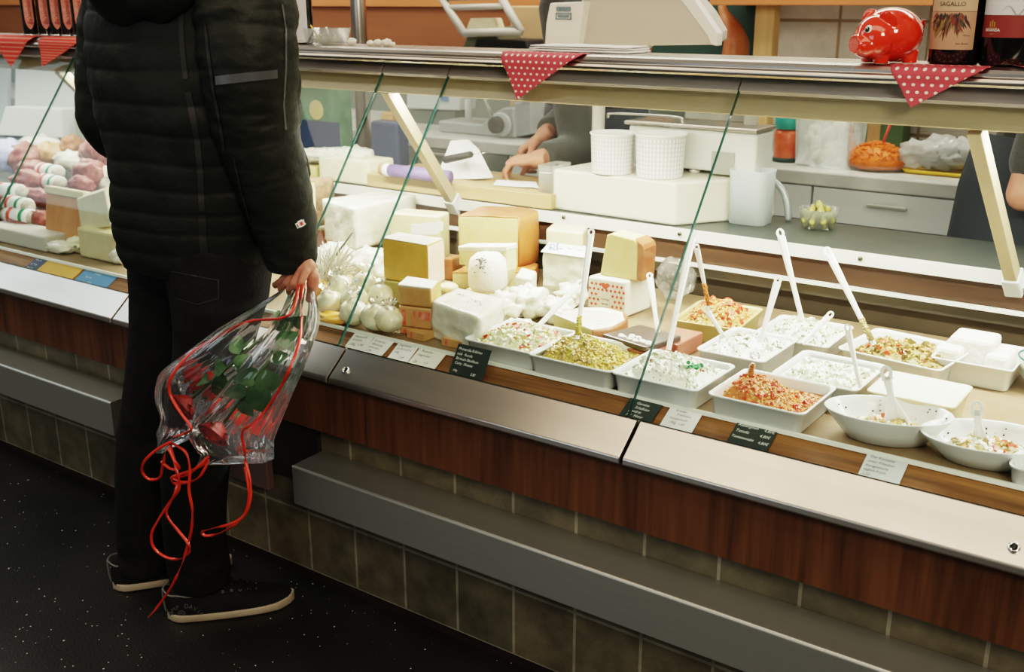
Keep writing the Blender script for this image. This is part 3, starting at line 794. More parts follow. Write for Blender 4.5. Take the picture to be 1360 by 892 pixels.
cg = mb.build('grated_carrot', M_['carrot'], t); cg['kind'] = 'stuff'
e0, e1 = p + V((0.01, 0, 0.06)), at(1183, 163, y=p.y + 0.02)
mb = MB(); mb.tube([e0, e1], [0.006, 0.008], 10, flat=(1, .5)); tag(mb.build('spoon', M_['red_plastic'], loc=e0), 'red spoon handle sticking out of the grated carrot', 'spoon')
# bag of something white on a yellow tray
p = on_rear(1238, 228); s = pxm(p)
t = thing('yellow_tray', 'yellow tray on the rear counter edge under a plastic bag', 'tray', p)
q0, q1 = at(1180, 233, z=ZC + 0.006), at(1305, 241, z=ZC + 0.006)
mb = MB(); mb.loft([rrect((q0.x + q1.x) / 2, p.y + 0.03, abs(q1.x - q0.x) * k, 0.24 * k, 0.03, z) for z, k in ((ZC + .001, .94), (ZC + .014, 1), (ZC + .014, .97), (ZC + .004, .92))]); mb.build('tray', M_['yellow_plastic'], t)
mb = MB()
for k in range(7):
    mb.ball(p + V((rnd.uniform(-.13, .13), rnd.uniform(-.04, .06), 0.045 + rnd.uniform(0, .03))), (0.075, 0.06, 0.045), nz=.55, ns=3.2, seed=k * 3.1, seg=24, rings=16)
for q in mb.v: q.z = max(q.z, ZC + .016)
tag(mb.build('plastic_bag', M_['bag'], loc=p), 'crumpled clear plastic bag lying on the yellow tray', 'bag')
# wooden shelf frame, ham and green board on the back wall
zt = at(1090, 7, y=2.15).z
t = thing('timber_shelf', 'pale wooden wall shelf with an upright post above the rear counter', 'shelf', (-1.0, 2.15, ZC))
a0, a1 = at(945, 5, y=2.1), at(1242, 5, y=2.1)
mb = MB(); mb.box((a0.x, 2.08, a0.z - 0.005), (2.0, 2.44, a0.z + 0.03)); mb.build('board', M_['orange_wood'], t, bevel=0.003)
b0, b1 = at(1004, 50, y=2.16), at(1029, 50, y=2.16)
mb = MB(); mb.box((b0.x, 2.14, ZC + .001), (b1.x, 2.2, a0.z)); mb.build('post', M_['post_wood'], t, bevel=0.003)
c0, c1 = at(868, 30, y=2.40), at(1006, 30, y=2.40)
mb = MB(); mb.box((c0.x, 2.39, 1.0), (c1.x, 2.435, 1.70)); tag(mb.build('dark_board', M_['darkgreen'], loc=((c0.x + c1.x) / 2, 2.4, 1.0), bevel=0.003), 'dark green board on the back wall behind the hanging ham', 'board')
hm = [(957, 2, .014), (962, 18, .026), (972, 38, .050), (978, 58, .064), (976, 78, .068), (974, 96, .045)]
mb = MB(); mb.tube(catmull([at(u, v, y=2.26) for u, v, _ in hm], 4), [0.018] + [x for i in range(5) for x in [hm[i][2] + (hm[i + 1][2] - hm[i][2]) * k / 4 for k in range(1, 5)]], 20, flat=(1, .7))
hp = at(958, 0, y=2.26)
mb2 = MB(); mb2.tube([hp + V((0, 0, -0.01)), V((hp.x, 2.26, a0.z + 0.0))], 0.003, 6)
t = thing('cured_ham', 'brown cured ham leg hanging under the wooden shelf', 'ham', at(972, 94, y=2.26)); mb.build('ham_leg', M_['ham'], t); mb2.build('string', M_['straw'], t)

# meat slicer on the rear counter
sp0 = at(640, 186, y=YR + 0.12)
YS = YR + 0.12
t = thing('meat_slicer', 'grey electric meat slicer with a black dial on the rear counter', 'slicer', (sp0.x, YS, ZC))
def face(pts, y, d, mb=None, m=0):
    mb = mb or MB(); P = [at(u, v, y=y) for u, v in pts]
    for p in P: p.z = max(p.z, ZC + .001)
    mb.prism(P, (0, d, 0), m); return mb
face([(582, 160), (640, 165), (656, 150), (668, 143), (682, 142), (684, 186), (582, 178)], YS, 0.16).build('base', M_['slicer'], t, bevel=0.008)
cdl = at(664, 165, y=YS - 0.01)
mb = MB(); mb.lathe([(0.050, 0), (0.050, 0.012), (0.044, 0.016)], cdl + V((0.012, 0, 0)), 28, M=Matrix.Rotation(PI / 2, 3, 'X')); dl = mb.build('dial_plate', M_['slicer'], t)
mb = MB(); mb.lathe([(0.034, 0.0), (0.034, 0.03), (0.028, 0.034), (0.0, 0.034)], cdl + V((0, -0.008, 0)), 24, M=Matrix.Rotation(PI / 2, 3, 'X')); mb.build('dial', M_['black'], dl)
face([(682, 136), (705, 134), (706, 178), (684, 184)], YS + 0.02, 0.2).build('motor_block', M_['slicer'], t, bevel=0.006)
mb = MB(); mb.tube([at(643, 128, y=YS - 0.01), at(655, 158, y=YS - 0.01)], 0.007, 10); mb.build('lever', M_['steel_dull'], t)
mb = MB(); mb.tube([at(622, 132, y=YS + .06), at(622, 163, y=YS + .06)], 0.014, 12); mb.build('column', M_['white_dark'], t)
face([(612, 68), (624, 36), (656, 36), (668, 68)], YS - 0.02, 0.16).build('hood', M_['olive_dark'], t, bevel=0.008)
face([(628, 70), (632, 52), (698, 54), (704, 72)], YS - 0.05, 0.2).build('guard', M_['black'], t, bevel=0.006)
mb = MB()
fr = [at(586, -4, y=YS - 0.02), at(664, -6, y=YS - 0.02), at(692, 42, y=YS - 0.06), at(616, 44, y=YS - 0.06)]
for a, b in zip(fr, fr[1:] + fr[:1]): mb.tube([a, b], 0.016, 8)
mb.tube([vmix(fr[0], fr[3], .3), vmix(fr[1], fr[2], .3)], 0.012, 8)
mb.build('carriage_frame', M_['grey_shade'], t)
face([(618, 40), (624, 24), (655, 24), (660, 40)], YS - 0.03, 0.06).build('pusher', M_['ch_ivory'], t, bevel=0.006)
# pale panel with a blue mark at its left
t = thing('control_panel', 'pale appliance panel with a small blue mark left of the slicer dial', 'appliance', at(596, 186, y=YS + 0.2))
face([(540, 120), (612, 124), (610, 147), (540, 144)], YS + 0.18, 0.12).build('panel', M_['white_dark'], t, bevel=0.006)
mb = MB(); q = at(591, 131, y=YS + 0.178); mb.box((q.x - .02, q.y - .002, q.z - .012), (q.x + .02, q.y, q.z + .012)); mb.build('mark', M_['blue_print'], t)
face([(536, 146), (604, 148), (604, 182), (536, 176)], YS + 0.20, 0.10).build('stand', M_['wall_green'], t)
# blurred goods on the rear counter further left
def rear_box(name, u0, v0, u1, v1, y, m, label, cat, depth=0.16, bev=0.008):
    a, b = at(u0, v1, y=y), at(u1, v0, y=y)
    mb = MB(); mb.box((a.x, y, a.z), (b.x, y + depth, b.z)); o = mb.build(name, m, loc=((a.x + b.x) / 2, y, a.z), bevel=bev); tag(o, label, cat); return o
def rear_z(u, y): return ZC
M_['bluegoods'] = mat('blue_pack', (0.014, 0.032, 0.085), (0.025, 0.05, 0.12), scale=8, rough=0.4)
M_['greengoods'] = mat('green_pack', (0.05, 0.16, 0.09), (0.13, 0.26, 0.17), scale=10, rough=0.4)
def rear_pack(name, u0, u1, vtop, y, m, label, cat, depth=0.16, ZC=ZC):
    a, b = at(u0, vtop, y=y), at(u1, vtop, y=y)
    mb = MB(); mb.box((a.x, y, ZC + .001), (b.x, y + depth, b.z), 0, taper=0.96)
    return mb, ((a.x + b.x) / 2, y, ZC)
mb, l = rear_pack('carton', 394, 450, 118, 1.01, None, '', '', .06, ZW)
q = at(420, 146, y=1.008); mb.lathe([(0.0, .001), (0.034, .001), (0.034, -.002)], q, 24, 1, M=Matrix.Rotation(PI / 2, 3, 'X'))
mb.box((at(395, 130, y=1.01).x, 1.007, ZW + .002), (at(449, 130, y=1.01).x, 1.010, at(420, 160, y=1.01).z), 2)
tag(mb.build('carton', [M_['greengoods'], M_['ch_gold'], M_['bluegoods']], loc=l, bevel=0.006), 'green and blue carton with a round yellow emblem behind the glass', 'box')
mb, l = rear_pack('carton', 490, 528, 163, 1.0, None, '', '', .06, ZW)
tag(mb.build('crate', [M_['bluegoods']], loc=l, bevel=0.01), 'dark blue crate on the worktop right of the steel post', 'crate')
mb, l = rear_pack('carton', 505, 520, 150, 2.1, None, '', '')
tag(mb.build('bottle_box', [M_['ch_tan']], loc=l, bevel=0.006), 'small tan box behind the dark blue crate', 'box')
# things on the shelf above, left of the scale display
mb, l = rear_pack('carton', 676, 726, 8, 2.12, None, '', '', .07)
tag(mb.build('carton', [mat('tan_carton', (0.55, 0.36, 0.18), (0.62, 0.44, 0.26), scale=6)], loc=l, bevel=0.006), 'tall tan carton behind the meat slicer', 'box')
p = at(706, 40, y=2.26)
mb = MB(); mb.lathe([(0.05, 0), (0.05, p.z - ZC - 0.05), (0.045, p.z - ZC - 0.03)], (p.x, 2.26, ZC + .001), 18); mb.lathe([(0.048, p.z - ZC - 0.03), (0.05, p.z - ZC + 0.03), (0.03, p.z - ZC + 0.06), (0, p.z - ZC + 0.06)], (p.x, 2.26, ZC + .001), 18, 1)
tag(mb.build('canister', [M_['olive_dark'], M_['red_plastic']], loc=(p.x, 2.26, ZC + .001)), 'dark canister with a red lid beside the slicer', 'canister')

# ------------------------------------------------------------------ on the worktop of the display counter
fl, fr_, br = at(733, 277, z=ZW), at(896, 300, z=ZW), at(963, 294, z=ZW)
sbt = at(900, 243, y=fr_.y).z
dirb = (br - fr_).normalized(); blen = (1.06 - fr_.y) / dirb.y
poly = [fl, fr_, fr_ + dirb * blen, V((fl.x + 0.03, 1.06, ZW))]
mb = MB(); mb.prism(poly, (0, 0, sbt - ZW))
o = mb.build('plinth_box', mat('cream_enamel', (0.66, 0.62, 0.50), (0.60, 0.56, 0.45), scale=6, rough=0.45), loc=(fl + fr_) / 2, bevel=0.006)
tag(o, 'wide cream box on the worktop that carries the scale and white baskets', 'box')
# weighing scale standing on it
def on_box(u, v): return at(u, v, z=sbt)
ys = 0.955
t = thing('weighing_scale', 'white shop scale with a steel platter behind the stacked white baskets', 'scale', (at(960, 230, y=ys).x, ys + 0.08, sbt))
a, b = at(902, 236, y=ys), at(1006, 178, y=ys)
zb0 = sbt + 0.012
mb = MB(); mb.box((a.x - 0.16, ys, zb0), (b.x, ys + 0.11, b.z)); sb = mb.build('housing', M_['white_paint'], t, bevel=0.008)
mb = MB(); c0, c1 = at(944, 230, y=ys - .002), at(976, 203, y=ys - .002); mb.box((c0.x, ys - .003, c0.z), (c1.x, ys, c1.z)); mb.build('display', M_['steel_dull'], sb)
for xx in (a.x - .13, a.x + 0.03, b.x - .03):
    mb = MB(); mb.lathe([(0.014, 0), (0.016, 0.012)], (xx, ys + .03, sbt), 14); mb.build('foot', M_['white_plastic'], t)
mb = MB(); mb.box((a.x - 0.17, ys - .01, b.z + .001), (b.x + .003, ys + .115, b.z + .012)); mb.build('platter', M_['steel_rail'], t, bevel=0.004)
w0, w1 = at(808, 150, y=ys + .04), at(906, 156, y=ys + .04)
mb = MB(); zz = b.z + .01
mb.tube(catmull([(w0.x, ys + .04, zz), (w0.x, ys + .04, w0.z - .01), (w0.x + .02, ys + .04, w0.z), (w1.x - .02, ys + .04, w1.z), (w1.x, ys + .04, w1.z - .012), (w1.x, ys + .04, zz)], 6), 0.0035, 8); mb.build('wire_guard', M_['chrome'], t)
# two columns carrying the display head over the rail
for u, v in ((795, 150), (998, 152)):
    q = at(u, v, y=ys + .09); mb = MB(); mb.lathe([(0.0185, b.z + .01 if u > 900 else sbt), (0.0185, 1.20 if u > 900 else at(u, 40, y=ys + .09).z)], (q.x, ys + .09, 0), 18)
    mb.build('column', M_['white_plastic'], t)
yh = 0.88
mb = MB(); mb.prism([at(u, v, y=yh) for u, v in ((766, 67), (774, -30), (894, -30), (936, 20), (951, 46), (950, 60), (858, 61), (846, 72))], (0.0, 0.07, 0.01))
hd = mb.build('display_head', M_['grey_shade'], t, bevel=0.006)  # shading on the back of the white head put into this grey
mb = MB()
e = [at(u, v, y=yh - .006) for u, v in ((880, -32), (900, -32), (953, 44), (952, 61), (944, 59), (940, 48))]
mb.prism(e, (0, .03, 0)); mb.build('rim', M_['white_plastic'], hd, bevel=0.002)
mb = MB(); mb.prism([at(u, v, y=yh - .03) for u, v in ((723, 62), (725, 30), (730, 4), (776, 2), (766, 66))], (0.0, 0.10, 0.0)); sd_ = mb.build('side_panel', M_['white_plastic'], hd, bevel=0.004)
mb = MB()
l0, l1 = at(738, 26, y=yh - .031), at(759, 8, y=yh - .031)
wd = l1.x - l0.x; hh = l1.z - l0.z
for (x0, z0, x1, z1) in ((0.05, .62, .3, .95), (.34, .62, .58, .95), (.62, .62, .95, .95), (0, 0, 1, .09), (0, .42, 1, .5), (0, 0, .05, .5), (.95, 0, 1, .5), (.15, .18, .85, .34)):
    mb.box((l0.x + wd * x0, yh - .0325, l0.z + hh * z0), (l0.x + wd * x1, yh - .0305, l0.z + hh * z1))
mb.build('badge', M_['label_blue'], sd_)
# stacks of white draining baskets
def basket_mat():
    m, nt, out = _nt('basket_grid'); L = nt.links
    b = N(nt, 'ShaderNodeBsdfPrincipled', Roughness=0.4); L.new(b.outputs[0], out.inputs[0])
    uv = N(nt, 'ShaderNodeUVMap'); br_ = N(nt, 'ShaderNodeTexBrick', offset=0.0)
    br_.inputs['Color1'].default_value = br_.inputs['Color2'].default_value = c4((0.80, 0.80, 0.77)); br_.inputs['Mortar'].default_value = c4((0.52, 0.52, 0.49))
    br_.inputs['Scale'].default_value = 1.0; br_.inputs['Brick Width'].default_value = 0.045; br_.inputs['Row Height'].default_value = 0.085; br_.inputs['Mortar Size'].default_value = 0.012
    L.new(uv.outputs[0], br_.inputs['Vector']); L.new(br_.outputs[0], b.inputs['Base Color']); return m
BM = basket_mat()
for (u, v, wpx, hpx, lab) in ((813, 232, 58, 50, 'left stack of white draining baskets on the cream box'), (876, 237, 66, 54, 'right stack of white draining baskets on the cream box')):
    p = on_box(u, v); p.y += 0.035; p = V((at(u, v - 5, y=p.y).x, p.y, sbt)); s = pxm(p); r = wpx / 2 / s; h = hpx / s
    t = thing('basket_stack', lab, 'baskets', p)
    mb = MB(); n = 36
    mb.grid(lambda a_, b_: p + V((r * (.93 + .07 * b_) * math.cos(2 * PI * a_), r * (.93 + .07 * b_) * math.sin(2 * PI * a_), 0.001 + h * b_)), n + 1, 8, 0, True, uv=lambda a_, b_: (a_ * 1.8, b_ * .8))
    mb.lathe([(r * .93, 0.001), (0, 0.001)], p, n); mb.build('basket', BM, t)
    mb = MB(); mb.lathe([(r, h), (r * 1.05, h + .002), (r * 1.05, h + .006), (r * .97, h + .006), (r * .9, h - .03), (0, h - .032)], p, n); mb.build('rim', M_['white_plastic'], t)
# frosted tub, arched tube and bowl of olives
p = at(995, 300, z=ZW); s = pxm(p); a = 30 / s
t = thing('frosted_tub', 'tall frosted plastic tub on the worktop right of the cream box', 'tub', p)
mb = MB(); mb.loft([rrect(p.x - .016, p.y + a * .7, 1.75 * a * k, 1.5 * a * k, .02, z) for z, k in ((ZW + .001, .95), (ZW + 68 / s, 1), (ZW + 70 / s, 1.03), (ZW + 72 / s, 1.03), (ZW + 72 / s, .97), (ZW + .005, .92))]); mb.build('tub', M_['frost'], t)
pa = at(1048, 292, z=ZW)
pa = V((pa.x, 1.03, ZW)); s = pxm(pa)
mb = MB(); q0 = at(1018, 238, y=1.03)
mb.tube(catmull([(q0.x - .06, 1.03, q0.z - .004), (q0.x, 1.03, q0.z), (at(1034, 246, y=1.03).x, 1.03, at(1034, 246, y=1.03).z), (at(1044, 264, y=1.03).x, 1.03, at(1044, 264, y=1.03).z), (at(1048, 286, y=1.03).x, 1.03, ZW + .003)], 6), 0.009, 10)
mb.tube([(q0.x - .06, 1.03, q0.z - .004), (q0.x - .06, 1.03, ZW + .002)], 0.009, 10)
tag(mb.build('steel_arch', M_['slicer'], loc=pa), 'grey bent steel tube arching down to the worktop by the olive tub', 'rack')
p = at(1077, 306, z=ZW); s = pxm(p); r = 25 / s
t = thing('olive_tub', 'small clear tub heaped with green olives on the worktop', 'tub', p + V((0, r, 0))); c = p + V((0, r, 0))
mb = MB(); mb.lathe([(0, .001), (r * .85, .001), (r * 1.05, 26 / s), (r * 1.1, 27 / s), (r * 1.02, 26 / s), (r * .82, .004), (0, .004)], c, 28); mb.build('tub', M_['tub'], t)
M_['olive'] = mat('green_olive', (0.42, 0.38, 0.12), (0.34, 0.30, 0.08), scale=14, rough=0.25, coat=0.4)
k = 0
for lay, (n, rr) in enumerate(((8, .66), (9, .76), (8, .7), (5, .42), (2, .2))):
    for j in range(n):
        an = 2 * PI * j / n + lay * .5
        oo = c + V((r * rr * math.cos(an), r * rr * math.sin(an), 0.011 + lay * 0.0115))
        mb = MB(); mb.ball(V((0, 0, 0)), (.012, .0095, .0095), seg=12, rings=8) if k == 0 else None
        if k == 0: base_ol = mb.build('olive', M_['olive']); ob = base_ol
        else: ob = base_ol.copy(); C.objects.link(ob)
        ob.location = oo; ob.rotation_euler = (rnd.uniform(0, 3), rnd.uniform(0, 3), rnd.uniform(0, 3)); k += 1
        tag(ob, 'green olive heaped in the small clear tub', 'olive', 'olives in the clear tub')
# long cutting board and what lies on it
p0, p1 = at(489, 250, z=ZW + 0.0), at(733, 276, z=ZW)
zcb = at(733, 259, y=0.80).z
mb = MB(); mb.box((at(489, 245, y=.80).x, 0.795, ZW + .001), (at(733, 276, y=.80).x, 1.045, zcb)); o = mb.build('cutting_board', M_['pale_wood'], loc=(p1.x - .4, .92, ZW), bevel=0.003)
tag(o, 'long pale wooden cutting board at the left end of the worktop', 'cutting board')
ZB = zcb + .001
def sheet(name, pts, label, cat, m=None, zz=ZB, wob=0.004):
    q = [at(u, v, z=zz) for u, v in pts]
    mb = MB(); mb.grid(lambda a, b: vmix(vmix(q[0], q[1], a), vmix(q[3], q[2], a), b) + V((0, 0, wob * abs(noise.noise(V((a * 3, b * 3, q[0].x)))) + .0008)), 9, 7)
    return tag(mb.build(name, m or M_['paper'], loc=q[0], fix=False), label, cat)
sheet('paper_sheet', [(655, 246), (716, 251), (712, 242), (660, 239)], 'white paper sheet under the shop assistant\'s hands', 'paper')
sheet('paper_sheet', [(545, 236), (600, 243), (600, 231), (566, 226)], 'white paper sheet lying under the purple-printed roll', 'paper')
# folded paper standing up, with a black knife handle in front
pw = at(606, 240, z=ZB)
f0 = [at(u, v, y=pw.y + .03) for u, v in ((578, 238), (598, 186), (612, 199), (632, 238))]
mb = MB(); mb.prism(f0, (0.03, 0.05, 0)); tag(mb.build('paper_packet', M_['paper'], loc=pw, bevel=.003), 'white paper folded into an upright peak on the cutting board', 'paper')
k0, k1 = at(592, 212, y=pw.y - .02), at(625, 205, y=pw.y - .02)
mb = MB(); mb.tube([k0, k1], [.016, .014], 12, flat=(1, .7)); mb2 = MB(); mb2.tube([k1, k1 + (k1 - k0) * .5 + V((0, .02, -.005))], [.008, .003], 8, flat=(1, .2))
t = thing('knife', 'black knife handle leaning against the upright folded paper', 'knife', k0); mb.build('handle', M_['black'], t); mb2.build('blade', M_['chrome'], t)
# printed roll
rr = .019; r0, r1 = at(507, 225, z=ZB + rr), at(576, 227, z=ZB + rr); r0.y = r1.y = min(r0.y, 1.0)
r0, r1 = at(507, 225, y=r0.y), at(576, 227, y=r0.y); r0.z = r1.z = ZB + rr + .001
t = thing('wrapping_roll', 'roll of film in a purple-printed sleeve lying on the worktop', 'roll', (r0.x, r0.y, ZB))
ax = (r1 - r0).normalized(); 
mb = MB(); mb.tube([r0 + ax * .035, r1 + ax * .06], rr, 18); mb.build('sleeve', M_['violet'], t)
mb = MB(); mb.tube([r0 + ax * .016, r0 + ax * .036], rr * 1.02, 18); mb.build('band', M_['paper'], t)
mb = MB(); mb.tube([r0, r0 + ax * .017], rr * .96, 18); mb.build('core', M_['cardboard'], t)
# clear container by the hands
p = at(723, 258, y=.81); s = pxm(p); a = 13 / s; p.z = ZB; p.y = .81
mb = MB(); mb.loft([rrect(p.x, p.y + .05, 2 * a * k, .10 * k, .01, z) for z, k in ((ZB, .92), (ZB + 36 / s, 1), (ZB + 36 / s, .96), (ZB + .004, .88))]); tag(mb.build('clear_container', M_['tub'], loc=p), 'clear square container beside the cream box by the hands', 'container')
# white wrapped pack far left on the worktop
q = [at(424, 244, y=.80), at(490, 247, y=.80)]
for k_ in q: k_.z = ZW + .001
ztp = at(490, 214, y=q[1].y).z
mb = MB(); mb.prism([q[0], q[1], q[1] + V((.02, .10, 0)), q[0] + V((.01, .10, 0))], (0, 0, ztp - ZW)); tag(mb.build('wrapped_pack', M_['ch_ivory'], loc=q[0], bevel=.008), 'cream block in wrapping at the left end of the cutting board', 'cheese')
mb = MB()
for k in range(6): mb.ball(vmix(at(408, 206, y=q[0].y + .03), at(474, 204, y=q[0].y + .05), k / 5), (.055, .04, .022), nz=.4, ns=3, seed=k * 2.2, seg=20, rings=12)
tag(mb.build('plastic_wrap', M_['film'], loc=q[0] + V((0, 0, .1)), bevel=0), 'white crumpled wrapping heaped on the cream block', 'wrapping')
q = [at(399, 244, y=.80), at(420, 246, y=.80)]
ztp = at(410, 220, y=q[0].y).z
mb = MB(); mb.box((q[0].x - .03, q[0].y, ZW + .001), (q[1].x - .002, q[0].y + .1, ztp)); tag(mb.build('cheese_block', M_['ch_gold'], loc=q[0], bevel=.006), 'small golden block beside the customer\'s sleeve on the worktop', 'cheese')
# left case: white boards and cartons standing on its worktop
def wt_face(name, pts, y, d, m, label, cat, lean=0.0):
    P = [at(u, v, y=y) for u, v in pts]; zmin = min(p.z for p in P)
    for p in P: p.z += ZW + .001 - zmin if zmin < ZW else 0
    mb = MB(); mb.prism([p + V((0, lean * (p.z - ZW), 0)) for p in P], (0, d, 0))
    return tag(mb.build(name, m, loc=(sum(p.x for p in P) / len(P), y, ZW), bevel=.004), label, cat)
M_['glow_white'] = mat('bright_white_card', (0.86, 0.87, 0.84), rough=0.5)
wt_face('white_board', [(20, 182), (22, 72), (104, 78), (104, 186)], 0.98, .02, M_['glow_white'], 'big blank white board standing behind the sausages', 'board')
wt_face('white_board', [(-60, 178), (-60, 80), (12, 84), (12, 184)], 1.0, .02, M_['white_dark'], 'white board cut off by the left picture edge behind the sausages', 'board')
wt_face('white_carton', [(-4, 186), (8, 148), (82, 152), (84, 190)], 0.84, .10, M_['glow_white'], 'low white carton in front of the big blank white board', 'box')
wt_face('beige_carton', [(82, 190), (82, 152), (150, 156), (150, 196)], 0.90, .10, mat('beige_carton', (0.50, 0.48, 0.38), rough=.6), 'beige carton beside the customer\'s elbow', 'box')

# ------------------------------------------------------------------ shop assistants
def assistant(label, base, facing, arms, shirt, apron=None, tall=1.72, lean=0.0, reach=None):
    f = V((facing[0], facing[1], 0)).normalized(); s = V((f.y, -f.x, 0)); b = V((base[0], base[1], 0))
    t = thing('person', label, 'person', b)
    hip = b + V((0, 0, .92)); chest = b + f * lean * .6 + V((0, 0, 1.25)); neck = b + f * lean + V((0, 0, tall - .27))
    mb = MB()
    capsules(mb, [(hip, .15), (b + f * lean * .3 + V((0, 0, 1.06)), .135), (chest, .15), (neck, .07)])
    for k in (-1, 1):
        capsules(mb, [(hip + s * .09 * k, .10), (b + s * .10 * k + V((0, 0, .5)), .062), (b + s * .10 * k + V((0, 0, .09)), .042), (b + s * .11 * k + f * .13 + V((0, 0, .04)), .036)])
        capsules(mb, [(chest + V((0, 0, .10)), .08), (chest + s * .16 * k + V((0, 0, .10)), .05)])
    for sh, el, wr in [a[:3] for a in arms]:
        capsules(mb, [(sh, .052), (el, .041), (wr, .027)])
    for a in arms:
        if len(a) > 3: hand_into(mb, a[2], *a[3][0], **a[3][1])
    c, M = head_into(mb, neck + V((0, 0, .02)), f)
    body = remeshed(mb, 'body', .0045, M_['skin'], t, smooth=5)
    face_parts(t, c, M, True, M_['hair'], .5)
    mb = MB()
    capsules(mb, [(hip, .17), (b + f * lean * .3 + V((0, 0, 1.06)), .155), (chest, .17), (neck - V((0, 0, .05)), .09)])
    for k in (-1, 1): capsules(mb, [(chest + V((0, 0, .10)), .10), (chest + s * .16 * k + V((0, 0, .10)), .068)])
    for a in arms:
        e = a[4] if len(a) > 4 else .75
        wv = vmix(a[1], a[2], max(e, 0))
        if e < 0: capsules(mb, [(a[0], .072), (vmix(a[0], a[1], -e), .060)]); continue
        capsules(mb, [(a[0], .070), (a[1], .056)]); mb.tube([a[1], wv], [.056, .046 if e > .3 else .054], 16)
    remeshed(mb, 'shirt', .008, shirt, t, smooth=6)
    mb = MB()
    for k in (-1, 1): capsules(mb, [(hip + s * .09 * k, .12), (b + s * .10 * k + V((0, 0, .5)), .08), (b + s * .10 * k + V((0, 0, .1)), .065)])
    remeshed(mb, 'trousers', .012, M_['black'], t)
    if apron is not None:
        mb = MB(); rg = []
        for z, a_, b_ in ((.42, .27, .21), (.7, .26, .21), (.92, .235, .205), (1.06, .20, .19)):
            rg.append([ring_at(b + f * (lean * .3 * (z - .4) + .0), a_, b_, z, f, 32)[k % 32] for k in range(-3, 20)])
        mb.loft(rg, cap0=False, cap1=False, closed=False); o = mb.build('apron', apron, t)
        sm = o.modifiers.new('thickness', 'SOLIDIFY'); sm.thickness = .006
    return t
# assistant with both hands over the cutting board
wr1 = at(714, 211, y=.98); wr2 = at(722, 180, y=1.12)
bx = at(800, 200, y=1.45).x
b = V((bx, 1.47, 0))
sh1 = V((bx - .17, 1.36, 1.34)); sh2 = V((bx + .02, 1.52, 1.36))
fdir = (-.75, -.65)
arm1 = (V((bx - .06, 1.28, 1.36)), at(768, 200, y=1.12), wr1, (((-.8, -.15, -.10), (-.1, -.25, 1), (-.3, .9, .1), (.55, .6, .62, .7)), dict(s=1.0)), .85)
arm2 = (V((bx - .16, 1.62, 1.34)), at(762, 150, y=1.34), wr2, (((-.6, -.25, -.45), (-.5, -.4, .8), (.3, -.9, .0), (.8, .85, .9, .9)), dict(s=1.0)), .85)
assistant('shop assistant in a dark sweater cutting cheese on the board', b, fdir, [arm1, arm2], M_['charcoal'], M_['navy'], lean=.06)
# assistant at the right edge
bx2 = at(1372, 200, y=1.42).x
arm3 = (V((bx2 + .10, 1.24, 1.32)), at(1360, 258, y=1.12), at(1424, 268, y=1.10), (((.75, -.4, -.5), (-.4, -.9, 0), (.9, -.3, 0), .4), {}), -.80)
arm4 = (V((bx2 + .12, 1.66, 1.32)), V((bx2 + .36, 1.62, 1.10)), V((bx2 + .44, 1.36, .98)), (((.1, -1, 0), (0, 0, 1), (.9, 0, 0), .4), {}), .25)
assistant('shop assistant in a charcoal knit and dark apron at the right edge', (bx2 + .06, 1.44, 0), (.8, -.6), [arm3, arm4], M_['charcoal'], M_['navy'])
# ------------------------------------------------------------------ cheeses
def poly_block(bu, bv, zb, tops, base_y=None):
    """Ground-plan polygon from its top corners; the first stands above the base point."""
    b = at(bu, bv, z=zb) if base_y is None else at(bu, bv, y=base_y)
    zt = at(tops[0][0], tops[0][1], y=b.y).z
    Q = [at(u, v, z=zt) for u, v in tops]
    for q in Q: q.y = min(q.y, .764)
    return Q, zb if base_y is None else b.z, zt

def crinkle(o, amt=.0045, seed=0.0):
    """Loose film: a gently dented, creased surface."""
    bm = bmesh.new(); bm.from_mesh(o.data)
    bmesh.ops.subdivide_edges(bm, edges=list(bm.edges), cuts=15, use_grid_fill=True)
    bm.normal_update(); c = V(o.location)
    zs = [v.co.z for v in bm.verts]; lo, hi = min(zs), max(zs)
    for v in bm.verts:
        p = v.co + c; n1 = 1 - 2 * abs(noise.noise(p * 26)); n2 = 1 - 2 * abs(noise.noise(p * 60 + V((3, 1, 2))))
        k = min(1, (v.co.z - lo) / .012)
        v.co += v.normal * (amt * n1 + amt * .45 * n2 - amt * .4) * k
    for _ in range(2): bmesh.ops.smooth_vert(bm, verts=[v for v in bm.verts if v.co.z > lo + .004], factor=.35, use_axis_x=True, use_axis_y=True, use_axis_z=True)
    for f in bm.faces: f.smooth = True
    bm.to_mesh(o.data); bm.free()

def block(name, label, cat, bu, bv, zb, tops, m, bevel=0.006, group=None, topm=None, sub=0, parent=None):
    P, zb, zt = poly_block(bu, bv, zb, tops)
    mb = MB()
    mb.prism([V((p.x, p.y, zb + .0008)) for p in P], (0, 0, zt - zb - .0008))
    c = sum(P, V((0, 0, 0))) / len(P)
    if topm is not None:
        t = thing(name, label, cat, (c.x, c.y, zb), group)
        mb.build('paste', m, t, bevel=bevel)
        m2 = MB(); q = [c + (p - c) * 1.012 for p in P]
        m2.prism([V((p.x, p.y, zt - .004)) for p in q], (0, 0, .0055)); m2.build('top_rind', topm, t, bevel=.003)
        return t, P, zb, zt
    o = mb.build(name, m, loc=(c.x, c.y, zb), bevel=0 if m is M_['film'] else bevel, bseg=3)
    if m is M_['film']: crinkle(o)
    tag(o, label, cat, group)
    return o, P, zb, zt

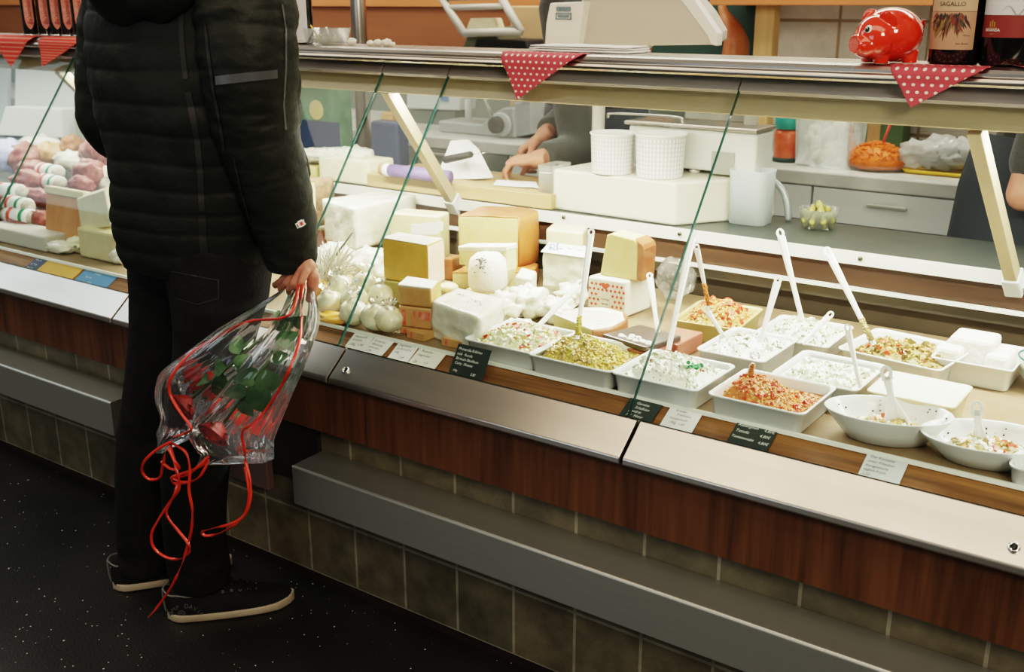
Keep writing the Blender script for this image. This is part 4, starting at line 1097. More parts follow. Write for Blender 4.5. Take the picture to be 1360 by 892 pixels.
def scribble(P4, rows, mat_, parent, name='writing', seed=0, w=.0012, lift=.0008, marks=None):
    """Rows of short pen strokes on a quad P4 (tl, tr, br, bl)."""
    r_ = random.Random(seed); mb = MB(); n = (P4[1] - P4[0]).cross(P4[3] - P4[0]).normalized()
    if n.dot(CAM - P4[0]) < 0: n = -n
    pt = lambda a, b: vmix(vmix(P4[0], P4[1], a), vmix(P4[3], P4[2], a), b) + n * lift
    for (b, a0, a1, amp) in rows:
        a = a0; path = [pt(a, b)]
        while a < a1:
            a += r_.uniform(.012, .03); path.append(pt(min(a, a1), b + r_.uniform(-amp, amp)))
            if r_.random() < .16 and len(path) > 2:
                mb.strip(path, w, up=n); a += .03; path = [pt(min(a, a1), b)]
        if len(path) > 1: mb.strip(path, w, up=n)
    return mb.build(name, mat_, parent, fix=False)

# wheel quarter: cut faces, curved rind
def wheel_piece(label, pts, bu, bv, zb, paste, rind, cat='cheese', arc=(1, 2), topm=None, group=None, name='cheese_wheel_piece'):
    """pts: top outline; the edges listed in arc carry rind."""
    P, zb, zt = poly_block(bu, bv, zb, pts)
    c = sum(P, V((0, 0, 0))) / len(P)
    t = thing(name, label, cat, (c.x, c.y, zb), group)
    mb = MB(); mb.prism([V((p.x, p.y, zb + .001)) for p in P], (0, 0, zt - zb - .002)); mb.build('paste', paste, t, bevel=.004)
    path = [P[i] for i in arc]; sm = catmull(path, 6)
    mb = MB(); inner, outer = [], []
    for i, p in enumerate(sm):
        tn = (sm[min(i + 1, len(sm) - 1)] - sm[max(i - 1, 0)]).normalized(); nn = V((tn.y, -tn.x, 0))
        if nn.dot(p - c) < 0: nn = -nn
        outer.append(p + nn * .004); inner.append(p - nn * .006)
    n = len(sm); prof = ((.0, 0), (.12, .0022), (.5, .0035), (.88, .0022), (1, 0))
    rg = []
    for i in range(n):
        d = (outer[i] - inner[i]).normalized()
        r = [V((inner[i].x, inner[i].y, zb + .0005))] + [V(((outer[i] + d * e).x, (outer[i] + d * e).y, zb + .0005 + (zt - zb) * k)) for k, e in prof] + [V((inner[i].x, inner[i].y, zt + .0005))]
        rg.append(r)
    mb.loft(rg); mb.build('rind', rind, t)
    m2 = MB(); m2.prism([V((p.x, p.y, zt - .0015)) for p in [c + (p - c) * 1.01 for p in P]], (0, 0, .003)); m2.build('top_rind', topm or rind, t, bevel=.0012)
    return t, P, zb, zt

def blob(name, label, cat, u, v, z, r, m, nz=.35, ns=2.4, seed=0, group=None, off=(0, 0)):
    p = at(u, v, z=z); r = V(r) if hasattr(r, '__len__') else V((r, r, r))
    mb = MB(); mb.ball(p + V((off[0], off[1], r.z * .8)), r, nz=nz, ns=ns, seed=seed, seg=26, rings=18)
    for q in mb.v: q.z = max(q.z, z + .0008)
    return tag(mb.build(name, m, loc=p), label, cat, group)

# row by row, back to front. Left end: wrapped wheels half hidden by the sleeve
wheel_piece('tall pale cheese half with a dark bark-like rind beside the sleeve', [(399, 241), (418, 241), (436, 238), (440, 235), (404, 236)], 399, 300, D + .075, M_['ch_ivory'], M_['rind_grey'], arc=(1, 2, 3))
wheel_piece('low cut cheese with an orange-brown side below the dark-rinded half', [(409, 306), (446, 304), (452, 299), (415, 298)], 409, 330, D, M_['rind_orange'], M_['rind_brown'], arc=(1, 2), topm=M_['ch_ivory'])
block('cheese_wedge', 'big white film-wrapped cheese wedge behind the yellow blocks', 'cheese', 474, 332, D + .05, [(470, 276), (560, 257), (522, 250), (428, 264)], M_['film'], .012)
o, P, zb, zt = block('cheese_block', 'pale cheese block with a white oval sticker on its front', 'cheese', 517, 340, D + .03, [(517, 282), (584, 287), (597, 281), (536, 276)], M_['ch_pale'], .006)
YB = P[0].y
mb = MB(); 
lab = [at(u, v, y=(P[0].y + P[1].y) / 2 - .003) for u, v in ((538, 297), (556, 298), (583, 294), (588, 295), (588, 305), (580, 311), (556, 312), (542, 308))]
mb.prism(lab, (0, .0035, 0)); mb.build('sticker', M_['paper'], o)
# yellow blocks stacked
o, P, zb2, ztU = block('cheese_block', 'greenish yellow cheese block under the big yellow block', 'cheese', 499, 411, D, [(500, 371), (564, 379), (586, 370), (520, 363)], M_['ch_green'], .004)
o, P, zb3, zt3 = block('cheese_block', 'big yellow cheese block with pinkish wrapped side', 'cheese', 506, 370, ztU, [(507, 316), (567, 326), (588, 317), (529, 309)], M_['ch_yellow'], .005)
mb = MB(); sp_ = [P[1], P[2]]; d = (P[2] - P[1]); nn = V((d.y, -d.x, 0)).normalized()
mb.prism([V((p.x, p.y, z)) + nn * .0005 for p, z in ((P[1], zb3 + .003), (P[2], zb3 + .003), (P[2], zt3 - .003), (P[1], zt3 - .003))], nn * .002); mb.build('side_film', mat('pinkish_film', (0.72, 0.50, 0.36), (0.80, 0.64, 0.48), scale=20, rough=.3, coat=.4), o)
m2 = MB(); m2.prism([V((p.x, p.y, zt3)) for p in P], (0, 0, .0015)); m2.build('top_film', M_['film'], o)
# small stack with red stripes
bt, P1, _, zA = block('cheese_block', 'bottom red-striped block of the small three-block stack', 'cheese', 531, 443, D, [(531, 433), (573, 438), (580, 429), (540, 424)], M_['ch_tan'], .003)
md, P2, _, zB_ = block('cheese_block', 'middle block with red stripes in the small three-block stack', 'cheese', 529, 433, zA, [(529, 406), (572, 411), (580, 401), (540, 396)], M_['ch_tan'], .004)
tp, P3, _, zC_ = block('cheese_block', 'plain tan block with white top, topmost of the small stack', 'cheese', 528, 405, zB_, [(528, 378), (573, 383), (581, 373), (541, 367)], M_['ch_tan'], .006, topm=M_['rind_white'])
for ob, PP, za, zb_ in ((bt, P1, D, zA), (md, P2, zA, zB_)):
    mb = MB(); y = PP[0].y; 
    for (a, b) in ((.10, .22), (.45, .52), (.62, .98)):
        q0, q1 = vmix(PP[0], PP[1], a), vmix(PP[0], PP[1], b); lo = za + (zb_ - za) * (.12 if a < .6 else .45)
        dd = (PP[1] - PP[0]).normalized(); nn = V((dd.y, -dd.x, 0))
        if nn.y > 0: nn = -nn
        mb.prism([V((q0.x, q0.y, lo)), V((q1.x, q1.y, lo)), V((q1.x, q1.y, za + (zb_ - za) * .85)), V((q0.x, q0.y, za + (zb_ - za) * .85))], nn * .001)
    mb.build('red_stripe', M_['red_print'], ob)
for k, (u, v, w, lab) in enumerate(((600, 462, 30, 'low red-striped cheese piece in front of the marked brick'), (640, 455, 26, 'small orange cheese piece between the marked brick and the mixed salad'), (552, 452, 24, 'flat tan cheese piece at the foot of the small stack'))):
    q0, q1 = at(u - w / 2, v - 3, z=D), at(u + w / 2, v + 2, z=D); y0 = max(.072, (q0.y + q1.y) / 2)
    mb = MB(); mb.box((q0.x, y0, D + .001), (q1.x, y0 + .05, D + .018)); mb.box((q0.x + .01, y0 - .0006, D + .003), (q0.x + .018, y0, D + .017), 1); tag(mb.build('cheese_piece', [M_['ch_tan'] if k != 1 else M_['orange_cheese'], M_['red_print']], loc=q0, bevel=.003), lab, 'cheese')
# big wheel halves
t_low, P, zl, ztl = wheel_piece('orange-rinded cheese slab under the big quarter wheel', [(600, 362), (690, 362), (706, 357), (712, 350), (640, 345)], 600, 385, D, M_['ch_pale'], M_['rind_orange'], arc=(1, 2, 3))
t_big, PB4, zb4, zt4 = wheel_piece('big quarter of pale cheese with an orange-brown rind, tallest of the display', [(608, 287), (640, 287), (688, 289), (704, 286), (712, 280), (690, 275), (640, 274)], 608, 352, ztl, M_['ch_gold'], M_['rind_orange'], arc=(2, 3, 4, 5), topm=M_['rind_brown'])
fw = MB(); yq = PB4[0].y - .004
fw.grid(lambda a, b: at(604 + 34 * a + 5 * b, 352 - 66 * b, y=yq - .006 * abs(noise.noise(V((a * 4, b * 5, 1))))), 12, 14)
fw.build('wrapping_film', M_['film_clear'], t_big, fix=False)
# upright triangle
yv = at(640, 384, z=D + .02).y
mb = MB(); mb.prism([at(u, v, y=yv) for u, v in ((609, 333), (672, 333), (673, 360), (664, 386), (640, 388), (628, 380))], (0, .045, 0)); 
t = thing('cheese_wedge', 'pale triangular wedge standing on its point behind the round white cheese', 'cheese', at(640, 386, y=yv)); mb.build('paste', M_['ch_pale'], t, bevel=.005)
mb = MB(); mb.prism([at(u, v, y=yv - .001) for u, v in ((608, 327), (673, 327), (673, 334), (608, 334))], (0, .047, 0)); mb.build('top_rind', M_['rind_white'], t, bevel=.003)
# white brick with pen marks, front
o, P, zbk, ztk = block('cheese_brick', 'long white-wrapped cheese brick with dark pen marks on top', 'cheese', 572, 448, D, [(572, 400), (638, 423), (668, 397), (606, 382)], M_['film'], .010)
mb = MB(); q = [V((p.x, p.y, ztk + .001)) for p in P]
scribble([q[3], q[2], q[1], q[0]], [(.30, .10, .34, .05), (.40, .45, .80, .06), (.52, .52, .95, .08), (.62, .70, .92, .05)], M_['ink'], o, 'pen_marks', 3, .003)
# round white cheese with dark bloom on it
p = at(648, 383, z=D + .035); s = pxm(p); r = 26 / s
t = thing('round_cheese', 'small round white cheese with a dark speckled patch', 'cheese', p)
mb = MB(); mb.lathe([(0, 0), (r * .86, .002), (r, .012), (r * 1.0, r * .9), (r * .9, r * 1.55), (r * .6, r * 1.82), (0, r * 1.9)], p, 30)
for q in mb.v: q += V((1, 1, 1)) * .002 * noise.noise(q * 70)
b_ = mb.build('paste', M_['rind_white'], t)
mb = MB(); tr_ = tree_of(b_)
for k in range(26):
    pt = on_surface(tr_, [(rnd.gauss(638, 5), rnd.gauss(351, 6))], .0006)
    if pt: mb.ball(pt[0][0], (.0028, .0028, .0012), seg=7, rings=5)
mb.build('dark_bloom', M_['ink'], t)
mb = MB(); mb.box((p.x - .05, p.y - .03, D + .001), (p.x + .05, p.y + .05, D + .0345)); tag(mb.build('cheese_block', M_['ch_ivory'], loc=(p.x, p.y, D), bevel=.006), 'ivory cheese block under the small round white cheese', 'cheese')
# wrapped wedge with blue pen label
o, P, zq, ztq = block('cheese_wedge', 'film-wrapped cheese piece with a blue-written white label on top', 'cheese', 712, 392, D, [(722, 336), (775, 343), (780, 330), (733, 323)], M_['film'], .007)
mb = MB(); q = [V((p.x, p.y, ztq + .0015)) for p in P]; mid = sum(q, V((0, 0, 0))) / 4
q = [mid + (p - mid) * 1.12 + V((0, 0, .002)) for p in q]
mb.prism(q, (0, 0, .0012)); lb = mb.build('label', M_['paper'], o)
scribble([q[3] + V((0, 0, .0014)), q[2] + V((0, 0, .0014)), q[1] + V((0, 0, .0014)), q[0] + V((0, 0, .0014))], [(.25, .08, .3, .2), (.5, .05, .4, .25), (.45, .5, .9, .08), (.72, .1, .35, .1)], M_['blue_print'], lb, 'pen_marks', 5, .0035)
block('cheese_block', 'pale cheese block with a mottled golden side at the back of the case', 'cheese', 724, 379, D, [(725, 303), (774, 309), (781, 300), (735, 295)], M_['ch_pale'], .007)
# red-printed box with a leaning wedge on it
o, P, zr, ztr = block('cheese_box', 'white cheese box with a red heart pattern under the leaning wedge', 'cheese', 781, 414, D, [(781, 366), (832, 374), (866, 362), (818, 355)], mat('printed_box', (0.82, 0.80, 0.70), (0.76, 0.72, 0.60), scale=10, rough=.35, coat=.3), .006)
mb = MB(); dd = (P[1] - P[0]); nn = V((dd.y, -dd.x, 0)).normalized(); nn = -nn if nn.y > 0 else nn
hgt = ztr - zr
def on_face(a, b): return V((P[0].x, P[0].y, zr)) + dd * a + V((0, 0, hgt * b)) + nn * .0006
for i in range(9):
    for j in range(6):
        a, b = .06 + i * .11 + (.05 if j % 2 else 0), .12 + j * .14
        if .30 < a < .62 and b < .62: continue
        if a > .97: continue
        c = on_face(a, b); e1 = dd.normalized() * .0042; e2 = V((0, 0, .0045))
        mb.add([c - e1, c - e2, c + e1, c + e2], [(0, 1, 2, 3)])
c = on_face(.46, .80); e1 = dd.normalized(); hp = []
for k in range(24):
    a = 2 * PI * k / 24; hp.append(c + e1 * (.011 * math.sin(a) ** 3) + V((0, 0, .0009 * (9 * math.cos(a) - 3.5 * math.cos(2 * a) - 1.4 * math.cos(3 * a)))) + nn * .0006)
mb.add(hp, [tuple(range(24))])
mb.build('red_pattern', mat('heart_red', (0.60, 0.09, 0.05), rough=.5), o, fix=False)
scribble([on_face(.34, .5), on_face(.6, .5), on_face(.6, .1), on_face(.34, .1)], [(.2, .1, .9, .06), (.5, .1, .8, .06)], M_['ink'], o, 'pen_marks', 9, .0012)
yv = P[0].y + .02
pz = at(820, 366, y=yv)
t = thing('cheese_wedge', 'tall greenish cheese wedge leaning on the red-patterned box', 'cheese', (pz.x, yv, ztr))
fcs = [at(u, v, y=yv) for u, v in ((797, 355), (846, 366), (847, 316), (842, 311), (812, 303), (806, 305))]
lowz = min(p.z for p in fcs); 
for q in fcs: q.z += ztr + .001 - lowz if q.z - lowz < .02 else ztr + .001 - lowz
fcs[0].z = fcs[1].z = ztr + .001
mb = MB(); mb.prism(fcs, (0, .06, 0)); mb.build('paste', M_['ch_gold'], t, bevel=.003)
mb = MB(); mb.prism([fcs[1] + V((.0005, 0, 0)), fcs[1] + V((.014, .0, .001)), fcs[2] + V((.018, 0, -.012)), fcs[2] + V((.013, 0, -.002)), fcs[3] + V((.002, 0, .003)), fcs[2] + V((.0005, 0, 0))], (0, .06, 0)); mb.build('rind', M_['rind_brown'], t, bevel=.003)
def film_over(P, z0, z1, parent, seed=0, grow=1.03):
    c = sum(P, V((0, 0, 0))) / len(P); mb = MB()
    mb.prism([V((c.x + (p.x - c.x) * grow, c.y + (p.y - c.y) * grow, z0 + .002)) for p in P], (0, 0, z1 - z0 + .002))
    o = mb.build('film_wrap', M_['film_clear'], parent, fix=True)
    bm = bmesh.new(); bm.from_mesh(o.data); bmesh.ops.subdivide_edges(bm, edges=list(bm.edges), cuts=11, use_grid_fill=True); bmesh.ops.triangulate(bm, faces=[f for f in bm.faces if len(f.verts) > 4]); bm.normal_update()
    for v in bm.verts:
        q = v.co * 1.0 + V((seed, 0, 0)); v.co += v.normal * (.0045 * (1 - 2 * abs(noise.noise(q * 34))) + .002 * noise.noise(q * 80) - .001)
    for f in bm.faces: f.smooth = True
    bm.to_mesh(o.data); bm.free(); return o
# loose small wrapped pieces
block('cheese_cube', 'small white cube of cheese tilted beside the round white cheese', 'cheese', 683, 392, D + .02, [(684, 366), (706, 370), (713, 360), (692, 354)], M_['rind_white'], .006)
GRP = 'crumpled film parcels of cheese in the middle of the case'
for k, (u, v, r, lab) in enumerate(((668, 424, (.045, .04, .036), 'crumpled white parcel right of the marked brick'), (700, 420, (.05, .045, .042), 'crumpled white parcel below the small white cube'), (738, 425, (.045, .04, .03), 'crumpled white parcel left of the greenish cut cheese'),
                                       (758, 405, (.04, .035, .03), 'crumpled white parcel behind the brown-rinded cheese'), (690, 445, (.04, .03, .02), 'flat crumpled wrapper behind the mixed salad'))):
    blob('cheese_parcel', lab, 'cheese', u, v, D, r, M_['film'], .5, 2.3, k * 4.1)
t, P, zc, ztc = wheel_piece('half cheese with a reddish-brown rind and white printed top behind the yellow salad', [(735, 417), (786, 438), (812, 434), (829, 425), (826, 415), (800, 409), (770, 409)], 786, 452, D + .012, M_['ch_green'], M_['rind_brown'], arc=(1, 2, 3, 4, 5), topm=M_['rind_white'])
mb = MB(); q = [V((p.x, p.y, ztc + .002)) for p in P]
for k in range(6):
    a = .15 + k * .14; mb.strip([vmix(vmix(q[0], q[6], a), vmix(q[0], q[6], a), 0), vmix(vmix(q[1], q[4], a), q[3], .25)], .0022, up=(0, 0, 1))
mb.build('printed_lines', M_['rind_brown'], t, fix=False)
# smoked wedge, plume of straw, dark stick
o, P, _, _ = block('cheese_wedge', 'small brown smoked wedge under the white straw plume', 'cheese', 452, 398, D, [(452, 384), (482, 386), (478, 377), (466, 362)], M_['ch_tan'], .004)
block('cheese_block', 'orange cheese corner peeking out beside the fingertips', 'cheese', 418, 402, D, [(418, 378), (438, 382), (442, 374), (424, 370)], M_['orange_cheese'], .004)
blob('cheese_parcel', 'white film parcel left of the yellow blocks under the big wedge', 'cheese', 492, 372, D, (.06, .05, .05), M_['film'], .4, 2.2, 14)
blob('cheese_parcel', 'white film parcel below the orange-brown cut cheese', 'cheese', 448, 352, D, (.06, .05, .035), M_['film'], .4, 2.2, 18)
base = at(432, 392, z=D); mb = MB()
for k in range(150):
    u, v = rnd.uniform(417, 474), rnd.uniform(318, 372)
    tip = at(u, v, y=base.y + rnd.uniform(-.02, .05)); b0 = base + V((rnd.uniform(-.02, .02), rnd.uniform(-.01, .03), .004))
    md_ = vmix(b0, tip, .55) + V((rnd.uniform(-.01, .01), 0, .012))
    mb.tube(catmull([b0, md_, tip], 3), [.0016] * 6 + [.0005], 4)
tag(mb.build('straw_plume', M_['straw'], loc=base), 'fluffy plume of white straw standing among the wrapped cheeses', 'decoration', kind='stuff')
mb = MB(); mb.tube([at(444, 342, y=base.y + .01), at(468, 309, y=base.y + .03)], [.003, .002], 8); mb.tube([at(430, 366, y=base.y - .005), at(444, 342, y=base.y + .01)], .0022, 8)
tag(mb.build('dark_stick', M_['dark_stick'], loc=at(430, 366, y=base.y)), 'thin dark stick poking out of the white straw plume', 'stick')
# film-wrapped small round cheeses
M_['mozz'] = mat('wrapped_mozzarella', (0.86, 0.83, 0.66), (0.78, 0.70, 0.42), scale=12, rough=.22, coat=.6, sss=.1, bump=.35, bscale=24)
def mozz():
    t = thing('wrapped_cheese_ball', '', 'cheese', (0, 0, 0), 'film-wrapped cheese balls at the front of the case')
    mb = MB(); mb.ball((0, 0, .030), (.034, .034, .030), nz=.12, ns=2.2, seg=22, rings=14); mb.build('cheese', M_['mozz'], t)
    mb = MB(); rg = []
    for j, (r, z) in enumerate(((.016, .056), (.007, .062), (.009, .070), (.016, .078))):
        rg.append([V((r * (1 + .35 * math.sin(5 * a * 2 * PI / 20)) * math.cos(2 * PI * a / 20), r * math.sin(2 * PI * a / 20), z + .003 * math.sin(a * 2.2))) for a in range(20)])
    mb.loft(rg, cap0=False, cap1=False); mb.build('film_knot', M_['film_clear'], t, fix=False); return t
m0 = None
for k, (u, v, dz, lab) in enumerate(((436, 419, 0, 'wrapped cheese ball nearest the customer\'s fingertips'), (466, 415, .01, 'wrapped cheese ball with a price sticker'), (478, 395, .03, 'wrapped cheese ball lying highest on the heap of balls'),
                                    (500, 412, .012, 'wrapped cheese ball right of the stickered one, against the yellow block'), (489, 438, 0, 'wrapped cheese ball behind the first price card'), (508, 443, 0, 'wrapped cheese ball left of the red-striped stack'), (463, 433, 0, 'wrapped cheese ball just behind the glass edge'), (452, 398, .02, 'wrapped cheese ball below the brown smoked wedge'))):
    t = m0 = mozz() if k == 0 else copy_tree(m0)
    t['label'] = lab; t.location = at(u, v, z=D + dz + .004) + V((0, .016, 0)); t.rotation_euler = (rnd.uniform(-.35, .35), rnd.uniform(-.35, .35), rnd.uniform(0, 6))
    bpy.context.view_layer.update()
    if k == 1:
        mb = MB(); n = V((.45, -.75, .45)).normalized(); c = at(463, 404, y=t.location.y - .03); e1 = V((.86, .5, 0)).normalized(); e2 = n.cross(e1).normalized()
        mb.prism([c + e1 * a + e2 * b for a, b in ((-.014, -.010), (.014, -.010), (.014, .010), (-.014, .010))], n * .001)
        st = mb.build('price_sticker', M_['paper'], loc=c); tag(st, 'small white price sticker on a wrapped cheese ball', 'sticker')
        scribble([c + e1 * a + e2 * b + n * .0012 for a, b in ((-.013, .009), (.013, .009), (.013, -.009), (-.013, -.009))], [(.2, .1, .8, .05), (.45, .1, .9, .05), (.75, .2, .7, .08)], M_['ink'], st, 'writing', 21, .0008)
o = blob('orange_cheese_pile', 'orange cheese under the wrapped balls beside the glass edge', 'cheese', 445, 428, D, (.05, .03, .014), M_['orange_cheese'], .25, 2, 31)
mb = MB(); p = at(596, 386, z=D + .01); mb.ball(p + V((0, 0, .008)), (.028, .024, .014)); 
for q in mb.v: q.z = max(q.z, D + .001)
tag(mb.build('small_round_cheese', M_['ch_pale'], loc=p), 'small flat round cheese between the stack and the quarter wheel', 'cheese')
p = at(592, 372, z=D); mb = MB(); mb.box((p.x - .012, p.y, D + .001), (p.x + .02, p.y + .05, D + .062)); tag(mb.build('cheese_piece', M_['rind_brown'], loc=p, bevel=.005), 'narrow brown cheese piece between yellow block and quarter wheel', 'cheese')
p = at(890, 402, z=D); mb = MB(); mb.ball(p + V((.0, .02, .058)), (.05, .045, .05), nz=.3, ns=2.6, seg=22, rings=14); 
tag(mb.build('plastic_bag', M_['film_clear'], loc=p), 'clear plastic bag standing behind the left glass joint of the salads', 'bag')

# ------------------------------------------------------------------ salads
M_['sal_white'] = mat('creamy_white', (0.84, 0.84, 0.76), (0.78, 0.79, 0.68), scale=30, rough=.35, coat=.2, bump=.3, bscale=45)
M_['sal_herb'] = mat('herb_green', (0.10, 0.20, 0.06), (0.18, 0.30, 0.10), scale=40, rough=.5)
M_['sal_leaf'] = mat('fresh_parsley', (0.03, 0.22, 0.07), (0.06, 0.32, 0.11), scale=40, rough=.5)
M_['sal_olive'] = mat('olive_yellow', (0.44, 0.36, 0.07), (0.32, 0.26, 0.04), scale=40, rough=.4, bump=.5, bscale=60, coat=.15)
M_['sal_orange'] = mat('orange_grain', (0.46, 0.165, 0.035), (0.36, 0.10, 0.016), scale=60, rough=.4, bump=.5, bscale=60, coat=.15)
M_['sal_red'] = mat('tomato_red', (0.48, 0.065, 0.025), (0.40, 0.04, 0.018), scale=20, rough=.3, coat=.3)
M_['sal_pale'] = mat('pale_dice', (0.72, 0.70, 0.46), (0.62, 0.60, 0.34), scale=30, rough=.45)
M_['sal_brown'] = mat('olive_brown', (0.34, 0.26, 0.11), (0.24, 0.17, 0.06), scale=30, rough=.4, bump=.5, bscale=50, coat=.15)
M_['sal_tan'] = mat('tan_grain', (0.56, 0.38, 0.15), (0.48, 0.30, 0.10), scale=30, rough=.45)
M_['sal_green'] = mat('pale_cucumber', (0.50, 0.56, 0.34), (0.36, 0.44, 0.22), scale=20, rough=.4)
M_['pepper'] = mat('black_pepper', (0.03, 0.03, 0.025), rough=.7)
M_['tray_cream'] = mat('cream_tray', (0.70, 0.62, 0.40), rough=.35, coat=.2)
M_['tray_yellow'] = mat('yellowed_tray', (0.56, 0.50, 0.22), rough=.35, coat=.2)
M_['pate'] = mat('meat_pate', (0.38, 0.15, 0.10), (0.30, 0.10, 0.07), scale=30, rough=.4, coat=.2)
M_['pate_crust'] = mat('dark_pate_crust', (0.05, 0.035, 0.03), (0.09, 0.06, 0.05), scale=40, rough=.4, coat=.3)

def tray_geo(mb, cx, cy, w, d, z, h, ang=0, rr=.014, tp=.88):
    mb.loft([rrect(cx, cy, w * k, d * k2, r_, zz, 6, ang) for zz, k, k2, r_ in ((z + .0008, tp, tp, rr), (z + .004, tp + .02, tp + .02, rr), (z + h - .004, .955, .95, rr), (z + h - .003, .995, .995, rr), (z + h, 1.0, 1.0, rr), (z + h + .0012, .985, .985, rr),
                                                                          (z + h, .955, .945, rr), (z + h - .006, .93, .92, rr), (z + .006, tp - .02, tp - .02, rr))])

def salad(label, cx, cy, w, d, z, fill, mound, base, chunks, n, csize, seed, name='salad', peak=(.5, .5), ang=0, slope=(0, 0), shape='rect', parent=None):
    """Heaped salad: a lumpy surface with many small pieces bedded in it."""
    r_ = random.Random(seed); mb = MB(); ca, sa = math.cos(ang), math.sin(ang)
    def hgt(a, b):
        e = max(0, 1 - (abs(a - peak[0]) * 1.9) ** 2.2 - (abs(b - peak[1]) * 1.9) ** 2.2)
        edge = min(1, min(a, 1 - a, b, 1 - b) * 8)
        x, y = a * w, b * d
        return z + fill + edge * (mound * e + slope[0] * (a - .5) + slope[1] * (b - .5) + .007 * noise.noise(V((x * 38, y * 38, seed))) + .004 * noise.noise(V((x * 95, y * 95, seed + 5))))
    def pos(a, b):
        x, y = (a - .5) * w, (b - .5) * d
        if shape == 'oval':
            rr = max(abs(2 * a - 1), abs(2 * b - 1)); l = math.hypot(2 * a - 1, 2 * b - 1) or 1
            x, y = (2 * a - 1) / l * rr * w / 2, (2 * b - 1) / l * rr * d / 2
        return V((cx + x * ca - y * sa, cy + x * sa + y * ca, hgt(a, b)))
    mb.grid(pos, 34, 26)
    mats = [base] + [c[0] for c in chunks]
    wts = [c[1] for c in chunks]
    for k in range(n):
        i = r_.choices(range(len(chunks)), wts)[0]; kind = chunks[i][2]; s_ = csize * r_.uniform(.6, 1.3) * chunks[i][3]
        a, b = r_.uniform(.05, .95), r_.uniform(.05, .95); p = pos(a, b)
        M = Euler((r_.uniform(0, 6), r_.uniform(0, 6), r_.uniform(0, 6))).to_matrix()
        if kind == 'cube':
            mb.box(tuple(p - V((s_, s_, s_ * .8))), tuple(p + V((s_, s_ * r_.uniform(.6, 1), s_ * .6))), i + 1, M, p)
        elif kind == 'flake':
            q = [p + V((0, 0, .0015)) + M @ V(v) * s_ for v in ((-1, -.6, 0), (.2, -.9, .2), (1, .1, 0), (.3, .9, -.1), (-.8, .6, .2))]
            mb.add(q, [(0, 1, 2, 3, 4)], i + 1)
        elif kind == 'speck':
            mb.ball(p + V((0, 0, .0006)), s_, i + 1, seg=5, rings=4)
        else:
            mb.ball(p, (s_, s_ * .8, s_ * .7), i + 1, seg=8, rings=6, M=M)
    org = V((cx, cy, z)); o = mb.build(name, mats, parent, loc=org, fix=False)
    if parent is None: tag(o, label, 'salad', kind='stuff')
    return o

def tray_box(corners, z, h):
    """World centre, width and depth of a tray from rim corners (front-left, front-right, back-right)."""
    a, b, c = [at(u, v, z=z + h) for u, v in corners]
    ang = math.atan2(b.y - a.y, b.x - a.x); w = (b - a).length
    e = V((math.cos(ang), math.sin(ang), 0)); n = V((-e.y, e.x, 0)); d = (c - b).dot(n)
    ctr = (a + b) / 2 + n * d / 2
    return ctr.x, ctr.y, w, d, ang

TH = .045
def salad_tray(label, slabel, corners, m, depth=None, z=D, h=TH, angf=None, shift=(0, 0), tname='salad_tray', width=None, **k):
    cx, cy, w, d, ang = tray_box(corners, z, h)
    if angf is not None: ang = angf
    if depth: cy += (depth - d) / 2; d = depth
    w *= 1.03
    if width: w = width
    cx += shift[0]; cy += shift[1] + (.021 if cy < .13 else 0)
    mb = MB(); tray_geo(mb, cx, cy, w, d, z, h, ang); o = mb.build(tname, m, loc=(cx, cy, z)); tag(o, label, 'tray')
    s = salad(slabel, cx, cy, w * .87, d * .84, z, ang=ang, **k)
    return o, s, (cx, cy, w, d, ang)

W_ = lambda m, wt, kind='cube', sz=1.0: (M_[m], wt, kind, sz)
# front row
salad_tray('white salad tray behind the price cards, leftmost of the trays', 'pale diced salad with a few red tomato pieces', [(607, 452), (697, 474), (752, 452)], M_['ceramic'], depth=.18, angf=0, fill=.036, mound=.022, base=M_['sal_pale'],
           chunks=[W_('sal_pale', 5), W_('sal_white', 3), W_('sal_green', 3, 'flake'), W_('sal_red', .5, 'cube', 1.3), W_('sal_herb', 1, 'flake', .6), W_('sal_tan', 1)], n=620, csize=.0042, seed=1)
salad_tray('white tray of yellow-green salad in front of the half cheese', 'chunky yellow-green salad heaped to the left of its tray', [(700, 471), (812, 494), (861, 465)], M_['ceramic'], depth=.178, angf=0, fill=.033, mound=.030, peak=(.38, .5), slope=(-.012, 0), base=M_['sal_olive'],
           chunks=[W_('sal_olive', 6, 'ball'), W_('sal_tan', 2), W_('sal_pale', 1.5, 'flake'), W_('sal_brown', 1)], n=800, csize=.0036, seed=2)
salad_tray('white tray of creamy salad left of the orange grain salad', 'creamy white salad with chives and a sprig of parsley', [(813, 497), (930, 519), (1000, 488)], M_['ceramic'], depth=.178, angf=0, fill=.036, mound=.030, peak=(.45, .5), base=M_['sal_white'],
           chunks=[W_('sal_white', 5, 'flake', 1.2), W_('sal_green', 1.2, 'flake'), W_('sal_herb', 1.6, 'speck', .3), W_('sal_herb', .8, 'flake', .5), W_('sal_red', .06, 'cube', .7)], n=420, csize=.0044, seed=3)
salad_tray('white tray of orange grain salad behind the third chalkboard', 'orange-red bulgur salad half emptied on its right side', [(932, 527), (1058, 556), (1139, 527)], M_['ceramic'], depth=.172, angf=0, fill=.028, mound=.028, peak=(.30, .45), slope=(-.020, 0), base=M_['sal_orange'],
           chunks=[W_('sal_orange', 5, 'ball'), W_('sal_tan', 4, 'ball', .8), W_('sal_red', 1.6), W_('sal_pale', 1, 'ball', .6)], n=950, csize=.0031, seed=4)
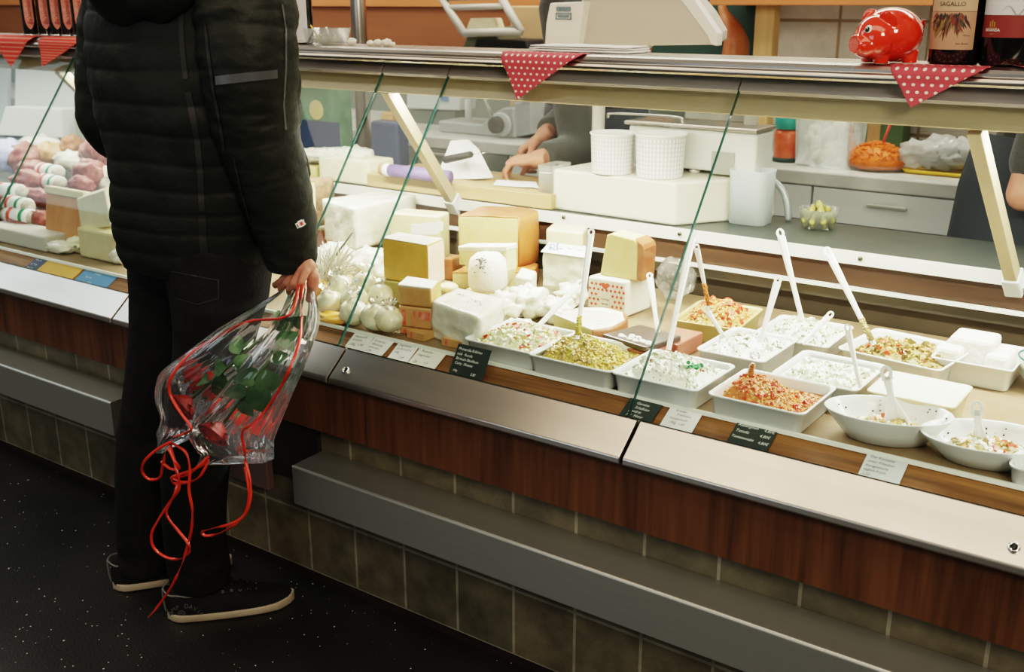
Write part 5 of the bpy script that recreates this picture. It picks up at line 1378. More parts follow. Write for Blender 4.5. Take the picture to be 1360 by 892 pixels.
# parsley sprig on the creamy salad
p = at(926, 489, z=D + .072); mb = MB()
for k in range(26): 
    c = p + V((rnd.gauss(0, .008), rnd.gauss(0, .007), rnd.uniform(0, .006))); M = Euler((rnd.uniform(-.8, .8), rnd.uniform(-.8, .8), rnd.uniform(0, 6))).to_matrix()
    mb.add([c + M @ V(v) * .005 for v in ((-1, -.5, 0), (0, -.9, .2), (1, 0, 0), (.2, .9, .1), (-.7, .6, 0))], [(0, 1, 2, 3, 4)])
tag(mb.build('parsley_sprig', M_['sal_leaf'], loc=p, fix=False), 'bright green parsley sprig on the creamy white salad', 'herb')

def bowl(label, slabel, ul, ur, vtop, vbot, vbase, h, ang, seed, wmul=1.0, fillk=.3, chunks=None, asp=None):
    cu, cv = (ul + ur) / 2, (vtop + vbot) / 2
    sh_ = .012 if ur < 1300 else .034; c = at(cu, cv, z=D + h) + V((0, sh_, 0)); L, R_ = at(ul, cv, z=D + h), at(ur, cv, z=D + h)
    w = (R_ - L).length * wmul; f_, b_ = at(cu, vbot, z=D + h), at(cu, vtop, z=D + h); d = (b_ - f_).length
    t = thing('salad_bowl', label, 'bowl', (c.x, c.y, D))
    mb = MB(); a = _yaw + ang
    mb.loft([oval(c.x, c.y, w * k, d * k, D + zz, 40, a) for k, zz in ((.56, .0008), (.62, .002), (.80, h * .45), (.93, h * .8), (.985, h - .002), (1.0, h), (.985, h + .0015), (.95, h), (.88, h * .8), (.74, h * .45), (.55, .008), (.3, .007))])
    mb.build('bowl', M_['ceramic'], t)
    mb = MB(); r_ = random.Random(seed)      # herb specks left on the inside of the bowl
    for k in range(46):
        an = r_.uniform(0, 2 * PI); kk = r_.uniform(.75, .93); zz = h * (.45 + (kk - .74) / .2 * .5)
        q = oval(c.x, c.y, w * kk * .985, d * kk * .985, D + zz + .001, 40, a)[int(an / (2 * PI) * 40) % 40]
        mb.ball(q, (.0016 * r_.uniform(.5, 1.2),) * 3, seg=5, rings=4)
    mb.build('herb_specks', M_['pepper'], t)['kind'] = 'stuff'
    salad(slabel, c.x, c.y, w * .62, d * .62, D, h * fillk, .010, M_['sal_pale'], chunks, 240, .0052, seed, ang=a, shape='oval')
    return c, w, d
CH_B = [W_('sal_white', 4), W_('sal_tan', 3), W_('sal_red', .7, 'cube', 1.1), W_('sal_brown', 1.2), W_('sal_green', 1, 'flake')]
cb1, wb1, db1 = bowl('big oval white bowl, almost empty, right of the orange grain salad', 'last spoonfuls of diced salad in the big oval bowl', 1094, 1260, 529, 566, 605, .052, -.35, 41, chunks=CH_B, fillk=.33)
cb2, wb2, db2 = bowl('oval white bowl with a speckled inside at the front right corner', 'diced vegetable salad in the speckled front right bowl', 1218, 1402, 566, 610, 640, .044, -.30, 42, chunks=CH_B, fillk=.42)
q = at(1372, 612, z=D + .05); mb = MB(); tray_geo(mb, q.x + .03, q.y + .035, .13, .08, D, .034, 0, .02)
tag(mb.build('salad_tray', M_['ceramic'], loc=(q.x, q.y, D)), 'corner of a small white dish cut off by the right picture edge', 'tray')
# second row
salad_tray('white tray of smooth creamy salad in the middle of the second row', 'smooth white creamy salad with black specks', [(958, 490), (1060, 494), (1127, 468)], M_['ceramic'], depth=.19, angf=0, z=D, h=.052, fill=.046, mound=.014, base=M_['sal_white'],
           chunks=[W_('sal_white', 1, 'flake', 1.4), W_('pepper', 1.2, 'speck', .22), W_('sal_herb', .5, 'flake', .4)], n=150, csize=.006, seed=6, shift=(-.055, .055))
salad_tray('white tray of herbed curd salad right behind the orange grain salad', 'white curd with green herbs, scooped hollow in the middle', [(1030, 501), (1150, 518), (1216, 491)], M_['ceramic'], depth=.178, angf=0, h=.045, fill=.036, mound=-.010, base=M_['sal_white'],
           chunks=[W_('sal_white', 4, 'flake', 1.2), W_('sal_green', 2, 'flake', .8), W_('sal_herb', 2.4, 'flake', .5), W_('pepper', .6, 'speck', .22)], n=380, csize=.0044, seed=7)
cx, cy, w, d, ang = tray_box([(1152, 517), (1270, 539), (1354, 526)], D, .06)
d = .135; mb = MB(); tray_geo(mb, cx, cy + .012, w * 1.02, d, D, .056, 0, .012, .84); tag(mb.build('spread_tray', M_['tray_cream'], loc=(cx, cy, D)), 'cream tray filled level with white spread behind the two bowls', 'tray')
mb = MB(); mb.grid(lambda a, b: V((cx + (a - .5) * w * .98, cy + .012 + (b - .5) * d * .95, D + .0565 + .004 * math.sin(PI * a) * math.sin(PI * b) + .0012 * noise.noise(V((a * 7, b * 6, 2))))), 20, 14)
tag(mb.build('white_spread', M_['sal_white'], loc=(cx, cy, D), fix=False), 'smooth white spread levelled in the cream tray', 'spread', kind='stuff')
# terrine tray
p0 = at(800, 462, z=D); 
t = thing('pate_loaf', 'dark-crusted meat pate loaf with a white-topped edge behind the creamy salad', 'pate', p0)
q = [at(u, v, z=D + .05) for u, v in ((800, 444), (858, 462), (905, 446), (850, 431))]
mb = MB(); mb.prism([V((p.x, p.y, D + .001)) for p in q], (0, 0, .038)); mb.build('meat', M_['pate'], t, bevel=.004)
mb = MB(); mb.prism([V((p.x, p.y, D + .0395)) for p in q], (0, 0, .012)); mb.build('crust', M_['pate_crust'], t, bevel=.003)
mb = MB(); 
for k in range(14):
    c = vmix(vmix(q[0], q[1], .25 + .05 * k), vmix(q[3], q[2], .25 + .05 * k), .12 + .25 * rnd.random()); mb.ball(V((c.x, c.y, D + .0515)), (.008, .006, .0025), nz=.3, seg=10, rings=6)
mb.build('fat_layer', M_['sal_white'], t)
q = [at(u, v, z=D + .04) for u, v in ((872, 452), (900, 457), (934, 440), (896, 433))]
mb = MB(); mb.prism([V((p.x, p.y, D + .001)) for p in q], (0, 0, .038)); tag(mb.build('pate_slice', M_['pate'], loc=q[0], bevel=.003), 'smooth reddish pate slab right of the dark-crusted loaf', 'pate')
# third row
salad_tray('yellowed tray of couscous salad at the back under the steel wall', 'orange couscous salad with tomato heaped at the back of the case', [(890, 425), (978, 437), (1055, 428)], M_['tray_yellow'], depth=.19, angf=.10, fill=.036, mound=.038, base=M_['sal_tan'],
           chunks=[W_('sal_tan', 5, 'ball'), W_('sal_orange', 4, 'ball'), W_('sal_red', .7, 'cube', 1.5), W_('sal_pale', 1, 'ball', .7)], n=850, csize=.0034, seed=8)
salad_tray('white tray of herb-sprinkled white salad at the back', 'white cabbage salad thick with chopped green herbs', [(996, 452), (1102, 466), (1140, 436)], M_['ceramic'], depth=.18, angf=.02, fill=.036, mound=.028, base=M_['sal_white'],
           chunks=[W_('sal_white', 4, 'flake', 1.1), W_('sal_green', 2, 'flake', .7), W_('sal_herb', 3, 'flake', .5), W_('sal_leaf', .5, 'flake', .5)], n=520, csize=.0044, seed=9, shift=(.0, .03))
salad_tray('white tray of olive-brown stew salad with a spoon at the back right', 'olive-brown aubergine salad with red pepper bits', [(1111, 457), (1229, 493), (1247, 457)], M_['ceramic'], fill=.032, mound=.012, angf=-.12, depth=.19, base=M_['sal_brown'],
           chunks=[W_('sal_brown', 5, 'flake', 1.3), W_('sal_tan', 2, 'ball'), W_('sal_red', .35, 'cube', 1.1), W_('sal_white', .5, 'flake')], n=380, csize=.0048, seed=10, shift=(0.0, .0))
cx, cy, w, d, ang = tray_box([(1232, 468), (1338, 491), (1370, 465)], D, .05)
mb = MB(); tray_geo(mb, cx, cy, w, .17, D, .048, 0, .012, .88); tag(mb.build('salad_tray', M_['ceramic'], loc=(cx, cy, D)), 'white tray holding white cheese blocks at the back right', 'tray')
for k, (ox, oy, sx, sy, sz, lab) in enumerate(((-.020, .03, .085, .08, .075, 'tallest white cheese block in the back right tray'), (.035, .02, .045, .09, .055, 'low white cheese block right of the tallest one'), (-.055, -.02, .05, .05, .058, 'crumbled white cheese block at the front of the back right tray'))):
    mb = MB(); mb.box((cx + ox - sx / 2, cy + oy - sy / 2, D + .007), (cx + ox + sx / 2, cy + oy + sy / 2, D + sz)); tag(mb.build('white_cheese_block', M_['rind_white'], loc=(cx + ox, cy + oy, D), bevel=.008), lab, 'cheese')
# glass bowl cut by the right edge
p = at(1372, 520, z=D + .0); r = .06
c = V((p.x + .02, p.y + .03, D)); t = thing('glass_bowl', 'glass bowl of white cream cut off by the right picture edge', 'bowl', c)
mb = MB(); mb.lathe([(0, .001), (r * .6, .001), (r * .9, .03), (r, .062), (r * 1.0, .064), (r * .96, .062), (r * .86, .03), (r * .55, .005), (0, .005)], c, 32); mb.build('bowl', M_['tub'], t)
mb = MB(); mb.lathe([(0, .006), (r * .56, .0065), (r * .84, .03), (r * .92, .05), (r * .5, .054), (0, .055)], c, 28); mb.build('cream', M_['sal_white'], t)
mb = MB(); mb.tube([c + V((r * .99 * math.cos(2 * PI * k / 32), r * .99 * math.sin(2 * PI * k / 32), .064)) for k in range(33)], .002, 6); mb.build('rim', M_['glass_edge'], t)

# ------------------------------------------------------------------ white serving spoons
def spoon(label, bu, bv, by, tu, tv, ty, w=.017, hole=True, stain=None, ladle=False, name='serving_spoon', wt=None):
    b, tp = at(bu, bv, y=by), at(tu, tv, y=ty); ax = (tp - b); L = ax.length; ax.normalize()
    view = (CAM - (b + tp) / 2).normalized(); sd = ax.cross(view).normalized(); n = sd.cross(ax).normalized()
    t = thing(name, label, 'spoon', b)
    P = lambda x, y, z=0.0: b + sd * x + ax * y + n * z
    mb = MB(); w1 = wt or w; w0 = w * .62; th = .0022
    ye = L - w1 * .95
    def ring(y, ww): return [P(-ww / 2, y, 0), P(-ww * .25, y, th), P(ww * .25, y, th), P(ww / 2, y, 0), P(ww * .3, y, -th * .6), P(-ww * .3, y, -th * .6)]
    mb.loft([ring(y, ww) for y, ww in ((-.01, w0), (L * .3, w0), (L * .62, (w0 + w1) / 2), (ye - .012, w1 * .96), (ye - w1 * .45, w1))], 0, False)
    # rounded end with a hanging hole
    cy_ = ye; N_ = 28; o1, i1 = [], []
    for k in range(N_):
        a = 2 * PI * k / N_
        ox, oy = math.cos(a) * w1 / 2, math.sin(a) * w1 * .62
        o1.append((ox, cy_ + oy)); i1.append((math.cos(a) * w1 * .19, cy_ + math.sin(a) * w1 * .36 + w1 * .06))
    rg = []
    for pr, zz in ((o1, th * .8), (i1, th * .8), (i1, -th * .6), (o1, -th * .6)): rg.append([P(x, y, zz) for x, y in pr])
    rg.append(rg[0]); mb.loft(rg, 0, False, False, False)
    mb.build('handle', M_['white_plastic'], t)
    if ladle:
        m2 = MB(); rows = []
        for (yy, ww, dp) in ((.012, w0, .001), (.0, w0 * 1.4, .001), (-.012, .026, .004), (-.030, .042, .009), (-.050, .048, .010), (-.066, .040, .006)):
            rows.append([P(-ww / 2 + ww * i / 8, yy, -dp * math.sin(PI * i / 8) - .0012 * 0) for i in range(9)])
        m2.loft(rows, 0, True, False, False, closed=False); so = m2.build('ladle', M_['white_plastic'], t, fix=False)
        sm = so.modifiers.new('thickness', 'SOLIDIFY'); sm.thickness = .002
    if stain:
        m3 = MB(); a0, a1, ms = stain
        for k in range(30):
            y = L * (a0 + (a1 - a0) * rnd.random()); m3.ball(P(rnd.uniform(-.4, .4) * w0, y, th), (.0035, .0035, .0026), nz=.4, seg=8, rings=6)
        m3.tube([P(0, L * a0, 0), P(0, L * a1, 0)], [w0 * .62, w0 * .5], 10); m3.build('food_residue', ms, t)
    return t
spoon('upright spoon handle in the yellow-green salad', 767, 445, .13, 786, 301, .30, .016, stain=(.0, .17, M_['sal_olive']))
spoon('spoon handle lying back across the crumpled parcels', 712, 436, .17, 775, 371, .34, .017)
spoon('short upright spoon handle behind the pate loaf', 873, 436, .30, 862, 360, .40, .015)
spoon('long spoon handle crossing the right glass joint', 889, 458, .20, 922, 302, .36, .017)
spoon('spoon handle leaning on the long one with orange residue', 941, 404, .48, 924, 322, .42, .013, stain=(.0, .35, M_['sal_orange']))
spoon('short spoon end sticking out of the smooth creamy salad', 957, 440, .36, 934, 404, .36, .014)
spoon('tallest spoon handle, leaning left in the herb-sprinkled salad', 1064, 420, .46, 1034, 300, .50, .017)
spoon('spoon handle stained olive-brown in the stew salad', 1158, 452, .46, 1095, 325, .52, .017, stain=(.0, .22, M_['sal_brown']))
spoon('spoon handle leaning right out of the herb salad', 1008, 460, .34, 1036, 362, .42, .016)
spoon('spoon handle lying flat on the herb-sprinkled salad', 1070, 452, .42, 1108, 412, .48, .014)
spoon('slim spoon handle upright in the herbed curd', 1141, 508, .24, 1124, 427, .28, .013)
spoon('white slotted spoon standing in the big oval bowl', 1185, 534, cb1.y + .012, 1174, 480, cb1.y + .02, .019, ladle=True, wt=.021)
spoon('white slotted spoon standing in the speckled front right bowl', 1300, 572, cb2.y + .012, 1296, 526, cb2.y + .02, .019, ladle=True, wt=.021)
spoon('orange-smeared spoon stub in the orange grain salad', 992, 512, .13, 1001, 479, .14, .012, stain=(.1, .9, M_['sal_orange']))

# ------------------------------------------------------------------ price cards on the front board
B0, B1 = V((0, -0.004, 0.634)), V((0, 0.058, 0.668)); BD = (B1 - B0).normalized(); BNn = V((0, -BD.z, BD.y))
def on_board(u, v, lift=.002):
    """Point of the sloping front board seen at a point of the photo."""
    d = _fwd + _r * ((u - W_PX / 2) / F_PX) - _u * ((v - H_PX / 2) / F_PX); o = V((0, B0.y, B0.z)) + BNn * lift
    t = (o - CAM).dot(BNn) / d.dot(BNn); return CAM + d * t
def card(name, label, ul, vl, ur, vr, m, ink, lines, k=0, hgt=None, tilt=0.0, cat='price card', stand=None):
    """A card leaning on the front board between two upper corners; lines are (text, x, y, size) in card units."""
    a, b = on_board(ul, vl, .0022 + .0012 * k), on_board(ur, vr, .0022 + .0012 * k)
    bd = BD
    if stand: a, b = at(ul, vl, y=stand), at(ur, vr, y=stand); a.z = b.z = (a.z + b.z) / 2; bd = V((0, .034, .056)).normalized()
    ex = (b - a); w = ex.length; ex.normalize(); ex = (ex + bd * tilt).normalized(); ey = -(bd - ex * bd.dot(ex)).normalized(); n = ex.cross(ey)
    if n.dot(CAM - a) < 0: n = -n
    h = hgt or .060
    mb = MB(); r_ = .003; pl = [a, a + ex * w, a + ex * w + ey * (h - r_), a + ex * (w - r_) + ey * h, a + ey * h]
    mb.prism(pl, -n * .0011); c = (a + b) / 2
    t = thing(name, label, cat, c); mb.build('card', m, t, fix=True)
    mt = MB()
    for (tx, x, y, s) in lines:
        vs, fs = text_mesh(tx, s * h, .18)
        if not fs: continue
        mt.add([a + ex * (x * w + q.x * .92) + ey * (y * h - q.y) + n * .0004 for q in vs], fs)
    if lines: mt.build('writing', ink, t, fix=False)
    return t
def wl(rows): return rows
card('price_card', 'white handwritten price card, first from the glass joint', 472, 441, 497, 447, M_['paper'], M_['ink'], [('Mozzarella', .12, .24, .15), ('di bufala', .12, .42, .15), ('100g  1,90', .1, .66, .17)], 0, tilt=.10)
card('price_card', 'white handwritten price card overlapping the first one', 500, 446, 525, 452, M_['paper'], M_['ink'], [('Scamorza', .1, .24, .15), ('affumicata', .1, .42, .15), ('geräuchert', .1, .58, .13), ('1,79', .1, .78, .15)], 1, tilt=-.05)
card('price_card', 'white price card with a tear-shaped gap on its left, third in line', 531, 453, 557, 459, M_['paper'], M_['ink'], [('Ziegenkäse', .08, .22, .14), ('mit Kräutern', .08, .40, .14), ('100g', .08, .58, .14), ('2,20', .45, .80, .15)], 0, tilt=.06)
card('price_card', 'cream price card with larger pen writing left of the first chalkboard', 560, 459, 595, 467, mat('cream_paper', (0.78, 0.77, 0.68), rough=.8), M_['ink'], [('Pecorino', .12, .26, .16), ('stagionato', .1, .46, .15), ('26  -  17', .12, .82, .20)], 1)
card('chalkboard_sign', 'small black chalkboard sign beside the cream price card', 609, 455, 653, 466, M_['slate'], M_['chalk'], [('Mozzarella Röllchen', .06, .19, .125), ('mild   Rucola', .06, .36, .125), ('Bärlauch /Basilikum', .06, .51, .125), ('Curry  /Ananas', .07, .66, .125), ('100g', .08, .90, .10), ('2,80', .62, .92, .12)], 2, .066, stand=.036)
card('chalkboard_sign', 'black chalkboard sign behind the right glass joint', 838, 527, 880, 538, M_['slate'], M_['chalk'], [('Gemüse', .28, .22, .15), ('Schafkäse', .30, .40, .15), ('gewürzt', .18, .57, .15), ('pur  Natur', .18, .74, .15), ('1,80 €', .4, .93, .13)], 1, .058)
card('price_card', 'white price card right of the second chalkboard', 892, 538, 934, 548, M_['paper'], M_['ink'], [('Kräuter', .22, .18, .13), ('Frischkäse', .3, .34, .13), ('hausgemacht', .15, .52, .13), ('100g  1,60', .2, .70, .14)], 1, .058)
card('chalkboard_sign', 'black chalkboard sign with three chalked prices under the orange salad', 982, 556, 1035, 569, M_['slate'], M_['chalk'], [('Auberginen', .05, .25, .155), ('4,80€', .70, .26, .155), ('Tsatsiki', .06, .49, .155), ('4,80€', .66, .50, .155), ('Tomatensalat', .03, .73, .145), ('4,80€', .70, .76, .15)], 1, .058)
card('price_card', 'greyish price card with dense handwriting under the bowls', 1154, 598, 1208, 611, mat('grey_paper', (0.60, 0.62, 0.62), rough=.8), M_['ink'], [('Der Käsesalat', .1, .22, .13), ('unser Klassiker', .08, .38, .13), ('hausgemacht', .07, .54, .13), ('täglich frisch', .07, .69, .13), ('1,50', .08, .85, .13)], 1, .060)

# ------------------------------------------------------------------ left case: sausages and wrapped meats
def salami_proto():
    t = thing('salami', '', 'salami', (0, 0, 0), 'white salamis with red and green bands')
    L = .17; r = .027
    prof = [(-L / 2, .004), (-L / 2 + .006, .014), (-L / 2 + .018, .022), (-L / 2 + .045, r), (0, r * 1.03), (L / 2 - .045, r), (L / 2 - .018, .022), (L / 2 - .006, .014), (L / 2, .004)]
    mb = MB(); mb.loft([[V((x, rr * math.cos(2 * PI * k / 20), r + rr * math.sin(2 * PI * k / 20))) for k in range(20)] for x, rr in prof]); mb.build('sausage', M_['salami_skin'], t)
    for nm, m, x0, x1 in (('paper_band', M_['paper'], -.048, .055), ('red_band', M_['band_red'], -.034, -.018), ('green_band', M_['band_green'], .022, .038)):
        rr = r * (1.05 if nm == 'paper_band' else 1.07)
        mb = MB(); mb.loft([[V((x, rr * math.cos(2 * PI * k / 24), r + rr * math.sin(2 * PI * k / 24))) for k in range(24)] for x in (x0, x1)]); mb.build(nm, m, t)
    return t
s0 = None
SAL = [(27, 285, .10, .15, 'banded salami second from the bottom, left of the wooden board'), (24, 270, .13, .0, 'banded salami above it at the left, third in the pile'), (12, 252, .15, .2, 'banded salami near the glass joint at the left picture edge'), (69, 240, .10, -.1, 'banded salami lying directly behind the wooden board'),
       (66, 226, .13, -.05, 'topmost banded salami behind the wooden board'), (-8, 262, .11, .3, 'banded salami cut by the left picture edge')]
for k, (u, v, dz, rz, lab) in enumerate(SAL):
    s0 = t = salami_proto() if k == 0 else copy_tree(s0)
    yy = (.20, .22, .28, .42, .45, .30)[k]
    q = at(u, v + 3, y=yy); t.location = (q.x, yy, q.z - .025); t.rotation_euler = (rnd.uniform(0, 6) * 0, 0, rz); t['label'] = lab
bpy.context.view_layer.update()
def meat(name, label, u, v, y, r, m, seed, nz=.3, cat='meat'):
    q = at(u, v, y=y); mb = MB(); mb.ball(q, r, nz=nz, ns=2.6, seed=seed, seg=24, rings=16)
    lo = min(p.z for p in mb.v)
    o = mb.build(name, m, loc=(q.x, y, lo)); return tag(o, label, cat)
# low step under the heap, mostly clear of the meats
mb = MB(); mb.prism([(-4.6, .24, D + .001), (-4.6, .762, D + .001), (-4.6, .762, D + .10), (-4.6, .57, D + .06), (-4.6, .40, D + .025), (-4.6, .27, D + .01)], (2.1, 0, 0))
mb.build('riser', M_['steel_dark'], case_left)
M_L = [('dark_sausage', 'dark red sausage pair at the bottom of the pile above the white dish', 24, 299, .19, (.075, .03, .026), 'meat_dark'), ('dark_sausage', 'dark red sausage right of the bottom pair beside the board', 52, 291, .22, (.045, .028, .03), 'meat_dark'),
       ('dark_sausage', 'dark red sausage end at the left edge under the banded salamis', 2, 275, .26, (.05, .04, .045), 'meat_dark'), ('dark_sausage', 'dark red sausage behind the second banded salami', 50, 262, .33, (.07, .035, .03), 'meat_dark'),
       ('sliced_meat', 'marbled meat pieces heaped above the lower salamis', 38, 240, .40, (.08, .05, .04), 'meat'), ('sliced_meat', 'marbled meat pieces left of the topmost banded salami', 42, 226, .46, (.07, .05, .035), 'meat'),
       ('sliced_meat', 'pink meat parcel beside the jacket, right of the upper salamis', 119, 232, .42, (.07, .05, .05), 'meat'), ('sliced_meat', 'dark pink meat parcel between the salamis and the jacket', 108, 246, .36, (.05, .04, .03), 'meat_dark'),
       ('ham_piece', 'big red ham piece high up at the jacket\'s left edge', 135, 205, .60, (.08, .07, .075), 'meat'), ('ham_piece', 'red ham wrapped in film at the far left top', 36, 212, .58, (.09, .07, .06), 'meat'), ('meat_parcel', 'lilac-wrapped parcel at the far left top', 12, 208, .55, (.075, .06, .065), 'lilac'),
       ('meat_parcel', 'yellowish sausage parcel under the beige carton', 68, 204, .63, (.07, .05, .045), 'ch_tan'), ('meat_parcel', 'speckled white cheese parcel above the topmost banded salami', 95, 213, .55, (.075, .05, .035), 'film'), ('meat_parcel', 'brown cut end of a parcel below the beige carton', 96, 196, .68, (.05, .05, .045), 'rind_orange'),
       ('meat_parcel', 'long white parcel behind the lilac one', 55, 192, .70, (.12, .05, .035), 'film'), ('meat_parcel', 'white film parcel behind the jacket near the cream wedge', 150, 246, .46, (.06, .05, .06), 'film')]
for k, (nm, lab, u, v, y, r, m) in enumerate(M_L): meat(nm, lab, u, v, y, r, M_[m], 50 + k * 3.3)
# wooden board and cream wedge standing in front
q0, q1 = at(61, 321, y=.17), at(110, 321, y=.17); zt_ = at(85, 250, y=.20).z
mb = MB(); mb.box((q0.x, .165, D + .001), (q1.x, .187, zt_), 0, Euler((-.16, 0, 0)).to_matrix(), (q0.x, .17, D)); bd = mb.build('serving_board', M_['beech'], loc=(q0.x, .17, D), bevel=.006); tag(bd, 'reddish wooden serving board standing upright in the left case', 'board')
mb = MB(); mb.box((q0.x - .002, .160, zt_ - .020), (q1.x + .002, .192, zt_ + .003), 0, Euler((-.16, 0, 0)).to_matrix(), (q0.x, .17, D)); mb.build('paper_top', mat('parchment', (0.72, 0.62, 0.40), rough=.7), bd, bevel=.004)
wd = [at(u, v, y=.155) for u, v in ((108, 306), (148, 301), (138, 252), (101, 264))]
mb = MB(); mb.prism(wd, (0, .05, .012)); tag(mb.build('cream_wedge', M_['ch_ivory'], loc=(wd[0].x, .15, wd[0].z), bevel=.004), 'cream-coloured cheese wedge leaning against the wooden board', 'cheese')
mb = MB(); q = at(128, 330, y=.13); mb.box((q.x - .09, .13, D + .001), (q.x + .1, .21, wd[1].z - .012)); tag(mb.build('cheese_piece', M_['ch_pale'], loc=(q.x, .15, D), bevel=.008), 'pale cheese piece under the cream-coloured wedge', 'cheese')
GRPc = None
for k, (u, v, r, m, lab) in enumerate(((80, 335, (.055, .03, .02), 'film', 'white wrapper with torn edge at the left case front'), (105, 334, (.05, .032, .026), 'ch_ivory', 'white cheese with green specks at the left case front'), (128, 340, (.05, .03, .022), 'orange_cheese', 'orange cheese strip beside the white one in the left case'),
                                       (148, 336, (.04, .035, .034), 'ch_pale', 'pale cheese chunk nearest the jacket in the left case'), (160, 350, (.03, .025, .03), 'film', 'white wrapped cheese by the left counter seam'))):
    o = blob('cheese_piece', lab, 'cheese', u, v, D, r, M_[m], .3, 2.2, 70 + k * 3)
    if k == 1:
        tr_ = tree_of(o); mb = MB()
        for uu, vv in ((86, 325), (92, 328), (106, 330), (112, 333), (100, 327)):
            for h_ in on_surface(tr_, [(uu, vv)], .001): mb.ball(h_[0], (.006, .005, .004), seg=8, rings=6)
        if mb.v: mb.build('herbs', M_['sal_herb'], o)
a, b = at(2, 318, y=.10), at(58, 316, y=.10); mb = MB(); mb.box((a.x - .1, .10, D + .001), (b.x, .2, at(30, 309, y=.10).z)); tag(mb.build('white_dish', M_['grey_shade'], loc=(b.x - .1, .15, D), bevel=.006), 'white dish under the sausages at the left picture edge', 'dish')
# coloured cards on the left board
card('price_card', 'dark blue patterned card on the left case board', 51, 340, 66, 344, M_['card_navy'], M_['paper'], [('* + *', .1, .3, .22), ('+ * +', .1, .55, .22), ('* + *', .1, .8, .22)], 0, .070)
card('price_card', 'mustard yellow card on the left case board', 66, 343, 113, 355, M_['card_mustard'], M_['ink'], [], 0, .070)
card('price_card', 'bright blue white-patterned card on the left case board', 116, 356, 158, 366, M_['card_blue'], M_['paper'], [('* * *', .35, .3, .22), ('* * *', .2, .55, .22), ('* *', .4, .8, .22)], 0, .070)
# ------------------------------------------------------------------ the customer
M_['jacket'] = mat('black_puffer', (0.014, 0.0160, 0.0125), (0.022, 0.0248, 0.0195), scale=5, rough=.55, bump=.5, bscale=16, sheen=.0, spec=.22)
M_['tape'] = mat('grey_seam_tape', (0.022, 0.023, 0.021), rough=.6)
M_['tape_light'] = mat('reflective_tape', (0.075, 0.080, 0.085), rough=.4)
M_['jeans'] = mat('black_jeans', (0.0085, 0.0085, 0.0080), (0.014, 0.014, 0.013), scale=12, rough=.8, bump=.3, bscale=120, spec=.25)
M_['shoe'] = mat('black_canvas', (0.009, 0.009, 0.0085), (0.013, 0.013, 0.012), scale=30, rough=.8, bump=.4, bscale=220, spec=.3)
M_['sole'] = mat('cream_sole', (0.46, 0.38, 0.27), (0.36, 0.29, 0.20), scale=12, rough=.7)
M_['shoe_print'] = mat('grey_shoe_print', (0.10, 0.10, 0.09), rough=.8)
M_['piping'] = mat('grey_piping', (0.13, 0.13, 0.12), rough=.6)
YP = -.28
person = thing('person', 'customer in a black puffer jacket and dark jeans holding wrapped roses behind the hip', 'person', (at(250, 790, z=0).x, at(250, 790, z=0).y, 0))
FT = V((-.10, .995, 0)).normalized(); RT = V((FT.y, -FT.x, 0))

# torso: quilted rings, front and back; hem at the hip
prof = [(-96, 196, 300), (-80, 168, 335), (-62, 150, 342), (-40, 138, 354), (-10, 127, 363), (20, 124, 371), (60, 124, 381), (100, 128, 387), (150, 138, 389), (190, 149, 385), (240, 155, 380), (290, 156, 372), (330, 163, 364), (352, 171, 358)]
def prof_at(v):
    for (v0, a0, b0), (v1, a1, b1) in zip(prof[:-1], prof[1:]):
        if v0 <= v <= v1:
            t = (v - v0) / (v1 - v0); t = t * t * (3 - 2 * t) * .35 + t * .65
            return a0 + (a1 - a0) * t, b0 + (b1 - b0) * t
    return prof[-1][1:]
NV = 150; rg = []
quilt = [-60, -24, 12, 52, 88, 130, 168, 205, 238, 268, 292, 320, 347]
def puff(v):
    for a, b in zip(quilt[:-1], quilt[1:]):
        if a <= v <= b: return math.sin(PI * (v - a) / (b - a)) ** .45
    return 0
for j in range(NV):
    v = -96 + (352 + 96) * j / (NV - 1); uL, uR = prof_at(v)
    L, R_ = at(uL, v, y=YP), at(uR, v, y=YP); c = at((uL + uR) / 2, v, y=YP)
    hw = (uR - uL) / 2 / pxm(c); a = hw / .854; b = a * .72; z = c.z; pf = puff(v)
    ring = []
    n = 96
    for k in range(n):
        t = 2 * PI * k / n
        x = math.copysign(abs(math.cos(t)) ** .88, math.cos(t)); y = math.copysign(abs(math.sin(t)) ** .88, math.sin(t))
        # vertical seams divide each quilt into cells; creases run out of them
        cell = abs(math.sin(t * 4 + .4)) ** .35
        wr = .012 * noise.noise(V((math.cos(t) * 3, math.sin(t) * 3, z * 9))) + .007 * noise.noise(V((math.cos(t) * 7, math.sin(t) * 7, z * 24 + 3)))
        q = 1 + .026 * (pf - .75) + .016 * (cell - .8) + wr * 2.2
        p = V((c.x, c.y, z + .006 * noise.noise(V((t * 2.0, v * .01, 5))))) + RT * (a * q * x) + FT * (b * q * y)
        ring.append(p)
    rg.append(ring)
c_hem = sum(rg[-1], V((0, 0, 0))) / len(rg[-1])
rg.append([c_hem + (p - c_hem) * .93 + V((0, 0, .004)) for p in rg[-1]]); rg.append([c_hem + (p - c_hem) * .90 + V((0, 0, .05)) for p in rg[-2]])
mb = MB(); mb.loft(rg, cap0=True, cap1=False)
jacket = mb.build('jacket', M_['jacket'], person)

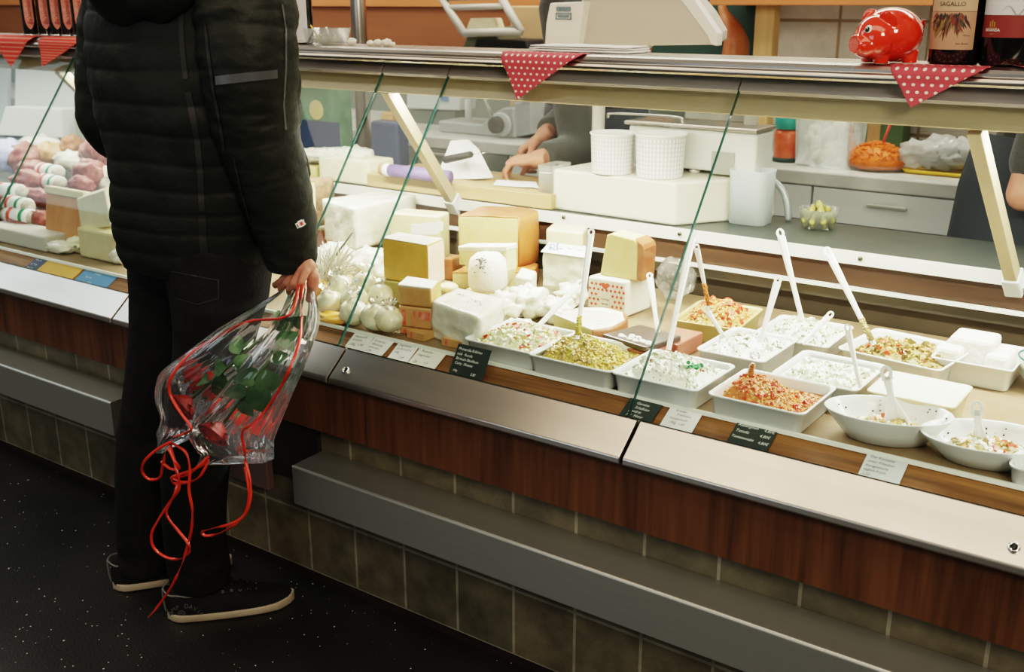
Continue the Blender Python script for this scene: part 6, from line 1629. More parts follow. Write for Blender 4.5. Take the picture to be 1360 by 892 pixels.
def quilt_sleeve(path, n_per=26, seams=9, name='sleeve'):
    P = catmull([p for p, r in path], n_per); rr = []
    for i in range(len(path) - 1):
        for k in range(n_per): rr.append(path[i][1] + (path[i + 1][1] - path[i][1]) * k / n_per)
    rr.append(path[-1][1]); N_ = len(P); rings = []; nrm = None
    for i, p in enumerate(P):
        t = (P[min(i + 1, N_ - 1)] - P[max(i - 1, 0)]).normalized()
        if nrm is None: nrm = t.cross(V((0, 1, 0))).normalized()
        nrm = (nrm - t * nrm.dot(t)).normalized(); bn = t.cross(nrm)
        s = i / (N_ - 1); pf = abs(math.sin(PI * s * seams)) ** .45
        ring = []
        for k in range(48):
            a = 2 * PI * k / 48
            q = 1 + .036 * (pf - .75) + .045 * noise.noise(V((math.cos(a) * 2, math.sin(a) * 2, s * 26))) + .02 * noise.noise(V((math.cos(a) * 5, math.sin(a) * 5, s * 60)))
            ring.append(p + (nrm * math.cos(a) + bn * math.sin(a)) * rr[i] * q)
        rings.append(ring)
    tl = (P[-1] - P[-2]).normalized()
    last = rings[-1]; c = P[-1]
    rings.append([c + (p - c) * .86 + tl * .003 for p in last]); rings.append([c + (p - c) * .74 - tl * .03 for p in last])
    mb = MB(); mb.loft(rings, cap0=True, cap1=False); return mb.build(name, M_['jacket'], person)
ys = (-.315, -.325, -.335, -.325, -.305, -.275, -.262)
slv = [((318, -52), .080), ((327, 20), .089), ((331, 90), .085), ((338, 160), .078), ((358, 230), .069), ((379, 302), .060), ((388, 352), .047)]
sl_path = [(at(u, v, y=y), r) for ((u, v), r), y in zip(slv, ys)]
sleeve_r = quilt_sleeve(sl_path)
# left arm: upper arm down, forearm bent forwards in front of the body
e_l = at(158, 165, y=-.20); s_l = at(170, -30, y=-.20)
lp = [(s_l, .085), (vmix(s_l, e_l, .5) + V((-.02, 0, 0)), .084), (e_l, .078), (e_l + V((.06, .10, .02)), .066), (e_l + V((.14, .165, .06)), .050)]
sleeve_l = quilt_sleeve(lp, seams=8)
w_l = lp[-1][0]

# hood lying on the back
hc = at(188, -30, y=-.40); mb = MB(); 
mb.ball(hc, (.145, .085, .085), nz=.14, ns=2.2, seed=4, seg=36, rings=22)
hood = mb.build('hood', M_['jacket'], jacket)

# trousers: two legs from one waist
def leg_rings(rows, n=44, seed=0):
    out = []
    for (v, cu, wpx, y, sq) in rows:
        c = at(cu, v, y=y); r = wpx / 2 / pxm(c); ring = []
        for k in range(n):
            a = 2 * PI * k / n
            q = 1 + sq * noise.noise(V((math.cos(a) * 1.8, math.sin(a) * 1.8, c.z * 20 + seed))) + .4 * sq * noise.noise(V((math.cos(a) * 4, math.sin(a) * 4, c.z * 55 + seed)))
            ring.append(c + V((math.cos(a) * r * q, math.sin(a) * r * q, .25 * sq * r * noise.noise(V((math.cos(a), math.sin(a), seed + c.z * 8))))))
        out.append(ring)
    return out
def dense(rows, k=8):
    out = []
    for a, b in zip(rows[:-1], rows[1:]):
        for i in range(k):
            t = i / k; out.append(tuple(x + (y - x) * t for x, y in zip(a, b)))
    out.append(rows[-1]); return out
rleg = [(318, 288, 150, -.285, .03), (350, 290, 142, -.29, .03), (400, 292, 128, -.30, .03), (450, 286, 108, -.305, .035), (510, 274, 96, -.31, .035), (570, 264, 92, -.305, .04), (630, 259, 88, -.292, .04), (690, 258, 82, -.272, .04), (728, 260, 80, -.256, .06), (748, 264, 82, -.248, .09), (762, 267, 78, -.243, .12), (772, 268, 74, -.240, .10), (777, 269, 64, -.240, .06)]
lleg = [(318, 232, 128, -.20, .03), (350, 236, 126, -.205, .03), (400, 232, 116, -.21, .03), (450, 224, 104, -.22, .035), (510, 212, 92, -.23, .035), (570, 200, 86, -.24, .04), (630, 194, 80, -.25, .04), (690, 192, 74, -.255, .04), (725, 192, 68, -.255, .07), (742, 194, 70, -.255, .1), (752, 195, 68, -.255, .08), (756, 196, 60, -.255, .06)]
mb = MB()
mb.loft(leg_rings(dense(rleg), seed=1)); mb.loft(leg_rings(dense(lleg), seed=7))
hipc = at(258, 338, y=-.25); mb.ball(hipc, (.155, .115, .10), seg=40, rings=20)
trs = remeshed(mb, 'trousers', .006, M_['jeans'], person, smooth=3)
mb = MB()
for rows in (rleg, lleg):
    r = rows[-2]; c0 = at(r[1], r[0], y=r[3]); mb.tube([c0 + V((0, 0, .03)), V((c0.x, c0.y, .040))], [.038, .033], 18)
mb.build('socks', M_['black'], person)
# back pocket outline
tr_t = tree_of(trs)
mb = MB(); 
for path in ([(228, 360), (232, 395), (262, 404), (290, 396), (290, 372)], [(228, 360), (258, 366), (290, 372)]):
    h = on_surface(tr_t, [p for a, b in zip(path[:-1], path[1:]) for p in [(a[0] + (b[0] - a[0]) * i / 6, a[1] + (b[1] - a[1]) * i / 6) for i in range(7)]], .001)
    if len(h) > 2: mb.strip([p for p, n in h], .0022, ups=[n for p, n in h])
if mb.v: mb.build('pocket_stitching', M_['tape'], trs, fix=False)

# body: one continuous skin inside the clothes, with head and hands
mb = MB()
pel = at(258, 340, y=-.27); pel.z = .93; chest = at(250, 60, y=-.27); nck = at(238, -100, y=-.26)
capsules(mb, [(pel, .09), (vmix(pel, chest, .5), .10), (chest, .12), (nck - V((0, 0, .05)), .07)])
for rows in (rleg, lleg):
    ch = [(at(r[1], r[0], y=r[3]), max(.038, r[2] / 2 / pxm(at(r[1], r[0], y=r[3])) * .62)) for r in rows[1:-3:2]]
    capsules(mb, ch)
for pth in (sl_path, lp):
    capsules(mb, [(pth[0][0], .05)] + [(p, max(.026, r * .62)) for p, r in pth[1:-1]] + [(pth[-1][0], .027)])
    capsules(mb, [(chest + V((0, 0, .10)), .08), (pth[0][0], .055)])
wrist = sl_path[-1][0]
hd_c, hd_M = head_into(mb, nck + V((0, 0, .03)), FT)
# right fist closed round the stems, thumb at the front
GRIP = at(398, 384, y=-.262)
wr_s = wrist + (wrist - sl_path[-2][0]).normalized() * .012
def hp(u, v, y): return at(u, v, y=y)
capsules(mb, [(hp(386, 338, -.262), .027), (hp(392, 350, -.264), .027), (hp(399, 358, -.268), .021)])
for (u, v, y) in ((389, 359, -.272), (396, 359, -.276), (402, 358, -.278), (408, 356, -.272)): mb.ball(hp(u, v, y), .0125, seg=12, rings=8)
capsules(mb, [(hp(386, 355, -.262), .018), (hp(407, 354, -.268), .018)])
capsules(mb, [(hp(385, 361, -.272), .0078), (hp(373, 373, -.280), .0070), (hp(364.5, 378, -.272), .0058), (hp(366, 380, -.258), .0052)], 12)
capsules(mb, [(hp(392, 361, -.278), .0080), (hp(380, 374, -.290), .0072), (hp(372, 382, -.284), .0062), (hp(373, 386, -.268), .0054)], 12)
capsules(mb, [(hp(399, 361, -.282), .0082), (hp(390, 375, -.296), .0074), (hp(384, 384, -.292), .0064), (hp(384, 389, -.276), .0056)], 12)
capsules(mb, [(hp(406, 360, -.282), .0082), (hp(400, 375, -.296), .0074), (hp(397, 385, -.290), .0064), (hp(397, 390, -.276), .0056)], 12)
capsules(mb, [(hp(405, 350, -.262), .0150), (hp(416, 368, -.262), .0122), (hp(415, 385, -.266), .0108), (hp(411, 397, -.270), .0078)], 12)
hand_into(mb, w_l, (.75, .55, .25), (-.4, .6, .6), (.2, -.4, .9), .5, s=.95)
body = remeshed(mb, 'body', .0030, M_['skin'], person, smooth=3, fac=.4)
face_parts(person, hd_c, hd_M, True, M_['hair'], .35)

# seam tapes and patch laid on the jacket as seen
jt = tree_of(jacket); st_ = tree_of(sleeve_r)
def lay(tree, pts, w, m, parent, name, lift=.002, n=14):
    dense_ = [(a[0] + (b[0] - a[0]) * i / n, a[1] + (b[1] - a[1]) * i / n) for a, b in zip(pts[:-1], pts[1:]) for i in range(n)] + [pts[-1]]
    h = on_surface(tree, dense_, lift); mb = MB()
    seg = []
    for i, (p, nn) in enumerate(h):
        if seg and (p - seg[-1][0]).length > .05:
            if len(seg) > 2: mb.strip([q for q, _ in seg], w, ups=[x for _, x in seg])
            seg = []
        seg.append((p, nn))
    if len(seg) > 2: mb.strip([q for q, _ in seg], w, ups=[x for _, x in seg])
    if mb.v: return mb.build(name, m, parent, fix=False)
lay(jt, [(240, 8), (242, 60), (247, 105)], .010, M_['tape'], jacket, 'seam_tape')
lay(jt, [(250, 122), (256, 155), (262, 185), (266, 230), (268, 280)], .011, M_['tape'], jacket, 'seam_tape')
lay(jt, [(268, 284), (270, 325), (273, 347)], .014, M_['tape'], jacket, 'seam_tape')
lay(st_, [(273, 30), (277, 70), (284, 120), (293, 165), (298, 200)], .007, M_['tape'], sleeve_r, 'seam_tape')
lay(st_, [(311, 208), (320, 250), (332, 290)], .006, M_['tape'], sleeve_r, 'seam_tape')
lay(st_, [(287, 107), (330, 102), (368, 98)], .015, M_['tape_light'], sleeve_r, 'reflective_band')
lay(st_, [(374, 6), (379, 40), (379, 90), (376, 140), (379, 172)], .004, M_['tape_light'], sleeve_r, 'piping')
# sleeve patch with its little emblem
def decal(tree, quads, parent, name, mats, lift=.0018):
    mb = MB()
    for pts, m in quads:
        h = on_surface(tree, pts, lift + .0006 * m)
        if len(h) == len(pts): mb.add([p for p, n in h], [tuple(range(len(pts)))], m)
    if mb.v: return mb.build(name, mats, parent, fix=False)
def rot_rect(cx, cy, w, h, a):
    ca, sa = math.cos(a), math.sin(a); return [(cx + x * ca - y * sa, cy + x * sa + y * ca) for x, y in ((-w / 2, -h / 2), (w / 2, -h / 2), (w / 2, h / 2), (-w / 2, h / 2))]
ra = -.48
decal(st_, [(rot_rect(398.5, 297, 13, 7.5, ra), 0), (rot_rect(399, 296.5, 6.5, 9.5, ra), 0), (rot_rect(399.5, 296.5, 3.6, 5.0, ra), 1), (rot_rect(394.2, 299, 1.3, 5, ra), 2), (rot_rect(403.8, 294, 1.3, 5, ra), 2)], sleeve_r, 'sleeve_patch', [M_['paper'], M_['band_red'], M_['black']])
# open pocket edge in front of the forearm
mb = MB(); pk = [at(u, v, y=-.215) for u, v in ((386, 186), (394, 196), (400, 212), (404, 232), (402, 245), (396, 232), (390, 212))]
mb.prism(pk, (0, .02, 0)); pf_ = mb.build('pocket_flap', M_['jacket'], jacket, bevel=.004)
mb = MB(); mb.tube(catmull([at(u, v, y=-.218) for u, v in ((384, 184), (393, 194), (400, 211), (405, 232))], 5), .0016, 6); mb.build('piping', M_['piping'], pf_)

# shoes
def shoe(heel, toe, brand=False):
    """Canvas shoe from heel to toe on the floor."""
    d = V((toe.x - heel.x, toe.y - heel.y, 0)); L = d.length; d.normalize(); s = V((d.y, -d.x, 0)); o = V((heel.x, heel.y, 0))
    P = lambda x, y, z: o + d * y + s * x + V((0, 0, z))
    def wid(t): return .031 + .018 * math.sin(min(1, t * 1.25) * PI * .62) - .032 * max(0, t - .72) ** 1.6 * 3.0
    def outline(k, off=0.0):
        pts = []
        for i in range(29):
            t = i / 28; w = wid(t) * min(1, math.sqrt(max(0, t) / .09 + .04)) * min(1, math.sqrt(max(0, 1 - t) / .13 + .01)); pts.append((w * k + off, t * L))
        return pts
    def full(z, k=1.0, toeup=0.0, ins=0.0):
        a = outline(k); r = [P(w - ins, y, z + toeup * max(0, y / L - .75) ** 2 * 8) for w, y in a]; l = [P(-w * .92 + ins, y, z + toeup * max(0, y / L - .75) ** 2 * 8) for w, y in reversed(a)]
        return r + l
    mb = MB(); mb.loft([full(.001, .95), full(.004, 1.02, .006), full(.017, 1.06, .012), full(.021, 1.03, .012)])
    # upper: cross sections along the length
    rings = []
    hts = [(0.0, .070), (.04, .082), (.12, .086), (.22, .080), (.34, .082), (.46, .076), (.58, .064), (.70, .052), (.82, .044), (.92, .038), (.985, .028)]
    for t, h in hts:
        w = wid(max(t, .012)) * min(1, math.sqrt(t / .09 + .10)) * min(1, math.sqrt(max(0, 1 - t) / .13 + .06)); zb = .016 + .012 * max(0, t - .75) ** 2 * 8
        ring = []
        for k in range(25):
            a = PI * k / 24; x = math.cos(a) * w * (1 - .25 * math.sin(a) ** 2 * (1 if t < .5 else .4)); z = zb + (h - zb) * math.sin(a) ** .72
            ring.append(P(x, t * L, z))
        rings.append(ring)
    m2 = MB(); m2.loft(rings, closed=False, cap0=True, cap1=True)
    sh = m2.build('shoe', M_['shoe'], person, subsurf=1)
    mb.build('sole', M_['sole'], sh, bevel=.002)
    # collar piping, heel strip, eyelets and laces
    mp_ = MB(); col = []
    for k in range(17):
        a = PI * (k / 16) * 1.0; t = .02 + .30 * (1 - abs(math.cos(a))) if False else 0
    right = [P(.033, .03 * L, .078), P(.036, .10 * L, .074), P(.037, .18 * L, .068), P(.036, .27 * L, .070), P(.030, .36 * L, .080), P(.020, .40 * L, .090)]
    left = [P(-.020, .40 * L, .090), P(-.030, .36 * L, .080), P(-.034, .27 * L, .070), P(-.034, .18 * L, .068), P(-.033, .10 * L, .074), P(-.028, .03 * L, .078)]
    mp_.tube(catmull(left + [P(0, -.004, .080)] + right, 5), .0023, 8); mp_.build('collar_piping', M_['piping'], sh)
    mh = MB(); mh.tube(catmull([P(.002, -.002, .02), P(.003, -.005, .05), P(.0, -.005, .080)], 5), .0030, 8, flat=(1, .6)); mh.build('heel_strip', M_['piping'], sh)
    tr_ = tree_of(sh); me_ = MB(); ml = MB()
    for k in range(5):
        t = .44 + k * .067
        for sd in (1, -1):
            a = P(.10 * sd, t * L, .13); b = P(.006 * sd, t * L, .045); hh = tr_.ray_cast(a, (b - a).normalized())
            if hh[0] is not None:
                n = hh[1] if hh[1].dot(b - a) < 0 else -hh[1]; M = V((0, 0, 1)).rotation_difference(n).to_matrix()
                me_.lathe([(.0042, 0), (.0040, .0016), (.0024, .0016), (.0022, 0)], hh[0], 12, M=M)
        ml.tube(catmull([P(.024, t * L, .074 - k * .006), P(0, t * L + .004, .088 - k * .0075), P(-.022, t * L, .074 - k * .006)], 4), .0026, 6, flat=(1, .6))
    ml.tube(catmull([P(0, .43 * L, .090), P(.018, .40 * L, .104), P(.030, .43 * L, .092), P(.036, .47 * L, .070)], 5), .0020, 6); ml.tube(catmull([P(0, .43 * L, .090), P(-.02, .41 * L, .10), P(-.03, .46 * L, .08)], 5), .0020, 6)
    me_.build('eyelets', M_['piping'], sh); ml.build('laces', M_['shoe'], sh)
    if brand:
        side = s * .034 + o
        def stick(pts):
            out = []
            for u, v in pts:
                h = on_surface(tr_, [(u, v)], .0012)
                if not h:
                    t_ = (side - CAM).dot(s) / sight(u, v).dot(s); g = CAM + sight(u, v) * t_; f = tr_.find_nearest(g)
                    h = [(f[0] + s * .0015, s)]
                out.append(h[0])
            return out
        mt = MB(); word = 'CAMP DAVID'; cx, cy = 246, 829; rad = 23
        for i, chh in enumerate(word):
            if chh == ' ': continue
            vs, fs = text_mesh(chh, 8.0, 0, 'CENTER')
            an = R(-62 + i * (124 / (len(word) - 1))) * .98 - .05
            px_ = [(cx + math.sin(an) * rad + (q.x * math.cos(an) + q.y * math.sin(an)), cy - math.cos(an) * rad * .95 - (q.y * math.cos(an) - q.x * math.sin(an))) for q in vs]
            h = stick(px_)
            if len(h) == len(px_): mt.add([p for p, n in h], fs)
        for an in range(0, 360, 30):       # round emblem under the arch
            a0, a1 = R(an), R(an + 20)
            for r0, r1 in ((1.2, 2.6), (3.6, 5.2)):
                q = [(241.5 + r * math.cos(a), 815 + r * math.sin(a)) for r, a in ((r0, a0), (r1, a0), (r1, a1), (r0, a1))]
                h = stick(q)
                if len(h) == 4: mt.add([p for p, n in h], [(0, 1, 2, 3)])
        if mt.v: mt.build('lettering', M_['shoe_print'], sh, fix=False)
    return sh
hr, tr2 = at(224, 831, z=0), at(393, 801, z=0)
sd_off = V((tr2.y - hr.y, -(tr2.x - hr.x), 0)).normalized() * .036      # the sole edge seen is the near side
shoe(hr - sd_off, tr2 - sd_off * .6, True)
hl = at(152, 790, z=0); dl = V((.50, .866, 0)).normalized(); sl2 = V((dl.y, -dl.x, 0)) * .034
shoe(hl - sl2, hl - sl2 + dl * .292)

# ------------------------------------------------------------------ two roses in clear film
M_['cello'] = mat_clear('cellophane', (0.985, 0.99, 0.985), 1.2, 0.06, bump=.25, bscale=14, stretch=(1, 1, .4), haze=.025, hazecol=(.9, .95, 1))
M_['petal'] = mat('red_petal', (0.34, 0.010, 0.008), (0.50, 0.022, 0.014), scale=18, rough=.5)
M_['leaf'] = mat('rose_leaf', (0.040, 0.12, 0.040), (0.08, 0.20, 0.07), scale=30, rough=.45)
M_['stem'] = mat('rose_stem', (0.06, 0.11, 0.035), rough=.6)
M_['ribbon'] = mat('red_ribbon', (0.62, 0.045, 0.018), (0.50, 0.03, 0.012), scale=30, rough=.28, coat=.4)
YB_ = -.42
def bq(u, v, dy=0.0): 
    k = max(0, min(1, (v - 375) / 110)); return at(u, v, y=GRIP.y + (YB_ - GRIP.y) * k + dy)
def rose_head(mb, c, ax, r, seed):
    r_ = random.Random(seed); M = V((0, 0, 1)).rotation_difference(ax).to_matrix()
    for layer, (n, rad, hh, open_) in enumerate(((2, .20, 1.05, .0), (3, .36, 1.04, .10), (4, .55, 1.0, .25), (5, .75, .92, .5), (5, .92, .80, .9))):
        for k in range(n):
            a0 = 2 * PI * k / n + layer * .7 + r_.uniform(-.2, .2); wa = 2 * PI / n * .78
            def fn(a, b, a0=a0, wa=wa, rad=rad, hh=hh, open_=open_):
                th = a0 + (a - .5) * wa * 2 * (1 - .15 * b)
                rr = r * (rad * math.sin(PI * min(.52, .10 + .56 * b)) + open_ * .5 * max(0, b - .62)) * (1 + .10 * (a - .5))
                z = r * (hh * (b * 1.2 - .55) * (1 - .14 * (2 * a - 1) ** 4 * b) - open_ * .5 * max(0, b - .7)) + r * .03 * noise.noise(V((a * 5, b * 5, a0)))
                return c + M @ V((rr * math.cos(th), rr * math.sin(th), z))
            mb.grid(fn, 11, 11)
def leaf_into(mb, p, d, n, L, w):
    d = V(d).normalized(); n = V(n).normalized(); s = d.cross(n).normalized(); n = s.cross(d)
    rows = []
    for i in range(17):
        t = i / 16; ww = w * math.sin(PI * t ** .8) ** .8 * (1 + .05 * (i % 2)); q = p + d * L * t + n * (-.25 * L * t * t)
        rows.append([q - s * ww / 2 + n * ww * .18, q - s * ww * .25 + n * ww * .05, q, q + s * ww * .25 + n * ww * .05, q + s * ww / 2 + n * ww * .18])
    mb.loft(rows, closed=False, cap0=False, cap1=False)
def wrapped_rose(label, stem_px, head_px, head_r, outline, leaves, seed, ribbons, tip):
    t = thing('wrapped_rose', label, 'flower', bq(*stem_px[-1]), 'red roses wrapped in clear film')
    sp = catmull([bq(u, v) for u, v in stem_px], 6)
    mb = MB(); mb.tube(sp, .0032, 8); mb.build('stem', M_['stem'], t)
    c = bq(*head_px); ax = ((sp[-1] - sp[-5]).normalized() + (CAM - c).normalized() * .95).normalized()
    mb = MB(); rose_head(mb, c, ax, head_r, seed); ro = mb.build('flower', M_['petal'], t, fix=False)
    mb = MB()
    for k in range(5):
        a = 2 * PI * k / 5; M = V((0, 0, 1)).rotation_difference(ax).to_matrix()
        leaf_into(mb, c - ax * head_r * .35, M @ V((math.cos(a), math.sin(a), .55)), M @ V((-math.cos(a) * .4, -math.sin(a) * .4, 1)), head_r * 1.15, .012)
    mb.build('sepals', M_['leaf'], ro, fix=False)
    for (u, v, du, dv, L, w) in leaves:
        p = bq(u, v, rnd.uniform(-.012, .012)); q = bq(u + du, v + dv, rnd.uniform(-.03, .01)); mb = MB()
        leaf_into(mb, p, q - p, (CAM - p).normalized() + V((rnd.uniform(-.5, .5), 0, rnd.uniform(-.3, .5))), L, w); mb.build('leaf', M_['leaf'], t, fix=False)
    # film sleeve between two outlines
    rings = []; n = 96; lft, rgt = outline; ml_ = len(lft)
    LL = catmull([bq(u, v) for u, v in lft], 6); RR = catmull([bq(u, v) for u, v in rgt], 6); m_ = len(LL)
    for i in range(m_):
        c = (LL[i] + RR[i]) / 2; hx = (RR[i] - LL[i]) / 2; w = hx.length; vw = (CAM - c).normalized(); hd = hx.normalized(); dp = (vw - hd * vw.dot(hd)).normalized()
        s = i / (m_ - 1); depth = min(w * .75, .052) * (1 if s < .86 else max(.18, (1 - s) / .14))
        ring = []
        for k in range(n):
            a = 2 * PI * k / n
            fold = 1 - abs(noise.noise(V((math.cos(a) * 4.2, math.sin(a) * 4.2, s * .9 + seed)))) * 2
            fine = 1 - abs(noise.noise(V((math.cos(a) * 10, math.sin(a) * 10, s * 2.2 + seed)))) * 2
            cr_ = .93 + .07 * noise.noise(V((math.cos(a) * 1.6, math.sin(a) * 1.6, s * 2 + seed))) + .09 * fold + .05 * fine
            ring.append(c + hd * (w * math.cos(a) * min(1.04, cr_)) + dp * (depth * math.sin(a) * cr_))
        rings.append(ring)
    mb = MB(); mb.loft(rings, cap0=False, cap1=False); sl = mb.build('film_sleeve', M_['cello'], t, fix=False)
    for rb in ribbons:
        pth = catmull([bq(u, v, dy) for u, v, dy in rb], 7); mb = MB(); ups = []
        for i in range(len(pth)):
            q = (CAM - pth[i]).normalized(); ups.append(q + V((.7 * math.sin(i * .33 + seed), 0, .6 * math.cos(i * .27))))
        mb.strip(pth, .0056, ups=ups); rbo = mb.build('ribbon', M_['ribbon'], t, fix=False); sm = rbo.modifiers.new('thickness', 'SOLIDIFY'); sm.thickness = .0006
    return t
wrapped_rose('wrapped rose hanging lower left, its film gathered at the curling ribbons', [(402, 380), (372, 425), (325, 468), (282, 505), (256, 528)], (245, 536), .030,
             ([(396, 372), (362, 400), (312, 436), (262, 472), (222, 500), (216, 535), (220, 560), (214, 580), (207, 602)], [(404, 376), (392, 410), (362, 452), (326, 492), (292, 530), (272, 556), (258, 574), (244, 584), (216, 602)]),
             [(330, 462, -12, -14, .05, .035), (300, 488, -34, -2, .055, .036), (292, 496, -2, 26, .05, .03), (322, 470, 2, 22, .05, .034), (276, 508, -28, -10, .045, .03), (318, 470, -6, -22, .045, .032), (285, 498, 16, 18, .045, .026)], 1,
             [[(398, 372, -.03), (384, 418, -.035), (330, 427, -.05), (290, 447, -.055), (252, 470, -.055), (228, 500, -.06), (226, 522, -.06), (240, 548, -.06), (254, 568, -.062), (246, 575, -.06), (230, 580, -.05), (226, 590, -.03)],
              [(228, 586, -.04), (208, 597, -.05), (192, 612, -.06), (189, 626, -.05), (198, 636, -.04), (212, 634, -.03), (216, 618, -.04), (222, 596, -.05), (232, 612, -.06), (238, 622, -.05), (226, 622, -.04), (214, 612, -.04)],
              [(226, 590, -.03), (234, 622, -.05), (238, 648, -.05), (226, 666, -.045), (210, 690, -.05), (201, 710, -.055), (205, 728, -.05), (222, 740, -.04), (240, 742, -.04), (251, 734, -.05), (250, 722, -.055), (238, 706, -.05), (226, 692, -.045), (221, 678, -.045), (232, 656, -.05), (236, 640, -.04)],
              [(228, 588, -.03), (246, 600, -.05), (252, 624, -.055), (251, 650, -.06), (255, 676, -.06), (254, 704, -.055), (248, 728, -.05), (240, 752, -.05), (228, 778, -.05), (212, 802, -.055), (196, 820, -.06)],
              [(250, 640, -.03), (232, 642, -.04), (228, 634, -.05), (244, 628, -.04), (264, 620, -.045), (275, 612, -.04)]], (208, 600))
wrapped_rose('wrapped rose hanging on the right, its film end cut square above the ribbon loop', [(404, 384), (388, 430), (356, 480), (322, 528), (298, 560)], (287, 572), .031,
             ([(398, 374), (384, 412), (350, 462), (312, 512), (276, 552), (258, 572), (262, 590), (272, 604), (262, 618)], [(412, 374), (417, 420), (402, 466), (382, 510), (364, 556), (356, 582), (355, 600), (352, 610), (348, 615)]),
             [(368, 462, 26, -24, .05, .034), (378, 440, -10, -26, .045, .032), (352, 490, 6, 28, .07, .048), (336, 508, 10, 26, .065, .045), (345, 496, -24, 6, .05, .034), (386, 428, 18, -2, .05, .034), (374, 452, 26, 14, .05, .03), (322, 530, 10, 20, .05, .03), (330, 520, -20, 0, .045, .03), (360, 470, 34, 8, .05, .032)], 2,
             [[(404, 376, -.03), (399, 400, -.05), (401, 424, -.055), (398, 452, -.06), (386, 486, -.06), (374, 512, -.06), (352, 546, -.06), (332, 564, -.06), (322, 575, -.05), (325, 600, -.04), (326, 614, -.035)],
              [(326, 612, -.035), (332, 640, -.04), (332, 664, -.045), (324, 684, -.05), (304, 696, -.055), (282, 702, -.05), (268, 706, -.04), (274, 711, -.035), (292, 708, -.035), (312, 696, -.04), (326, 680, -.04), (331, 652, -.04), (324, 620, -.035)],
              [(277, 606, -.04), (262, 620, -.05), (246, 632, -.045), (230, 634, -.04), (244, 640, -.05), (262, 636, -.055), (272, 622, -.05), (277, 610, -.045)]], (350, 615))
# ------------------------------------------------------------------ things standing on the top rail
ZT = 1.2772
# red piggy bank
M_['pig'] = mat('red_glaze', (0.78, 0.050, 0.014), (0.72, 0.040, 0.012), scale=6, rough=.10, coat=1.0)
pc = at(1176, 86, y=.435); s = pxm(V((pc.x, .435, 1.3))); 
def pg(u, v, y=.435): return at(u, v, y=y)
t = thing('piggy_bank', 'glossy red piggy bank standing on the top rail', 'piggy bank', (pc.x, .435, ZT))
bc = pg(1183, 46)
# the pig faces left and a little towards the viewer
fd = V((-.66, -.75, 0)).normalized(); sd = V((-fd.y, fd.x, 0)); M = Matrix((fd, sd, V((0, 0, 1)))).transposed()
k_ = 1 / s
mb = MB(); mb.ball(bc, (42 * k_, 38 * k_, 35 * k_), M=M, seg=44, rings=30)
hc2 = bc + fd * (24 * k_) - sd * (-4 * k_) + V((0, 0, -1 * k_))
hc2 = pg(1163, 50, y=.435 - 22 * k_)
mb.ball(hc2, (26 * k_, 31 * k_, 29 * k_), M=M, seg=36, rings=24)
mb.ball(hc2 + fd * (14 * k_) - V((0, 0, 9 * k_)), (17 * k_, 24 * k_, 17 * k_), M=M, seg=30, rings=20)
sn0 = hc2 + fd * (22 * k_) - V((0, 0, 8 * k_)); mb.tube([sn0, sn0 + fd * 9 * k_], [15 * k_, 14 * k_], 24, flat=(1, .85))
for lx, ly in ((20, 15), (20, -15), (-22, 15), (-22, -15)):
    p = bc + fd * lx * k_ + sd * ly * k_; mb.tube([V((p.x, p.y, bc.z - 20 * k_)), V((p.x, p.y, ZT + .001))], [11 * k_, 9.5 * k_], 16)
for sg in (1, -1):       # ears: bent triangles
    e = hc2 + sd * (19 * sg * k_) + V((0, 0, 20 * k_)) - fd * 4 * k_
    tip = e + V((0, 0, 15 * k_)) + sd * (5 * sg * k_) + fd * 5 * k_
    mb.tube(catmull([e - V((0, 0, 4 * k_)), vmix(e, tip, .5), tip], 5), [12 * k_] * 4 + [11.5 * k_, 11 * k_, 10 * k_, 8.6 * k_, 7 * k_, 5 * k_, 3 * k_], 16, flat=(.4, 1))
tl_ = bc - fd * 42 * k_ + V((0, 0, 6 * k_)); mb.tube(catmull([tl_, tl_ - fd * 6 * k_ + V((0, 0, 5 * k_)), tl_ - fd * 3 * k_ + V((0, 0, 10 * k_)), tl_ - fd * 7 * k_ + V((0, 0, 12 * k_))], 5), 2.2 * k_, 8)
pb = remeshed(mb, 'body', .0016, M_['pig'], t, smooth=4, fac=.5)
pt_ = tree_of(pb)
mw_, mk_, mw2 = MB(), MB(), MB()
for u, v in ((1153.5, 38.5), (1136, 40)):
    h = on_surface(pt_, [(u, v)], .0)
    if h:
        p, n = h[0]; Mn = V((0, 0, 1)).rotation_difference(n).to_matrix()
        mw_.ball(p, (5.0 * k_, 5.6 * k_, 1.6 * k_), M=Mn, seg=16, rings=8)
        vv = (CAM - p).normalized(); q = p + n * 1.1 * k_ - V((0, 0, .9 * k_)) + fd * .8 * k_
        mk_.ball(q, (3.1 * k_, 3.6 * k_, 1.5 * k_), M=Mn, seg=14, rings=8)
        mw2.ball(q + n * 1.4 * k_ + V((0, 0, 1.2 * k_)), 0.9 * k_, seg=8, rings=6)
if mw_.v:
    ey = mw_.build('eyes', M_['white_plastic'], t); mk_.build('pupil', M_['black'], ey); mw2.build('glint', M_['white_plastic'], ey)
mb = MB(); 
for sg in (1, -1):
    q = sn0 + fd * 8.2 * k_ + sd * 4 * sg * k_; mb.ball(q, (1.0 * k_, 1.6 * k_, 2.4 * k_), M=M, seg=10, rings=6)
mb.build('nostrils', M_['black'], t)
mb = MB(); c = bc + V((0, 0, 33.3 * k_)); mb.box((c.x - 8 * k_, c.y - 1.3 * k_, c.z - 2 * k_), (c.x + 8 * k_, c.y + 1.3 * k_, c.z + 1.0 * k_), 0, M, c); mb.build('coin_slot', M_['black'], t)

